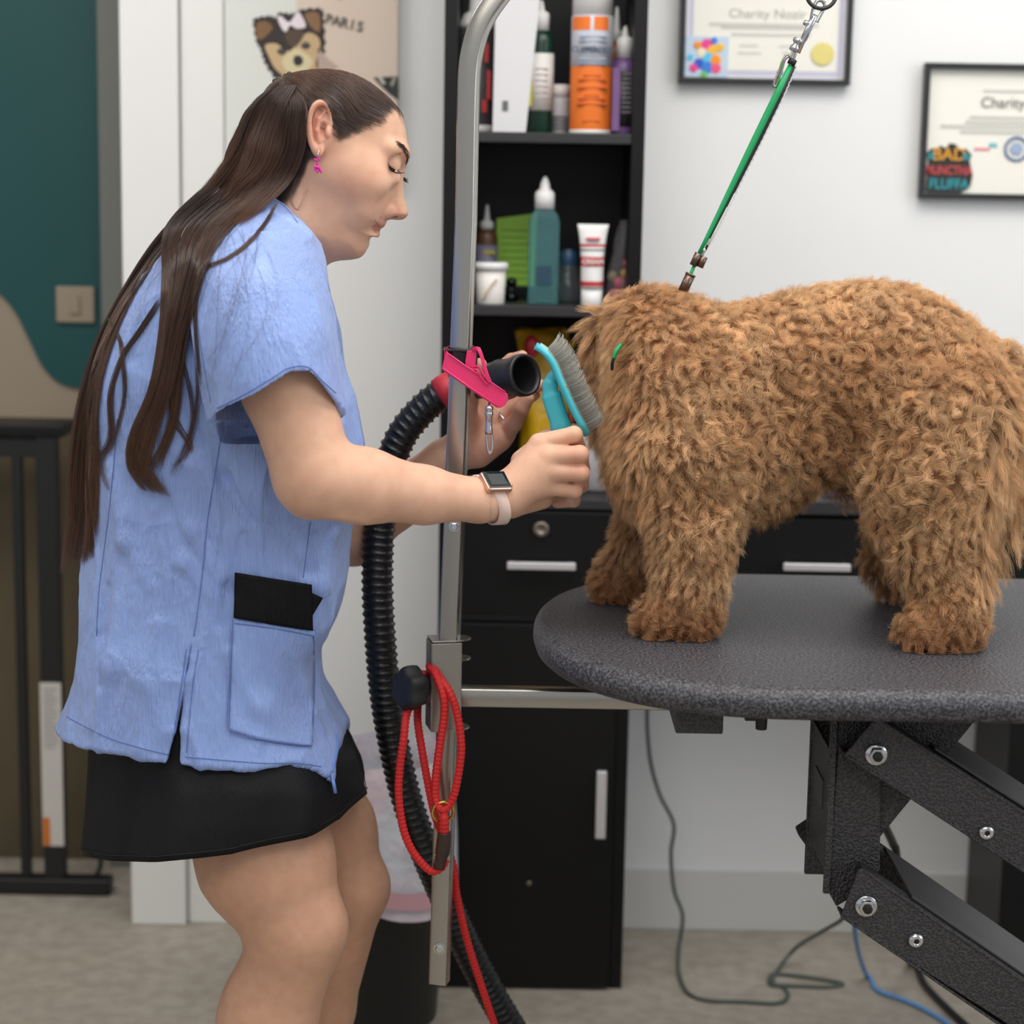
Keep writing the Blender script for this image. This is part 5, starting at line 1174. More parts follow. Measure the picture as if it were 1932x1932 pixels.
# legs
body.chain([P(415, 1340, 2.38), P(428, 1420, 2.365), P(502, 1622, 2.348), P(560, 1752, 2.33), P(512, 1925, 2.335), P(470, 2090, 2.355), P(432, 2330, 2.39), P(430, 2385, 2.39)], [.07, .075, .082, .0585, .0535, .052, .035, .033], .02)
body.ell(P(600, 1742, 2.315), (.028, .03, .034), None, .02)
body.ell(P(483, 1935, 2.33), (.045, .045, .075), None, .03)
body.chain([P(480, 1340, 2.46), P(520, 1420, 2.48), P(608, 1570, 2.49), P(655, 1676, 2.48), P(600, 1905, 2.50), P(560, 2040, 2.52), P(530, 2270, 2.55), P(528, 2320, 2.55)], [.07, .07, .068, .0500, .0455, .046, .033, .031], .02)
body.ell(P(690, 1668, 2.475), (.024, .03, .03), None, .02)
for (x, y, Y) in ((430, 2385, 2.39), (528, 2320, 2.55)):
    a = P(x, y, Y); a[2] = .055; body.chain([P(x, y, Y), a, a + np.array([.12, 0, -.02])], [.033, .033, .026], .02)
# near hand, closed round the brush handle
k_ = .004
mcp = [P(1018, 838, 2.338), P(1034, 862, 2.328), P(1040, 890, 2.326), P(1036, 917, 2.332)]
wr = P(945, 940, 2.325)
for q, (rw, rm) in zip(mcp, ((.020, .0125), (.0215, .0135), (.021, .013), (.018, .0125))): body.cone(P(958, 930, 2.328), q, rw, rm, .012)
body.cone(P(965, 945, 2.345), P(1020, 935, 2.36), .020, .017, .014)
body.cone(P(975, 915, 2.355), P(1010, 865, 2.365), .02, .016, .014)
fing = [([mcp[0], P(1083, 820, 2.334), P(1090, 842, 2.362), P(1066, 853, 2.385)], [.0125, .0098, .0088, .0078]),
        ([mcp[1], P(1094, 857, 2.322), P(1098, 884, 2.352), P(1072, 893, 2.384)], [.0132, .0103, .0092, .0080]),
        ([mcp[2], P(1096, 893, 2.322), P(1096, 916, 2.350), P(1066, 922, 2.380)], [.0128, .0100, .0090, .0078]),
        ([mcp[3], P(1084, 926, 2.332), P(1082, 944, 2.354), P(1052, 948, 2.378)], [.0118, .0090, .0082, .0072])]
for pts, rs in fing: body.chain(pts, rs, .0035)
body.chain([P(988, 872, 2.372), P(1030, 832, 2.392), P(1066, 812, 2.388), P(1084, 812, 2.376)], [.016, .0125, .0105, .0085], .004)
# far hand, palm to the camera, holding the nozzle
wl = P(838, 868, 2.555)
mc2 = [P(898, 755, 2.572), P(922, 766, 2.578), P(944, 786, 2.574), P(955, 818, 2.566)]
body.cone(wl, P(872, 850, 2.556), .0255, .0235, .012, flat=(EY, .8))
for q, r_ in zip(mc2, (.0125, .013, .0125, .012)): body.cone(P(872, 848, 2.562), q, .018, r_, .012)
body.cone(P(870, 835, 2.55), P(884, 790, 2.545), .018, .0155, .012)
body.cone(P(905, 858, 2.556), P(944, 832, 2.556), .0165, .0135, .012)
body.chain([mc2[3], P(970, 800, 2.547), P(984, 773, 2.538), P(997, 752, 2.535)], [.0118, .0102, .0094, .0076], .003)
body.chain([mc2[2], P(966, 768, 2.572), P(990, 755, 2.566), P(1008, 744, 2.552)], [.0115, .0095, .009, .0078], .003)
body.chain([mc2[1], P(950, 740, 2.585), P(990, 728, 2.572), P(1021, 727, 2.535)], [.012, .0095, .009, .0074], .003)
body.chain([mc2[0], P(930, 705, 2.585), P(965, 680, 2.575), P(985, 672, 2.55)], [.012, .0095, .009, .0075], .003)
body.chain([P(880, 800, 2.545), P(884, 752, 2.525), P(894, 712, 2.49), P(906, 688, 2.482)], [.015, .0125, .0105, .0085], .004)
ha = H(465, 120, -150); hb_ = H(790, 505, 150)
hlo = np.array([H(440, 400, 0)[0], ha[1] - .02, H(600, 500, 0)[2]]); hhi = np.array([hb_[0], hb_[1] + .02, ha[2] + .02])
def inbox(c, lo, hi, e=0): return ((c > lo - e) & (c < hi + e)).all(1)
hands = [(np.array([P(925, 980, 2.3)[0], 2.27, P(1000, 985, 2.35)[2]]), np.array([P(1125, 980, 2.3)[0], 2.46, P(1000, 780, 2.35)[2]])),
         (np.array([P(845, 980, 2.5)[0], 2.44, P(1000, 905, 2.5)[2]]), np.array([P(1045, 980, 2.5)[0], 2.64, P(1000, 655, 2.5)[2]]))]
V = []; Q = []; off = 0
def acc(pos, q):
    global off
    V.append(pos); Q.append(q + off); off += len(pos)
acc(*polygonize(body, .001, hlo - .002, hhi + .002, lambda c: inbox(c, hlo, hhi)))
for lo, hi in hands: acc(*polygonize(body, .0012, lo - .003, hi + .003, lambda c, lo=lo, hi=hi: inbox(c, lo, hi)))
acc(*polygonize(body, .003, None, None, lambda c: ~(inbox(c, hlo, hhi, -.0015) | inbox(c, *hands[0], -.0015) | inbox(c, *hands[1], -.0015))))
V = np.concatenate(V); Q = np.concatenate(Q)
# pigment: base skin, redder ears, lips, knuckles; scalp under the hair; brows
skin = np.array(lin((224, 178, 150))); pig = np.tile(skin, (len(V), 1))
u, v, w = uvp(V); nearhead = inbox(V, hlo, hhi)
def blend(mask, col): 
    global pig
    pig = pig * (1 - mask[:, None]) + np.array(lin(col)) * mask[:, None]
def g2(uc, vc, ru, rv, th=0):
    c_, s_ = math.cos(th), math.sin(th); du = u - uc; dv = v - vc; return np.exp(-(((du * c_ + dv * s_) / ru) ** 2 + ((-du * s_ + dv * c_) / rv) ** 2))
nh = nearhead.astype(float)
blend(nh * g2(600, 240, 26, 62) * .5, (214, 130, 112))
blend(nh * g2(668, 345, 44, 30) * .30, (206, 138, 118))
blend(nh * g2(750, 398, 20, 14) * .35, (204, 130, 116))
lipc = np.minimum(1, 1.3 * (np.exp(-((poly_sdf(np.array([(690, 388), (702, 396), (716, 407), (726, 417), (722, 428), (716, 444), (707, 436), (700, 418), (695, 402)]), u, v)).clip(0) / 2.5) ** 2)))
blend(nh * lipc * (np.abs(w) < 46) * .55, (192, 112, 102))
ml = np.array([(686, 384), (694, 393), (702, 406), (709, 418), (716, 429), (720, 431)], float); dm = np.full(len(u), 1e9)
for i in range(5):
    e_ = ml[i + 1] - ml[i]; t_ = np.clip(((u - ml[i][0]) * e_[0] + (v - ml[i][1]) * e_[1]) / (e_ @ e_), 0, 1); dm = np.minimum(dm, (u - ml[i][0] - t_ * e_[0]) ** 2 + (v - ml[i][1] - t_ * e_[1]) ** 2)
blend(nh * np.exp(-dm / 3.2) * (np.abs(w) < 60) * .6, (132, 74, 68))
blend(nh * g2(738, 312, 14, 13) * .35, (150, 100, 84))
hl = np.interp(u, [450, 560, 585, 598, 612, 630, 640, 660, 690, 722, 735, 748, 760], [500, 360, 300, 300, 215, 246, 262, 256, 243, 232, 218, 208, 226])
hl = hl + 5 * vnoise(V, 160)
sc = 1 / (1 + np.exp(-(hl - v) / 4.0))
sc = np.where((u < 560) & (v < 330), 1, sc)
sc = sc * ~((np.abs(w) > 113) & (((u - 603) / 25) ** 2 + ((v - 243) / 55) ** 2 < 1))
blend(nh * sc * .97, (44, 33, 28))
blend(np.exp(-((np.linalg.norm(V - P(1094, 857, 2.322), axis=1)) / .02) ** 2) * .3, (206, 130, 112))
blend(np.exp(-((np.linalg.norm(V - P(1096, 893, 2.322), axis=1)) / .02) ** 2) * .3, (206, 130, 112))
blend(inbox(V, *hands[1]).astype(float) * .35, (214, 150, 136))
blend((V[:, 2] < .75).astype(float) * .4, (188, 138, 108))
body_o = quadmesh('body', V, Q, M_skin, person, {'pigment': pig})
B_body = bvh_of(body_o)
print('body verts', len(V))

# ---------------------------------------------------------------- tunic
def clothmat(name, rgb, rgb2, crinkle, rough=.33, sheen=.2, spec=.45, sc=(420, 420, 26)):
    m = bpy.data.materials.new(name); m.use_nodes = True; nt = m.node_tree; b = nt.nodes['Principled BSDF']
    b.inputs['Roughness'].default_value = rough; b.inputs['Specular IOR Level'].default_value = spec; b.inputs['Sheen Weight'].default_value = sheen
    tc = nt.nodes.new('ShaderNodeTexCoord')
    def noise(scale, detail, mp=None):
        n = nt.nodes.new('ShaderNodeTexNoise'); n.inputs['Scale'].default_value = scale; n.inputs['Detail'].default_value = detail
        if mp:
            q = nt.nodes.new('ShaderNodeMapping'); q.inputs['Scale'].default_value = mp; nt.links.new(tc.outputs['Object'], q.inputs[0]); nt.links.new(q.outputs[0], n.inputs['Vector'])
        else: nt.links.new(tc.outputs['Object'], n.inputs['Vector'])
        return n
    n0 = noise(1, 4, sc); n1 = noise(14, 3); n2 = noise(1, 3, (150, 150, 40)); n2.inputs['Distortion'].default_value = 1.5
    mr = nt.nodes.new('ShaderNodeMapRange'); mr.inputs[1].default_value = .35; mr.inputs[2].default_value = .65; nt.links.new(n1.outputs['Fac'], mr.inputs[0])
    mu = nt.nodes.new('ShaderNodeMath'); mu.operation = 'MULTIPLY'; nt.links.new(n0.outputs['Fac'], mu.inputs[0]); nt.links.new(mr.outputs[0], mu.inputs[1])
    ad = nt.nodes.new('ShaderNodeMath'); ad.operation = 'MULTIPLY_ADD'; ad.inputs[1].default_value = .4; nt.links.new(n2.outputs['Fac'], ad.inputs[0]); nt.links.new(mu.outputs[0], ad.inputs[2])
    bp = nt.nodes.new('ShaderNodeBump'); bp.inputs['Strength'].default_value = crinkle; bp.inputs['Distance'].default_value = .0035
    nt.links.new(ad.outputs[0], bp.inputs['Height']); nt.links.new(bp.outputs[0], b.inputs['Normal'])
    mx = nt.nodes.new('ShaderNodeMix'); mx.data_type = 'RGBA'; mx.inputs[6].default_value = (*lin(rgb), 1); mx.inputs[7].default_value = (*lin(rgb2), 1)
    nt.links.new(n0.outputs['Fac'], mx.inputs[0]); nt.links.new(mx.outputs[2], b.inputs['Base Color'])
    return m
M_tun = clothmat('light_blue_crinkle_cloth', (128, 154, 214), (154, 178, 234), 1.0)
M_skirt = clothmat('black_skirt_cloth', (13, 13, 15), (19, 20, 23), .35, .5, .0, .22)
Yt = 2.42
tab = [(362, 468, 540, 2.42, .050), (385, 438, 556, 2.42, .075), (420, 386, 578, 2.42, .12), (460, 336, 596, 2.42, .15), (500, 300, 606, 2.42, .165), (550, 262, 614, 2.42, .168), (600, 229, 622, 2.42, .168), (650, 204, 634, 2.42, .168), (700, 184, 648, 2.42, .168), (750, 176, 666, 2.42, .165), (800, 173, 678, 2.42, .16), (850, 172, 686, 2.42, .156), (900, 172, 680, 2.42, .153), (950, 174, 668, 2.42, .152), (1000, 174, 656, 2.42, .152), (1050, 171, 650, 2.42, .154), (1100, 165, 645, 2.42, .157), (1150, 161, 634, 2.42, .16), (1200, 158, 612, 2.42, .165), (1235, 156, 598, 2.42, .168), (1290, 150, 602, 2.42, .172), (1340, 129, 628, 2.42, .175), (1380, 112, 656, 2.42, .180), (1430, 102, 682, 2.42, .184), (1480, 96, 700, 2.42, .186), (1520, 96, 704, 2.42, .186)]
tun = Solid(); fn, lo, hi = zloft(tab, 2.3); tun.func(fn, lo, hi, .01)
tun.chain([P(520, 520, 2.53), P(556, 640, 2.55), P(584, 748, 2.56)], [.056, .053, .054], .02)
hemx = [100, 117, 160, 200, 260, 322, 345, 420, 480, 540, 590, 618, 632, 660]
hemy = [1350, 1365, 1388, 1405, 1423, 1438, 1438, 1448, 1453, 1452, 1455, 1463, 1464, 1464]
hY = np.interp(hemx, [100, 200, 280, 540, 620, 660], [Yt, 2.29, 2.25, 2.25, 2.32, Yt])
hx = [X(a, b, c) for a, b, c in zip(hemx, hemy, hY)]; hzv = [Z(a, b, c) for a, b, c in zip(hemx, hemy, hY)]
def hemcut(p): return p[:, 2] - np.interp(p[:, 0], hx, hzv)
tun.func(hemcut, lo, (hi[0], hi[1], max(hzv) + .02), .0015, 's')
oz = [Z(a, b, 2.36) for a, b in ((628, 1490), (630, 1465), (638, 1410), (642, 1376), (680, 1340))]; ox_ = [X(a, b, 2.36) for a, b in ((628, 1490), (630, 1465), (638, 1410), (642, 1376), (700, 1340))]
tun.func(lambda p: np.maximum(np.interp(p[:, 2], oz, ox_) - p[:, 0], p[:, 2] - oz[-1]), (ox_[0] - .01, 2.2, oz[0] - .05), (hi[0], hi[1], oz[-1]), .002, 's')
# folds (ridges and valleys), along pixel paths on the near side
def ridge(s, path, r, k, op='u', Yn=None, depth=.0):
    pts = []
    for (x, y) in path:
        z = Z(x, y, Yt); xx = X(x, y, 2.27)
        # find the near surface by stepping along y
        ys = np.linspace(2.10, 2.45, 71); q = np.stack([[P(x, y, t)[0] for t in ys], ys, [P(x, y, t)[2] for t in ys]], 1); f_ = s.ev(q, q.min(0), q.max(0), .05)
        i = np.argmax(f_ < 0); pts.append(q[i] + np.array([0, depth, 0]))
    rs = [r * (.4 if i in (0, len(pts) - 1) else 1) for i in range(len(pts))]; s.chain(pts, rs, k, op)
slv = [(404, 446, 546, 2.335, .03), (425, 410, 578, 2.32, .058), (455, 388, 596, 2.30, .078), (500, 370, 612, 2.275, .09), (550, 365, 622, 2.258, .094), (620, 368, 631, 2.242, .094), (700, 382, 638, 2.232, .092), (760, 392, 643, 2.228, .09), (800, 399, 648, 2.226, .088), (840, 404, 652, 2.225, .087)]
fold_paths = [([(430, 640), (500, 760), (560, 900)], .006), ([(250, 700), (300, 860), (360, 1000), (420, 1090)], .007), ([(300, 960), (345, 1060), (400, 1120)], .006), ([(215, 880), (240, 1020), (290, 1110)], .007), ([(620, 1010), (600, 1100), (612, 1180)], .006),
              ([(230, 1140), (215, 1260), (180, 1370)], .009), ([(300, 1180), (280, 1290), (262, 1410)], .006), ([(480, 860), (500, 960), (560, 1050)], .006), ([(430, 1230), (480, 1330), (560, 1400)], .005), ([(520, 1200), (560, 1290), (600, 1380)], .006), ([(640, 800), (620, 880), (560, 960)], .006)]
for path_, r_ in fold_paths: ridge(tun, path_, r_, .014, 'u', depth=-.001 + r_ * .55)
for path_, r_ in (([(205, 1110), (196, 1200), (190, 1290)], .006), ([(460, 1010), (430, 1110), (415, 1180)], .005), ([(400, 830), (420, 900), (470, 980)], .005), ([(330, 640), (345, 740), (380, 840)], .006), ([(590, 1010), (580, 1080)], .005)): ridge(tun, path_, r_, .012, 's', depth=-.002)
fn, lo, hi = zloft(slv, 2.1)
tun.func(fn, lo, hi, .012)
fi, li, hi_ = zloft([r for r in slv if r[0] > 600], 2.1, -.0045)
def inner(p): return np.maximum(fi(p), p[:, 2] - Z(500, 640, 2.24))
tun.func(inner, li, hi_, .001, 's')
cxs = [385, 400, 425, 470, 519, 547, 578, 605, 642, 655]; cys = [798, 788, 772, 752, 722, 703, 703, 726, 756, 762]
cX = [X(a, b, 2.15) for a, b in zip(cxs, cys)]; cZ = [Z(a, b, 2.15) for a, b in zip(cxs, cys)]
zfar = Z(440, 795, 2.31); xs0 = X(380, 780, 2.2); xs1 = X(652, 780, 2.2)
def cuffcut(p):
    near = np.interp(p[:, 0], cX, cZ); t = np.clip((p[:, 1] - 2.17) / .12, 0, 1); zc_ = near * (1 - t) + np.minimum(near, zfar) * t
    return np.maximum(p[:, 2] - zc_, np.maximum(fn(p) - .003, p[:, 1] - 2.30))
tun.func(cuffcut, (xs0 - .02, 2.1, Z(500, 860, 2.2)), (xs1 + .02, 2.31, Z(500, 690, 2.2)), .0012, 's')
# side slit
sx = [X(a, b, 2.26) for a, b in ((331, 1450), (330, 1438), (350, 1300), (362, 1212))][::-1]
szz = [Z(a, b, 2.26) for a, b in ((331, 1450), (330, 1438), (350, 1300), (362, 1212))][::-1]
def slit(p):
    zc_ = p[:, 2]; o_ = np.argsort(szz); xc_ = np.interp(zc_, np.array(szz)[o_], np.array(sx)[o_]); t = np.clip((szz[0] - zc_) / (szz[0] - szz[-1]), 0, 1)
    return np.maximum(np.abs(p[:, 0] - xc_) - (.0012 + .0080 * t), np.maximum(p[:, 1] - 2.34, zc_ - szz[0]))
tun.func(slit, (min(sx) - .01, 2.2, min(szz) - .03), (max(sx) + .01, 2.34, max(szz)), .001, 's')
# neck opening
body_neck = H(545, 400, 0)
tun.cone(H(600, 330, 0), H(520, 420, 0), .060, .058, .004, 's')
pos, q = polygonize(tun, .0025)
pos = smooth_mesh(pos, q, 2, .5)
nrm = normals(pos, q)
wp_ = pos + np.stack([vnoise(pos, 9, 21), vnoise(pos, 9, 22), vnoise(pos, 9, 23)], 1) * .02
uu = vnoise(pos * [1, 1, .35], 70) * .0009 + vnoise(wp_ * [1, 1, .28], 28, 3) * .0018 + vnoise(pos, 11, 5) * .0035 + (1 - np.abs(vnoise(wp_ * [1, 1, .30], 20, 8))) ** 5 * .0046 + (1 - np.abs(vnoise(wp_ * [1, 1, .4], 40, 12))) ** 5 * .0010
pos = pos + nrm * uu[:, None]
tunic = quadmesh('tunic', pos, q, M_tun, person)
B_tun = bvh_of(tunic)
print('tunic verts', len(pos))
def on_tunic(x, y, off=.001, Y=2.3):
    l, n = hit(B_tun, x, y)
    if l is None: l = P(x, y, Y); n = -EY
    d = (C_ - l); d /= np.linalg.norm(d); return l + d * off
def patch(outline_fn, nx, ny, off, name, m, thick=.0012, par=person, **k):
    v = []; f = []
    for j in range(ny + 1):
        for i in range(nx + 1): x, y = outline_fn(i / nx, j / ny); v.append(on_tunic(x, y, off))
    pts = np.array(v).reshape(ny + 1, nx + 1, 3)
    for _ in range(3):
        c = pts.copy(); c[1:-1, 1:-1] = (pts[:-2, 1:-1] + pts[2:, 1:-1] + pts[1:-1, :-2] + pts[1:-1, 2:]) / 4
        d_ = (C_ - pts); d_ /= np.linalg.norm(d_, axis=2, keepdims=True); al = ((c - pts) * d_).sum(2, keepdims=True); pts = pts + d_ * np.maximum(al, -.0005)
    v = [tuple(q) for q in pts.reshape(-1, 3)]
    for j in range(ny):
        for i in range(nx): a = j * (nx + 1) + i; f.append((a, a + 1, a + nx + 2, a + nx + 1))
    o = MB().add(v, f).build(name, m, par, smooth=True, **k); s = o.modifiers.new('solid', 'SOLIDIFY'); s.thickness = thick; s.offset = 0; return o
# pocket, black pocket lining, stitch lines, zip pull
def quadfn(a, b, c, d, bow=0):      # top-left, top-right, bottom-right, bottom-left
    def g(s, t):
        x = (a[0] * (1 - s) + b[0] * s) * (1 - t) + (d[0] * (1 - s) + c[0] * s) * t; y = (a[1] * (1 - s) + b[1] * s) * (1 - t) + (d[1] * (1 - s) + c[1] * s) * t
        return x, y + bow * math.sin(math.pi * s) * t
    return g
pk_ = patch(quadfn((441, 1166), (594, 1192), (589, 1408), (433, 1378), 6), 26, 34, .004, 'pocket', M_tun)
lin_ = patch(quadfn((443, 1080), (588, 1103), (590, 1190), (441, 1166)), 22, 14, .0075, 'pocket_lining', clothmat('black_lining', (18, 18, 20), (20, 20, 22), .9, .6, 0, .15), .0016, label='black pocket lining')
patch(quadfn((588, 1118), (609, 1128), (590, 1160), (588, 1160)), 6, 6, .006, 'lining_corner', lin_.data.materials[0], .0014, label='black lining corner')
M_seam = mat('seam_thread', (98, 122, 188), .6)
def seam(path, name='seam', r=.00055, par=person, off=.0006, m_=None, n=14):
    c = cr(np.array(path, float), n); MB().tube([on_tunic(x, y, off) for x, y in c], r, 5).build(name, m_ or M_seam, par, smooth=True)
seam([(438, 1190), (434, 1260), (429, 1340), (430, 1370), (445, 1384), (500, 1396), (560, 1404), (588, 1406)], off=.0058)
seam([(592, 1200), (594, 1280), (592, 1340), (590, 1400)], off=.0055)
seam([(443, 1176), (520, 1186), (592, 1200)], off=.0055)
seam([(421, 795), (408, 880), (392, 980), (384, 1060), (376, 1130), (366, 1200)])
seam([(222, 790), (214, 880), (206, 960), (196, 1040), (186, 1120), (182, 1200)])
seam([(586, 985), (580, 1030), (572, 1090)])
seam([(372, 520), (373, 600), (383, 680), (398, 760)], off=.0004)
seam([(125, 1352), (200, 1390), (262, 1410), (318, 1424)], r=.0005)
seam([(350, 1428), (420, 1434), (500, 1440), (560, 1440), (606, 1446)], r=.0005)
seam([(352, 1225), (340, 1310), (322, 1420)], r=.0005); seam([(374, 1225), (362, 1310), (352, 1420)], r=.0005)
seam([(410, 770), (465, 742), (515, 712), (545, 694), (580, 692), (606, 716), (634, 742)], r=.0005)
seam([(462, 385), (480, 378), (505, 376), (530, 384), (548, 402), (562, 420)], r=.0005)
a = on_tunic(626, 1460, .004)
MB().tube([a, a + np.array([.0005, -.001, -.006]), P(630, 1472, a[1] - .002)], .0016, 8).tube([P(628, 1470, a[1] - .003), P(633, 1496, a[1] - .003)], .0019, sec=sqsec(1, .3), up=(0, -1, 0)).build('zip_pull', mat('blue_zip', (112, 146, 222), .4), person, smooth=True, label='light blue zip pull')
seam([(627, 1456), (636, 1410), (634, 1385)], name='zip', r=.0016, m_=mat('blue_zip', (112, 146, 222), .4))
# ---------------------------------------------------------------- skirt: open bell of cloth
sk_lv = [(1200, 190, 575, .154), (1300, 180, 588, .162), (1380, 172, 630, .161), (1440, 170, 672, .163), (1500, 167, 694, .178), (1560, 164, 690, .188), (1625, 160, 670, .196)]
hemq = lambda x: np.interp(x, [150, 163, 200, 250, 350, 480, 600, 660, 690, 700], [1600, 1605, 1616, 1625, 1628, 1612, 1580, 1545, 1498, 1478])
v = []; f = []; ns = 120; nr = 30
for i in range(nr + 1):
    s = i / nr
    for k in range(ns):
        a_ = 2 * math.pi * k / ns
        # walk the level so that the last ring sits on the slanted hem
        y = 1200 + s * 300; 
        for _ in range(4):
            xl = np.interp(y, [r[0] for r in sk_lv], [r[1] for r in sk_lv]); xr = np.interp(y, [r[0] for r in sk_lv], [r[2] for r in sk_lv])
            x = (xl + xr) / 2 + (xr - xl) / 2 * np.sign(math.cos(a_)) * abs(math.cos(a_)) ** .9; y = 1200 + s * (hemq(x) - 1200)
        b_ = np.interp(y, [r[0] for r in sk_lv], [r[3] for r in sk_lv])
        wv = 1 + s * s * .030 * math.sin(8 * a_ + .6) + s * .012 * math.sin(15 * a_)
        yo = b_ * math.sin(a_) * wv; q_ = P(x, y, Yt - abs(yo)); q_[0] = P(x, y, Yt)[0]; q_[1] = Yt - yo
        q_[0] += s * s * .004 * math.sin(9 * a_); v.append(q_)
for i in range(nr):
    for k in range(ns): f.append((i * ns + k, i * ns + (k + 1) % ns, (i + 1) * ns + (k + 1) % ns, (i + 1) * ns + k))
sk = MB().add(v, f).build('skirt', M_skirt, person, smooth=True); so = sk.modifiers.new('solid', 'SOLIDIFY'); so.thickness = .002; so.offset = -1
hr = MB(); ring_ = [np.array(v[nr * ns + k]) for k in range(ns)]; hr.tube([r + np.array([0, 0, .007]) + (r - np.array([X(420, 1600, Yt), Yt, r[2]])) * .0 for r in ring_], .0006, 5, True).build('hem_stitch', mat('black_thread', (10, 10, 11), .6), sk, smooth=True)
# shoes (below the picture)
M_shoe = mat('dark_shoe', (40, 40, 44), .5)
for (x, y, Y) in ((430, 2385, 2.39), (528, 2320, 2.55)):
    a = P(x, y, Y); s_ = Solid(); s_.chain([np.array([a[0] - .01, Y, .05]), np.array([a[0] + .07, Y, .043]), np.array([a[0] + .16, Y, .036])], [.046, .043, .034], .02).cone(np.array([a[0] - .005, Y, .05]), np.array([a[0] - .005, Y, .09]), .044, .042, .015)
    s_.func(lambda p: p[:, 2] - .0, (-2, 0, -.1), (2, 4, 0.0), .004, 's'); ps_, qs_ = polygonize(s_, .004); ps_[:, 2] = np.maximum(ps_[:, 2], 0.0); quadmesh('shoe', ps_, qs_, M_shoe, person)
# black undershirt collar
col_ = [H(486, 366, -60), H(510, 372, -68), H(535, 388, -64), H(556, 404, -52), H(575, 425, -20), H(580, 430, 0)]
MB().tube(cr(col_, 6), .0055, 10).build('undershirt_collar', mat('black_knit', (20, 18, 20), .7), person, smooth=True)
# ---------------------------------------------------------------- eyes, brows, lashes, earring, ring
EYM = mat('eye_white', (150, 120, 110), .3)
for s in (-1, 1):
    c = H(738, 314, 36 * s)
    MB().ball(c, .0106, 24, 16).build('eye', mat('eye_dark', (52, 34, 28), .15), person, smooth=True)
def strands(name, paths, rad, m, parent, label=None, tip=.35, kind=None):
    """paths: array (n, k, 3)"""
    paths = np.asarray(paths, np.float32); n, k, _ = paths.shape
    cu = bpy.data.hair_curves.new(name); cu.add_curves([k] * n)
    at = cu.attributes.get('position') or cu.attributes.new('position', 'FLOAT_VECTOR', 'POINT')
    at.data.foreach_set('vector', paths.ravel())
    r = cu.attributes.get('radius') or cu.attributes.new('radius', 'FLOAT', 'POINT')
    prof_ = np.linspace(1, tip, k, dtype=np.float32); rr = np.asarray(rad, np.float32)
    r.data.foreach_set('value', (np.ones((n, 1), np.float32) * (rr[:, None] if rr.ndim else rr) * prof_).ravel())
    cu.materials.append(m); o = bpy.data.objects.new(name, cu); COL.objects.link(o)
    if parent: setparent(o, parent)
    if label: o['label'] = label
    if kind: o['kind'] = kind
    return o
def hairmat(name, root, tip, var, rough=.42, spec=.5):
    m = bpy.data.materials.new(name); m.use_nodes = True; nt = m.node_tree; b = nt.nodes['Principled BSDF']
    hi = nt.nodes.new('ShaderNodeHairInfo'); mx = nt.nodes.new('ShaderNodeMix'); mx.data_type = 'RGBA'
    mx.inputs[6].default_value = (*lin(root), 1); mx.inputs[7].default_value = (*lin(tip), 1)
    nt.links.new(hi.outputs['Intercept'], mx.inputs[0])
    m2 = nt.nodes.new('ShaderNodeMix'); m2.data_type = 'RGBA'; m2.blend_type = 'MULTIPLY'; m2.inputs[0].default_value = 1
    cr2 = nt.nodes.new('ShaderNodeMapRange'); cr2.inputs[3].default_value = 1 - var; cr2.inputs[4].default_value = 1 + var * .6
    nt.links.new(hi.outputs['Random'], cr2.inputs[0]); nt.links.new(cr2.outputs[0], m2.inputs[7])
    nt.links.new(mx.outputs[2], m2.inputs[6]); nt.links.new(m2.outputs[2], b.inputs['Base Color'])
    b.inputs['Roughness'].default_value = rough; b.inputs['Specular IOR Level'].default_value = spec
    return m
M_brow = hairmat('brow_hair', (40, 28, 24), (50, 36, 30), .3, .6, .3)
pth = []
for i in range(240):
    t = rng.random(); c = np.array([[740, 275, -60], [750, 274, -54], [760, 281, -42], [767, 295, -28], [769, 308, -20]]); q = cr(c, 8)[int(t * 31)]
    wv = (rng.random() - .5) * (9 if t < .4 else 13); a = np.array([q[0] + wv * .3, q[1] + wv, q[2]])
    d = np.array([2 + 2 * t, 5 * t + 2, 4]) + rng.normal(0, 1.2, 3)
    loc, nr_, _, _ = B_body.find_nearest(Vector(H(*a)))
    p0 = np.array(loc); nn = np.array(nr_); e = H(*(a + d * 1.6)); loc2, n2_, _, _ = B_body.find_nearest(Vector(e)); p2 = np.array(loc2) + np.array(n2_) * .0012
    pth.append([p0, (p0 + p2) / 2 + nn * .0012, p2])
strands('eyebrow', pth, .00012, M_brow, person)
pth = []
for i in range(70):
    t = i / 69; q = cr(np.array([[727, 302, -53], [732, 314, -56], [739, 321, -54], [751, 321, -42]], float), 8)[min(int(t * 24), 24)]
    p0 = H(*q); p1 = H(q[0] + 3 + 3 * t, q[1] + 5, q[2] - 5); p2 = H(q[0] + 7 + 7 * t + rng.normal(0, 1), q[1] + 7 - 2 * t + rng.normal(0, 1), q[2] - 9)
    pth.append([p0, p1, p2])
for i in range(18):
    t = i / 17; q = np.array([757 + 2 * t, 336 - 3 + 8 * t, 20]); p0 = H(*q); p1 = H(q[0] + 5, q[1] + 3, 24); p2 = H(q[0] + 9, q[1] + 4 + rng.normal(0, 1), 26); pth.append([p0, p1, p2])
strands('eyelashes', pth, .00022, M_brow, person)
er = MB(); M_mag = mat('magenta_enamel', (222, 22, 160), .22)
def eb(u, v, ru, rv, rw=None, w=-136, th=0): er.ball(H(u, v, w), (ru * px, (rw or ru) * px, rv * px), 12, 8)
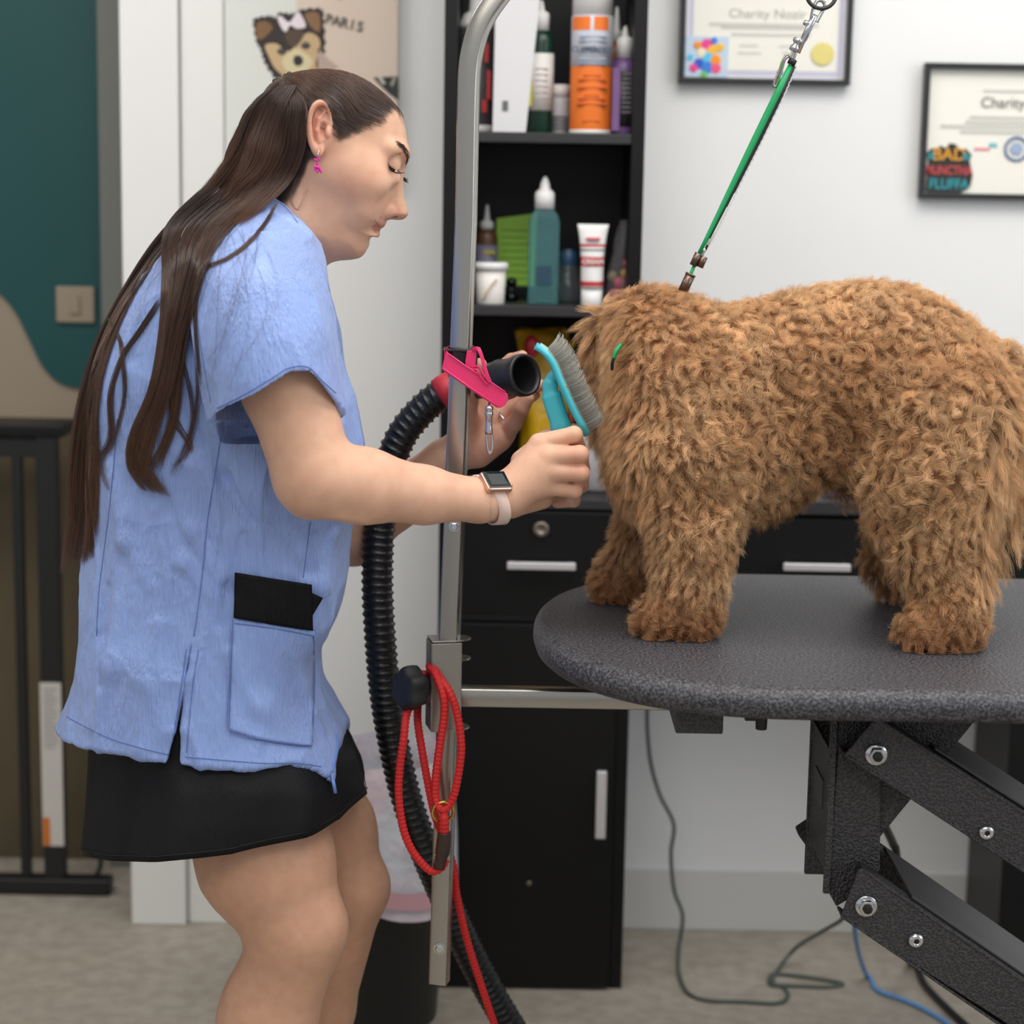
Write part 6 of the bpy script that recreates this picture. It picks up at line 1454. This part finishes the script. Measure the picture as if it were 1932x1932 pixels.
eb(598, 303, 2.2, 3.2); eb(594, 301, 2, 2.2); eb(602, 300.5, 2, 2.4); eb(599, 309, 1.8, 3); eb(599, 316, 3, 3.8); eb(595, 318, 1.8, 4.5); eb(603, 319, 1.8, 5); eb(599, 323, 2.4, 3.2); eb(605.5, 323.5, 1.5, 3.6); eb(593.5, 315, 1.4, 2.6)
ear_ = er.build('earring', M_mag, person, smooth=True, label='magenta balloon-dog-like dangling earring'.replace('balloon-dog-like', 'twisted balloon animal'))
MB().tube([H(603, 284, -124), H(604, 281, -130), H(602, 284, -134), H(599, 292, -136), H(598, 298, -136)], .00045, 6).build('ear_wire', M_shiny, ear_, smooth=True)
rc_ = P(954, 791, 2.566); rd = (P(966, 768, 2.572) - P(944, 786, 2.574)); rd /= np.linalg.norm(rd); ra_ = np.cross(rd, EY); ra_ /= np.linalg.norm(ra_); rb_ = np.cross(rd, ra_)
MB().tube([rc_ + (ra_ * math.cos(t) + rb_ * math.sin(t)) * .0118 for t in np.linspace(0, 2 * math.pi, 33)[:-1]], .0016, 8, True).build('finger_ring', M_shiny, person, smooth=True)
# ---------------------------------------------------------------- wristwatch
wA = P(925, 943, 2.317); wdir = P(950, 941, 2.326) - P(890, 943, 2.305); wdir /= np.linalg.norm(wdir)
watch = thing('wristwatch', 'rose gold smart watch with a pale pink strap on her near wrist', 'watch', wA)
up_ = EZ - (EZ @ wdir) * wdir; up_ /= np.linalg.norm(up_); sd_ = np.cross(up_, wdir)     # sd_ towards the camera or away
if sd_[1] > 0: sd_ = -sd_
M_strap = mat('pale_pink_silicone', (232, 204, 190), .5)
v = []; f = []; n_ = 48
for k in range(n_):
    t = 2 * math.pi * k / n_; rr_ = .0272 + .0006 * math.cos(2 * t)
    d_ = up_ * math.cos(t) * 1.02 + sd_ * math.sin(t) * .98
    hw = .0085 + .0022 * max(0, math.cos(t)) ** 2
    sk_ = wdir * (.0105 * math.cos(t) * -1 + .003 * math.sin(t))      # the strap sits a little aslant
    for (r_, h_) in ((rr_, -hw), (rr_ + .0018, -hw * .85), (rr_ + .0018, hw * .85), (rr_, hw)): v.append(wA + d_ * r_ + wdir * h_ + sk_)
for k in range(n_):
    for j in range(3): a = k * 4 + j; b2 = ((k + 1) % n_) * 4 + j; f.append((a, b2, b2 + 1, a + 1))
    f.append((k * 4 + 3, ((k + 1) % n_) * 4 + 3, ((k + 1) % n_) * 4, k * 4))
MB().add(v, f).build('strap', M_strap, watch, smooth=True)
cn = up_ * .80 + sd_ * .60; cn /= np.linalg.norm(cn); cw = wdir; cu_ = np.cross(cn, cw)
cc = wA + cn * .0295 - wdir * .0035
MB().obox(cc, cw, cu_, cn, .034, .031, .0088).build('case', mat('rose_gold', (226, 180, 156), .28, .9), watch, bevel=.004, seg=4, label='rose gold watch case')
MB().obox(cc + cn * .0040, cw, cu_, cn, .0295, .0265, .0022).build('screen', mat('black_glass', (16, 17, 18), .06, coat=1), watch, bevel=.0009, seg=3, label='black glass screen')
MB().obox(cc + cn * .0052, cw, cu_, cn, .021, .0175, .0002).build('display_area', mat('dark_grey_display', (58, 60, 60), .3), watch)
MB().lathe([(0, 0), (.0032, 0), (.0032, .0015), (0, .0018)], cc + cw * .0168 - cu_ * .006, cw, 16).build('crown', mat('rose_gold', (214, 170, 150), .3, .9), watch, smooth=True)
# ---------------------------------------------------------------- slicker brush
M_aq = mat('aqua_plastic', (72, 190, 204), .35); M_aq2 = mat('aqua_pale', (120, 214, 220), .35)
br = thing('slicker_brush', 'aqua slicker brush with long grey pins held in the near hand', 'brush', P(1060, 800, 2.375))
YB = 2.375
MB().tube(pxpath([(1054, 700, YB), (1040, 715, YB), (1038, 735, YB), (1046, 765, YB), (1057, 800, YB), (1066, 830, YB), (1072, 870, YB), (1072, 915, YB), (1068, 940, YB)], 6), [.0045 + .0001 * i for i in range(8)] + [.0068] * 6 + [.0088] * 10 + [.0095] * 25, 16, up=(0, -1, 0), sec=[(1.35 * math.cos(t), .8 * math.sin(t)) for t in np.linspace(0, 2 * math.pi, 17)[:-1]]).build('handle', M_aq, br, smooth=True)
hp_ = cr(np.array([(1012, 650), (1030, 662), (1046, 684), (1058, 712), (1070, 740), (1084, 770), (1100, 800), (1110, 818)], float), 6)
v = []; f = []; nd = 12; N_ = len(hp_)
hw_ = np.interp(np.linspace(0, 1, N_), [0, .15, .5, .85, 1], [.010, .022, .026, .024, .013])
pn = []
for i in range(N_):
    t = hp_[min(i + 1, N_ - 1)] - hp_[max(i - 1, 0)]; t /= np.linalg.norm(t); nrm2 = np.array([t[1], -t[0]])      # towards the dog: right
    if nrm2[0] < 0: nrm2 = -nrm2
    c = P(*hp_[i], YB); tn = R_ * nrm2[0] - U_ * nrm2[1]; pn.append((c, tn, hw_[i]))
    for (a, b2) in ((-1, -.0035), (-.7, -.0058), (0, -.0066), (.7, -.0058), (1, -.0035), (1, .0015), (.9, .0022), (-.9, .0022), (-1, .0015)): v.append(c + EY * a * hw_[i] + tn * b2)
for i in range(N_ - 1):
    for k in range(9): f.append((i * 9 + k, i * 9 + (k + 1) % 9, (i + 1) * 9 + (k + 1) % 9, (i + 1) * 9 + k))
f += [tuple(range(9))[::-1], tuple(range((N_ - 1) * 9, N_ * 9))]
MB().add(v, f).build('head', M_aq, br, smooth=True, label='curved aqua pin head')
v = []; f = []
for i, (c, tn, w_) in enumerate(pn[2:-2]):
    for (a, b2) in ((-.88, .002), (-.6, .0038), (0, .0045), (.6, .0038), (.88, .002)): v.append(c + EY * a * w_ + tn * b2)
M2 = len(pn) - 4
for i in range(M2 - 1):
    for k in range(4): f.append((i * 5 + k, i * 5 + k + 1, i * 5 + 6 + k, i * 5 + 5 + k))
MB().add(v, f).build('cushion', mat('pale_rubber_pad', (150, 190, 186), .6), br, smooth=True, label='pale rubber pad')
pth = []
for i in range(6, N_ - 3):
    for fr in (0, .5):
        c, tn, w_ = pn[i]; c2, tn2, w2_ = pn[i + 1]; c = c * (1 - fr) + c2 * fr
        for j in range(9):
            a = -.85 + 1.7 * j / 8 + rng.normal(0, .05); p0 = c + EY * a * w_ + tn * .003
            tl = np.array([.3, 0, -.95]); L_ = (.0185 + .002 * math.sin(math.pi * i / N_)) * rng.uniform(.82, 1.1)
            pth.append([p0, p0 + tn * L_ * .55, p0 + tn * L_ * .9 + U_ * .0012, p0 + tn * L_ * 1.05 + U_ * .0042])
strands('pins', pth, .0002, hairmat('pin_wire', (120, 118, 110), (190, 188, 178), .5, .3, .8), br, label='long bent steel pins', tip=.9, kind='stuff')
q = P(1070, 716, YB - .012); MB().ball(P(1064, 729, YB - .024), (.0035, .002, .0022)).build('rivet', mat('copper_rivet', (200, 140, 80), .4, .6), br, smooth=True)
MB().ball(P(1077, 790, YB + .01), (.006, .006, .010)).build('release_button', mat('orange_button', (238, 100, 40), .4), br, smooth=True, label='orange release button')
# ---------------------------------------------------------------- long brown hair
M_hair = hairmat('brown_hair', (66, 49, 42), (104, 72, 54), .5, .32, .6)
hv = Solid()
hv.chain([H(552, 208, 0), H(512, 248, 0), H(476, 305, 0), H(436, 358, -30)], [.038, .034, .029, .015], .02)
hv.chain([H(546, 225, -55), H(515, 290, -58), H(478, 345, -68), H(425, 390, -88)], [.026, .025, .019, .011], .02)
hpos, hq = polygonize(hv, .003)
hp_o = quadmesh('hair', hpos, hq, mat('dark_hair_mass', (36, 27, 24), .5, bump=(500, .5, .001), aniso=(1, 1, .15)), person)
B_hair = bvh_of(hp_o)
def drape(xy, Yd, off):
    """xy: (n, k, 2) pixel paths, Yd: (n,) depth where nothing is behind, off: (n,) height above what they lie on"""
    n, k, _ = xy.shape; Yh = np.empty((n, k))
    for i in range(n):
        for j in range(k):
            d = F_ + R_ * (xy[i, j, 0] - 966) / FPX - U_ * (xy[i, j, 1] - 966) / FPX; L_ = np.linalg.norm(d); dv = Vector(d / L_); best = 1e9
            for b_ in (B_tun, B_body, B_hair):
                loc = b_.ray_cast(CV, dv, 4)[0]
                if loc is not None and loc[1] < best: best = loc[1]
            Yh[i, j] = min(best - off[i], Yd[i]) if best < 9 else Yd[i]
    for _ in range(4):
        s = Yh.copy(); s[:, 1:-1] = (Yh[:, :-2] + Yh[:, 1:-1] * 2 + Yh[:, 2:]) / 4; Yh = np.minimum(s, Yh + .0)
    X_ = xy.reshape(-1, 2); d = F_[None] + np.outer((X_[:, 0] - 966) / FPX, R_) - np.outer((X_[:, 1] - 966) / FPX, U_)
    return (C_ + d * (Yh.ravel() / d[:, 1])[:, None]).reshape(n, k, 3)
allh = []; allr = []
def flow(left, right, n, k=16, Y0=2.40, Ysp=.04, off=(.002, .012), clumps=24, conv=.5, wave=3.0, rad=.00013, t0=(0, .15), t1=(.8, 1.0)):
    Lc = cr(np.array(left, float), 12); Rc = cr(np.array(right, float), 12); tt = np.linspace(0, 1, len(Lc))
    cl = rng.random(clumps); s = rng.random(n); ci = np.abs(s[:, None] - cl[None]).argmin(1)
    a = rng.uniform(*t0, n); b_ = rng.uniform(*t1, n); u_ = np.linspace(0, 1, k); T = a[:, None] + (b_ - a)[:, None] * u_
    sl_ = s[:, None] + (cl[ci] - s)[:, None] * conv * (T ** .8)
    xy = np.zeros((n, k, 2)); ph = rng.random(clumps) * 6.28; fr = rng.uniform(5, 10, clumps)
    for c in range(2):
        A = np.interp(T, tt, Lc[:, c]); B = np.interp(T, tt, Rc[:, c]); xy[..., c] = A * (1 - sl_) + B * sl_
    wv = wave * np.sin(fr[ci][:, None] * T + ph[ci][:, None]) * T + rng.normal(0, .8, (n, 1)) * (T * 4)
    xy[..., 0] += wv; xy[..., 1] += wv * .2
    P3 = drape(xy, Y0 + rng.uniform(-Ysp, Ysp, n), rng.uniform(*off, n)); allh.append((P3, rad))
# from the crown and sides down over the nape
flow([(524, 154), (476, 200), (458, 230), (436, 285), (392, 345), (330, 412)], [(545, 152), (576, 196), (577, 240), (572, 290), (540, 350), (455, 425)], 6500, 15, 2.40, .035, (.001, .014), 46, .35, 3, .00013, (0, .3), (.75, 1))
flow([(520, 160), (480, 190), (448, 245), (425, 300), (385, 350)], [(560, 160), (540, 200), (520, 260), (500, 320), (450, 370)], 1500, 12, 2.40, .03, (.004, .018), 20, .4, 3, .00013, (0, .1), (.8, 1))
# main lock over the back of the tunic
flow([(390, 345), (308, 425), (298, 520), (292, 620), (272, 730), (236, 820), (236, 880), (262, 925)], [(500, 375), (420, 440), (384, 520), (352, 620), (326, 730), (292, 820), (280, 880), (322, 938)], 3400, 20, 2.36, .01, (.001, .012), 14, .75, 5, .00013, (0, .3), (.6, 1))
# curtain behind the back
flow([(370, 370), (292, 450), (222, 560), (176, 660), (148, 770), (134, 880), (128, 980), (108, 1085)], [(400, 370), (335, 440), (262, 540), (215, 640), (184, 760), (180, 880), (178, 980), (172, 1060)], 3600, 18, 2.44, .03, (.001, .004), 18, .6, 6, .00014, (0, .3), (.7, 1))
flow([(190, 640), (160, 760), (140, 880), (136, 980), (120, 1070)], [(206, 640), (182, 760), (180, 880), (178, 980), (168, 1050)], 1800, 14, 2.45, .03, (.001, .004), 12, .5, 8, .00014, (0, .3), (.6, 1))
# smaller locks and wisps
flow([(440, 400), (372, 470), (345, 560), (330, 660), (318, 780), (292, 850), (268, 890)], [(470, 400), (408, 470), (372, 560), (350, 660), (338, 780), (318, 850), (300, 890)], 700, 18, 2.34, .01, (.001, .008), 8, .85, 6, .00012, (0, .2), (.6, 1))
flow([(520, 378), (498, 420), (462, 460), (425, 486), (380, 508), (364, 560)], [(526, 380), (503, 422), (467, 463), (430, 489), (385, 512), (368, 562)], 90, 16, 2.3, .005, (.001, .003), 3, .9, 1, .00012)
flow([(368, 520), (366, 600), (370, 700), (366, 780), (345, 850), (320, 900)], [(378, 520), (372, 600), (376, 700), (370, 780), (350, 850), (326, 904)], 60, 16, 2.28, .005, (.001, .003), 4, .9, 3, .00011)
flow([(300, 560), (262, 620), (228, 672), (206, 745), (208, 825), (186, 872), (204, 925)], [(312, 560), (272, 622), (234, 676), (212, 748), (213, 828), (192, 875), (210, 930)], 110, 18, 2.33, .005, (.001, .003), 5, .85, 3, .00012)
flow([(200, 600), (222, 640), (228, 672), (232, 740), (222, 800), (206, 860)], [(206, 598), (229, 640), (234, 675), (238, 742), (226, 802), (212, 864)], 70, 16, 2.34, .005, (.001, .003), 4, .8, 3, .00011)
flow([(340, 620), (330, 700), (318, 780), (345, 840), (350, 860)], [(352, 620), (344, 700), (332, 780), (358, 835), (362, 850)], 60, 16, 2.3, .005, (.001, .003), 5, .7, 6, .00011)
flow([(330, 640), (350, 720), (362, 790), (352, 850), (316, 880)], [(336, 640), (358, 720), (368, 790), (358, 852), (322, 884)], 36, 16, 2.3, .005, (.001, .003), 4, .7, 4, .0001)
flow([(560, 330), (545, 372), (560, 395), (572, 370), (577, 335)], [(568, 330), (552, 374), (564, 398), (576, 372), (580, 330)], 14, 12, 2.33, .004, (.001, .002), 7, .3, 3, .00009)
for _ in range(26):      # loose single hairs over the sleeve and the back
    x0, y0 = rng.uniform(300, 500), rng.uniform(400, 470); x1 = x0 - rng.uniform(20, 140); y1 = y0 + rng.uniform(150, 420); bx_ = rng.normal(0, 40)
    flow([(x0, y0), ((x0 + x1) / 2 + bx_, (y0 + y1) / 2), (x1, y1)], [(x0 + 6, y0), ((x0 + x1) / 2 + bx_ + 8, (y0 + y1) / 2), (x1 + 10, y1)], 3, 12, 2.3, .01, (.001, .006), 2, .3, 5, .00008)
pth = []
# scalp: combed from the hairline to the clip, or past the ear to the nape
hu, hvv, hw3 = uvp(V[:len(V)])
sel = np.where(nearhead & (sc > .45) & (hvv < 330) & (hu > 478))[0]; sel = rng.choice(sel, 7000, replace=False)
for i in sel:
    u0, v0, w0 = hu[i], hvv[i], hw3[i]; top = (v0 < 196) or (u0 > 612)
    if top: tgt = np.array([536, 150, np.clip(w0 * .15, -14, 14)])
    else: tgt = np.array([500 if v0 < 240 else 470, 300 if v0 < 240 else 360, w0 * .85])
    s0 = np.array([u0, v0, w0]); L_ = np.linalg.norm((tgt - s0)[:2]); m_ = min(1, (rng.uniform(50, 130)) / (L_ + 1e-6)); q = []
    bend = rng.normal(0, .02) + (.10 if top and u0 > 612 and w0 < 0 else 0); pj = V[i]
    for t in np.linspace(0, m_, 9):
        c = s0 + (tgt - s0) * t; c[1] += math.sin(math.pi * t) * bend * L_
        g_ = H(*c)
        loc, nr_, _, _ = B_body.find_nearest(Vector(g_)); h_ = (.0008 + .0035 * min(1, t * 2.2)) * (.6 + .4 * rng.random())
        q.append(np.array(loc) + np.array(nr_) * h_)
    q[0] = V[i] - 0; q = np.array(q)
    for _ in range(2): q[1:-1] = (q[:-2] + q[1:-1] * 2 + q[2:]) / 4
    pth.append(q)
strands('scalp_hair', pth, .00014, M_hair, hp_o, tip=.5)
pth = []
for _ in range(160):     # fine baby hairs at the temple
    a_ = rng.uniform(640, 740); b_ = np.interp(a_, [630, 640, 660, 690, 722, 740], [244, 258, 252, 240, 230, 222]) + rng.uniform(-6, 10); c0 = np.array([a_, b_, -100 + (a_ - 640) * .25])
    q = []
    for t in (0, .33, .66, 1):
        c = c0 + np.array([-30, -14, 0]) * t * rng.uniform(.8, 1.1); loc, nr_, _, _ = B_body.find_nearest(Vector(H(*c))); q.append(np.array(loc) + np.array(nr_) * (.0003 + .001 * t))
    pth.append(q)
strands('baby_hair', pth, .00007, M_hair, hp_o)
by = {}
for P3, rad in allh: by.setdefault((P3.shape[1]), []).append((P3, rad))
for k_, lst in by.items():
    strands('hair_strands', np.concatenate([a for a, _ in lst]), np.concatenate([np.full(len(a), r) for a, r in lst]), M_hair, hp_o, tip=.4)
# little dark claw clip at the crown
ccl = H(533, 152, 0); cm = MB()
for k in range(5): cm.ball(ccl + np.array([(k - 2) * .0042, -.004 + .001 * k, .003 + (k - 2) * .0022]), (.0032, .012, .0036), 10, 8)
cm.build('hair_clip', mat('black_clip', (14, 14, 16), .25), hp_o, smooth=True, label='small black hair clip')
# ---------------------------------------------------------------- the dog
dog = thing('dog', 'curly apricot dog standing on the grooming table, head turned away', 'dog', P(1500, 1180, 2.42))
dog.location.z = ZT
def xloft(table, ex=2.2):
    T = []
    for (x, yt, yb, Yc, b) in table:
        a_ = P(x, yt, Yc); b_ = P(x, yb, Yc); T.append(((a_[0] + b_[0]) / 2, b_[2], a_[2], Yc, b))
    T = cr(np.array(T), 6); T = T[np.argsort(T[:, 0])]; x, zb, zt_, yc, b = T.T
    def fn(p):
        Xp = p[:, 0]; B0 = np.interp(Xp, x, zb); T0 = np.interp(Xp, x, zt_); Yc = np.interp(Xp, x, yc); B = np.interp(Xp, x, b); a = (T0 - B0) / 2; cz = (T0 + B0) / 2
        q = (np.abs((p[:, 2] - cz) / a) ** ex + np.abs((p[:, 1] - Yc) / B) ** ex) ** (1 / ex)
        return np.maximum((q - 1) * np.minimum(a, B), np.maximum(x[0] - Xp, Xp - x[-1]))
    return fn, (x[0], (yc - b).min(), zb.min()), (x[-1], (yc + b).max(), zt_.max())
D = Solid()
dt = [(1158, 650, 880, 2.44, .05), (1172, 600, 915, 2.435, .085), (1195, 575, 950, 2.43, .105), (1230, 563, 968, 2.425, .118), (1270, 566, 978, 2.42, .125), (1310, 578, 984, 2.42, .125), (1350, 588, 985, 2.42, .122), (1400, 582, 978, 2.42, .118), (1450, 570, 966, 2.42, .114), (1500, 557, 938, 2.42, .112), (1560, 545, 902, 2.42, .110), (1620, 539, 888, 2.42, .112), (1680, 546, 900, 2.42, .118), (1740, 564, 930, 2.42, .120), (1800, 600, 945, 2.42, .116), (1850, 650, 925, 2.42, .102), (1885, 708, 890, 2.42, .075), (1902, 760, 850, 2.42, .04)]
fn, lo, hi = xloft(dt); D.func(fn, lo, hi, .02)
# legs; the last point of each stands on the table
def ft(x, Y, dz): q = np.array([X(x, 1180, Y), Y, ZT + dz]); return q
D.chain([P(1300, 860, 2.35), P(1308, 980, 2.335), P(1302, 1080, 2.33), P(1298, 1150, 2.33)], [.068, .044, .033, .030], .03)
D.chain([ft(1300, 2.335, .028), ft(1240, 2.325, .022)], [.034, .026], .02)
D.chain([P(1262, 920, 2.50), P(1225, 1010, 2.52), P(1190, 1075, 2.53), ft(1170, 2.53, .03), ft(1148, 2.525, .022)], [.055, .036, .028, .028, .022], .02)
D.chain([P(1765, 800, 2.35), P(1752, 895, 2.33), P(1745, 975, 2.32), P(1786, 1075, 2.31), P(1797, 1150, 2.30), ft(1797, 2.30, .03)], [.088, .073, .050, .034, .029, .031], .03)
D.chain([ft(1790, 2.30, .026), ft(1735, 2.285, .022)], [.034, .027], .02)
D.chain([P(1790, 900, 2.50), P(1700, 1000, 2.53), P(1690, 1055, 2.55), P(1720, 1085, 2.56), ft(1705, 2.56, .026)], [.06, .034, .022, .022, .022], .02)
D.chain([P(1660, 1050, 2.54), P(1705, 1088, 2.55)], [.016, .018], .015)
# tail, hanging behind
D.chain([P(1868, 700, 2.41), P(1895, 790, 2.40), P(1900, 880, 2.395), P(1882, 980, 2.39), P(1862, 1045, 2.39)], [.035, .022, .018, .013, .006], .015)
# head turned away, ear, beard, neck ruff
D.ell(P(1192, 690, 2.56), (.045, .085, .075), None, .02)
D.ell(P(1142, 622, 2.51), (.018, .024, .026), axes((1, 0, .3)), .010)
D.chain([P(1150, 660, 2.52), P(1150, 740, 2.53), P(1146, 800, 2.545)], [.018, .016, .013], .015)
D.ell(P(1160, 800, 2.60), (.026, .05, .035), None, .02)
D.ell(P(1228, 600, 2.46), (.042, .07, .026), None, .03)
D.ell(P(1605, 915, 2.40), (.014, .015, .018), None, .012)
D.func(lambda p: p[:, 2] - ZT - .004, (-1, 2, ZT - .1), (2, 3, ZT + .004), .002, 's')
dpos, dq = polygonize(D, .005); dpos = smooth_mesh(dpos, dq, 2)
dn = normals(dpos, dq)
dpos = dpos + dn * (vnoise(dpos, 22) * .003)[:, None]
dog_body = quadmesh('body', dpos, dq, mat('dog_undercoat', (150, 102, 64), .8), dog)
# fur
tri = dpos[dq]; ar = np.linalg.norm(np.cross(tri[:, 2] - tri[:, 0], tri[:, 3] - tri[:, 1]), axis=1) / 2; fc_ = tri.mean(1)
vd = C_ - fc_; vd /= np.linalg.norm(vd, axis=1, keepdims=True); fn_ = np.cross(tri[:, 2] - tri[:, 0], tri[:, 3] - tri[:, 1]); fn_ /= np.linalg.norm(fn_, axis=1, keepdims=True) + 1e-12
wgt = ar * np.where((fn_ * vd).sum(1) > -.35, 1, .25)
def sample(n):
    i = rng.choice(len(dq), n, p=wgt / wgt.sum()); a, b = rng.random((2, n)); q = tri[i]; r = ((1 - a) * (1 - b))[:, None] * q[:, 0] + (a * (1 - b))[:, None] * q[:, 1] + (a * b)[:, None] * q[:, 2] + ((1 - a) * b)[:, None] * q[:, 3]
    return r, fn_[i]
NF = 230000; NC = 8000
roots, rn = sample(NF); cro, crn = sample(NC)
kd = KDTree(NC)
for i, c in enumerate(cro): kd.insert(c, i)
kd.balance(); ci = np.array([kd.find(r)[1] for r in roots])
def pxof(p):
    r = p - C_; z = r @ F_; return 966 + FPX * (r @ R_) / z, 966 - FPX * (r @ U_) / z
cx2, cy2 = pxof(cro)
front = 1 / (1 + np.exp((cx2 - 1240) / 25)); leg = 1 / (1 + np.exp(-(cy2 - 1010) / 25)); tail = (((cx2 > 1835) & (cy2 > 740) & (cy2 < 1075) & (cx2 + (cy2 - 740) * .08 > 1862)) | ((cx2 > 1840) & (cy2 > 960) & (cy2 < 1075) & (cro[:, 1] > 2.365)) & (cy2 < 1075)).astype(float); paw = (cro[:, 2] < ZT + .055).astype(float)
rear_top = np.clip((cx2 - 1500) / 300, 0, 1) * (1 - leg)
fl = np.stack([.55 - .35 * front - .45 * leg, np.zeros(NC) - .05, -.85 - 0 * leg], 1)
fl[:, 0] += .25 * (1 - front) * (cy2 < 640); fl = fl + .75 * (1 - .45 * front)[:, None] * np.stack([vnoise(cro, 55, 1), vnoise(cro, 55, 2), vnoise(cro, 55, 3)], 1) + .42 * rng.normal(0, 1, (NC, 3)) * (1 - .5 * front)[:, None]
fl -= (fl * crn).sum(1, keepdims=True) * crn; fl /= np.linalg.norm(fl, axis=1, keepdims=True) + 1e-9
lift = (.60 + .12 * front)[:, None] * (1 - .3 * tail[:, None]); cdir = crn * lift + fl * (1 - lift * .45); cdir /= np.linalg.norm(cdir, axis=1, keepdims=True)
cl_ = .0185 * (1 - .18 * leg) * (1 + .15 * front) * rng.uniform(.8, 1.2, NC); cl_ = np.where(paw > 0, .0125, cl_); cl_ = np.where(tail > 0, .036, cl_); cl_ = np.where((cx2 > 1500) & (cy2 > 1030) & (cy2 < 1110) & (cx2 < 1720), .026, cl_)
cl_ = np.where((cx2 < 1165) & (cy2 < 660) & (cro[:, 1] > 2.47), .032, cl_)
cside = np.cross(cdir, crn); cside /= np.linalg.norm(cside, axis=1, keepdims=True) + 1e-9; cup = np.cross(cside, cdir)
camp = .0054 * (1 - .72 * front) * (1 - .45 * leg) * (1 - .3 * tail) * rng.uniform(.6, 1.3, NC) * (1 + .3 * rear_top); camp = np.where(paw > 0, .0036, camp); ph = rng.random(NC) * 6.28; tw = rng.uniform(5.5, 9.5, NC) * rng.choice([-1, 1], NC)
K = 9; ts = np.linspace(0, 1, K); paths = np.empty((NF, K, 3), np.float32); ln = rng.uniform(.75, 1.15, NF)
own = rng.normal(0, 1, (NF, 3)); pull = rng.uniform(.25, .75, NF)
for j, t in enumerate(ts):
    g = t ** 1.0; amp = camp * t ** .7
    ax_ = cdir * (cl_ * g)[:, None] + cside * (amp * (np.sin(tw * t + ph) - np.sin(ph)))[:, None] + cup * (amp * .8 * (np.cos(tw * t + ph) - np.cos(ph)))[:, None]
    ax_[:, 2] -= cl_ * t * t * (.18 + .3 * tail)
    paths[:, j] = roots + ax_[ci] * ln[:, None] + (cro[ci] - roots) * (pull * t ** 1.3)[:, None] + own * (.0015 * t) 
paths[:, 0] -= rn * .001
paths[..., 2] = np.maximum(paths[..., 2], ZT + .0012)
fur = strands('fur', paths, .00017, None, dog_body, tip=.35, kind='stuff') if False else None
M_fur = bpy.data.materials.new('apricot_fur'); M_fur.use_nodes = True; nt = M_fur.node_tree; b = nt.nodes['Principled BSDF']; out = nt.nodes['Material Output']
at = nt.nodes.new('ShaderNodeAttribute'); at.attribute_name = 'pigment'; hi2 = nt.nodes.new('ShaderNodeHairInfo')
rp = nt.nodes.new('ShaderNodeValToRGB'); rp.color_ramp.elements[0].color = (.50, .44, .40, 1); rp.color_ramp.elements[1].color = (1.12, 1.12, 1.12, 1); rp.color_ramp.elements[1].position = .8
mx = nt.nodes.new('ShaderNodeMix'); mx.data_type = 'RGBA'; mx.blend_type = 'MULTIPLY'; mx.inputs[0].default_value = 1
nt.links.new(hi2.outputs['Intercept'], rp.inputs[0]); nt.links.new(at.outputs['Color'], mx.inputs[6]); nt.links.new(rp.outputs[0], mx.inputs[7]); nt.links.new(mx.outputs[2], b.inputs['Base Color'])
b.inputs['Roughness'].default_value = .5; b.inputs['Specular IOR Level'].default_value = .35
tr = nt.nodes.new('ShaderNodeBsdfTranslucent'); ms = nt.nodes.new('ShaderNodeMixShader'); ms.inputs[0].default_value = .3
nt.links.new(mx.outputs[2], tr.inputs[0]); nt.links.new(b.outputs[0], ms.inputs[1]); nt.links.new(tr.outputs[0], ms.inputs[2]); nt.links.new(ms.outputs[0], out.inputs[0])
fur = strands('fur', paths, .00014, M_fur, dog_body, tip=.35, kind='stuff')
base = np.array(lin((242, 204, 158))); dk = np.array(lin((206, 156, 108))); lt = np.array(lin((252, 222, 180))); paw_c = np.array(lin((178, 116, 72)))
n1 = np.clip(.5 + .9 * vnoise(roots, 14, 7) + .6 * vnoise(roots, 40, 9), 0, 1)[:, None]
cc_ = base * (1 - n1 * .75) + dk * n1 * .75; rv = rng.random((NF, 1)) ** 3; cc_ = cc_ * (1 - rv * .5) + lt * rv * .5
rng_c = rng.uniform(.72, 1.15, NC)[ci][:, None]; cc_ = cc_ * rng_c
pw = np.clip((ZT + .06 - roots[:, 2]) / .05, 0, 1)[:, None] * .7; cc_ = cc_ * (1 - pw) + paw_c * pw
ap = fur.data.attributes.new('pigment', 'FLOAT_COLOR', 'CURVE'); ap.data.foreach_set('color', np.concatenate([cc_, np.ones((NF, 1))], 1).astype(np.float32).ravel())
# green noose loop round the neck, mostly sunk in the fur
lp = cr(np.array([P(1285, 566, 2.43), P(1240, 610, 2.45), P(1200, 650, 2.47), P(1180, 680, 2.47), P(1170, 700, 2.48), P(1160, 780, 2.52), P(1215, 800, 2.6), P(1250, 680, 2.60), P(1275, 590, 2.52)]), 8, True)
MB().tube(lp, .0022, 8, True).build('neck_loop', M_gc, nl, smooth=True)
MB().tube(pxpath([(1172, 650, 2.35), (1163, 662, 2.345), (1158, 676, 2.345)], 4), .0026, 8).build('neck_loop', M_gc, nl, smooth=True)
MB().tube(pxpath([(1158, 676, 2.345), (1155, 686, 2.345), (1155, 697, 2.35)], 4), .0020, 8).build('neck_loop_stop', M_bk, nl, smooth=True)
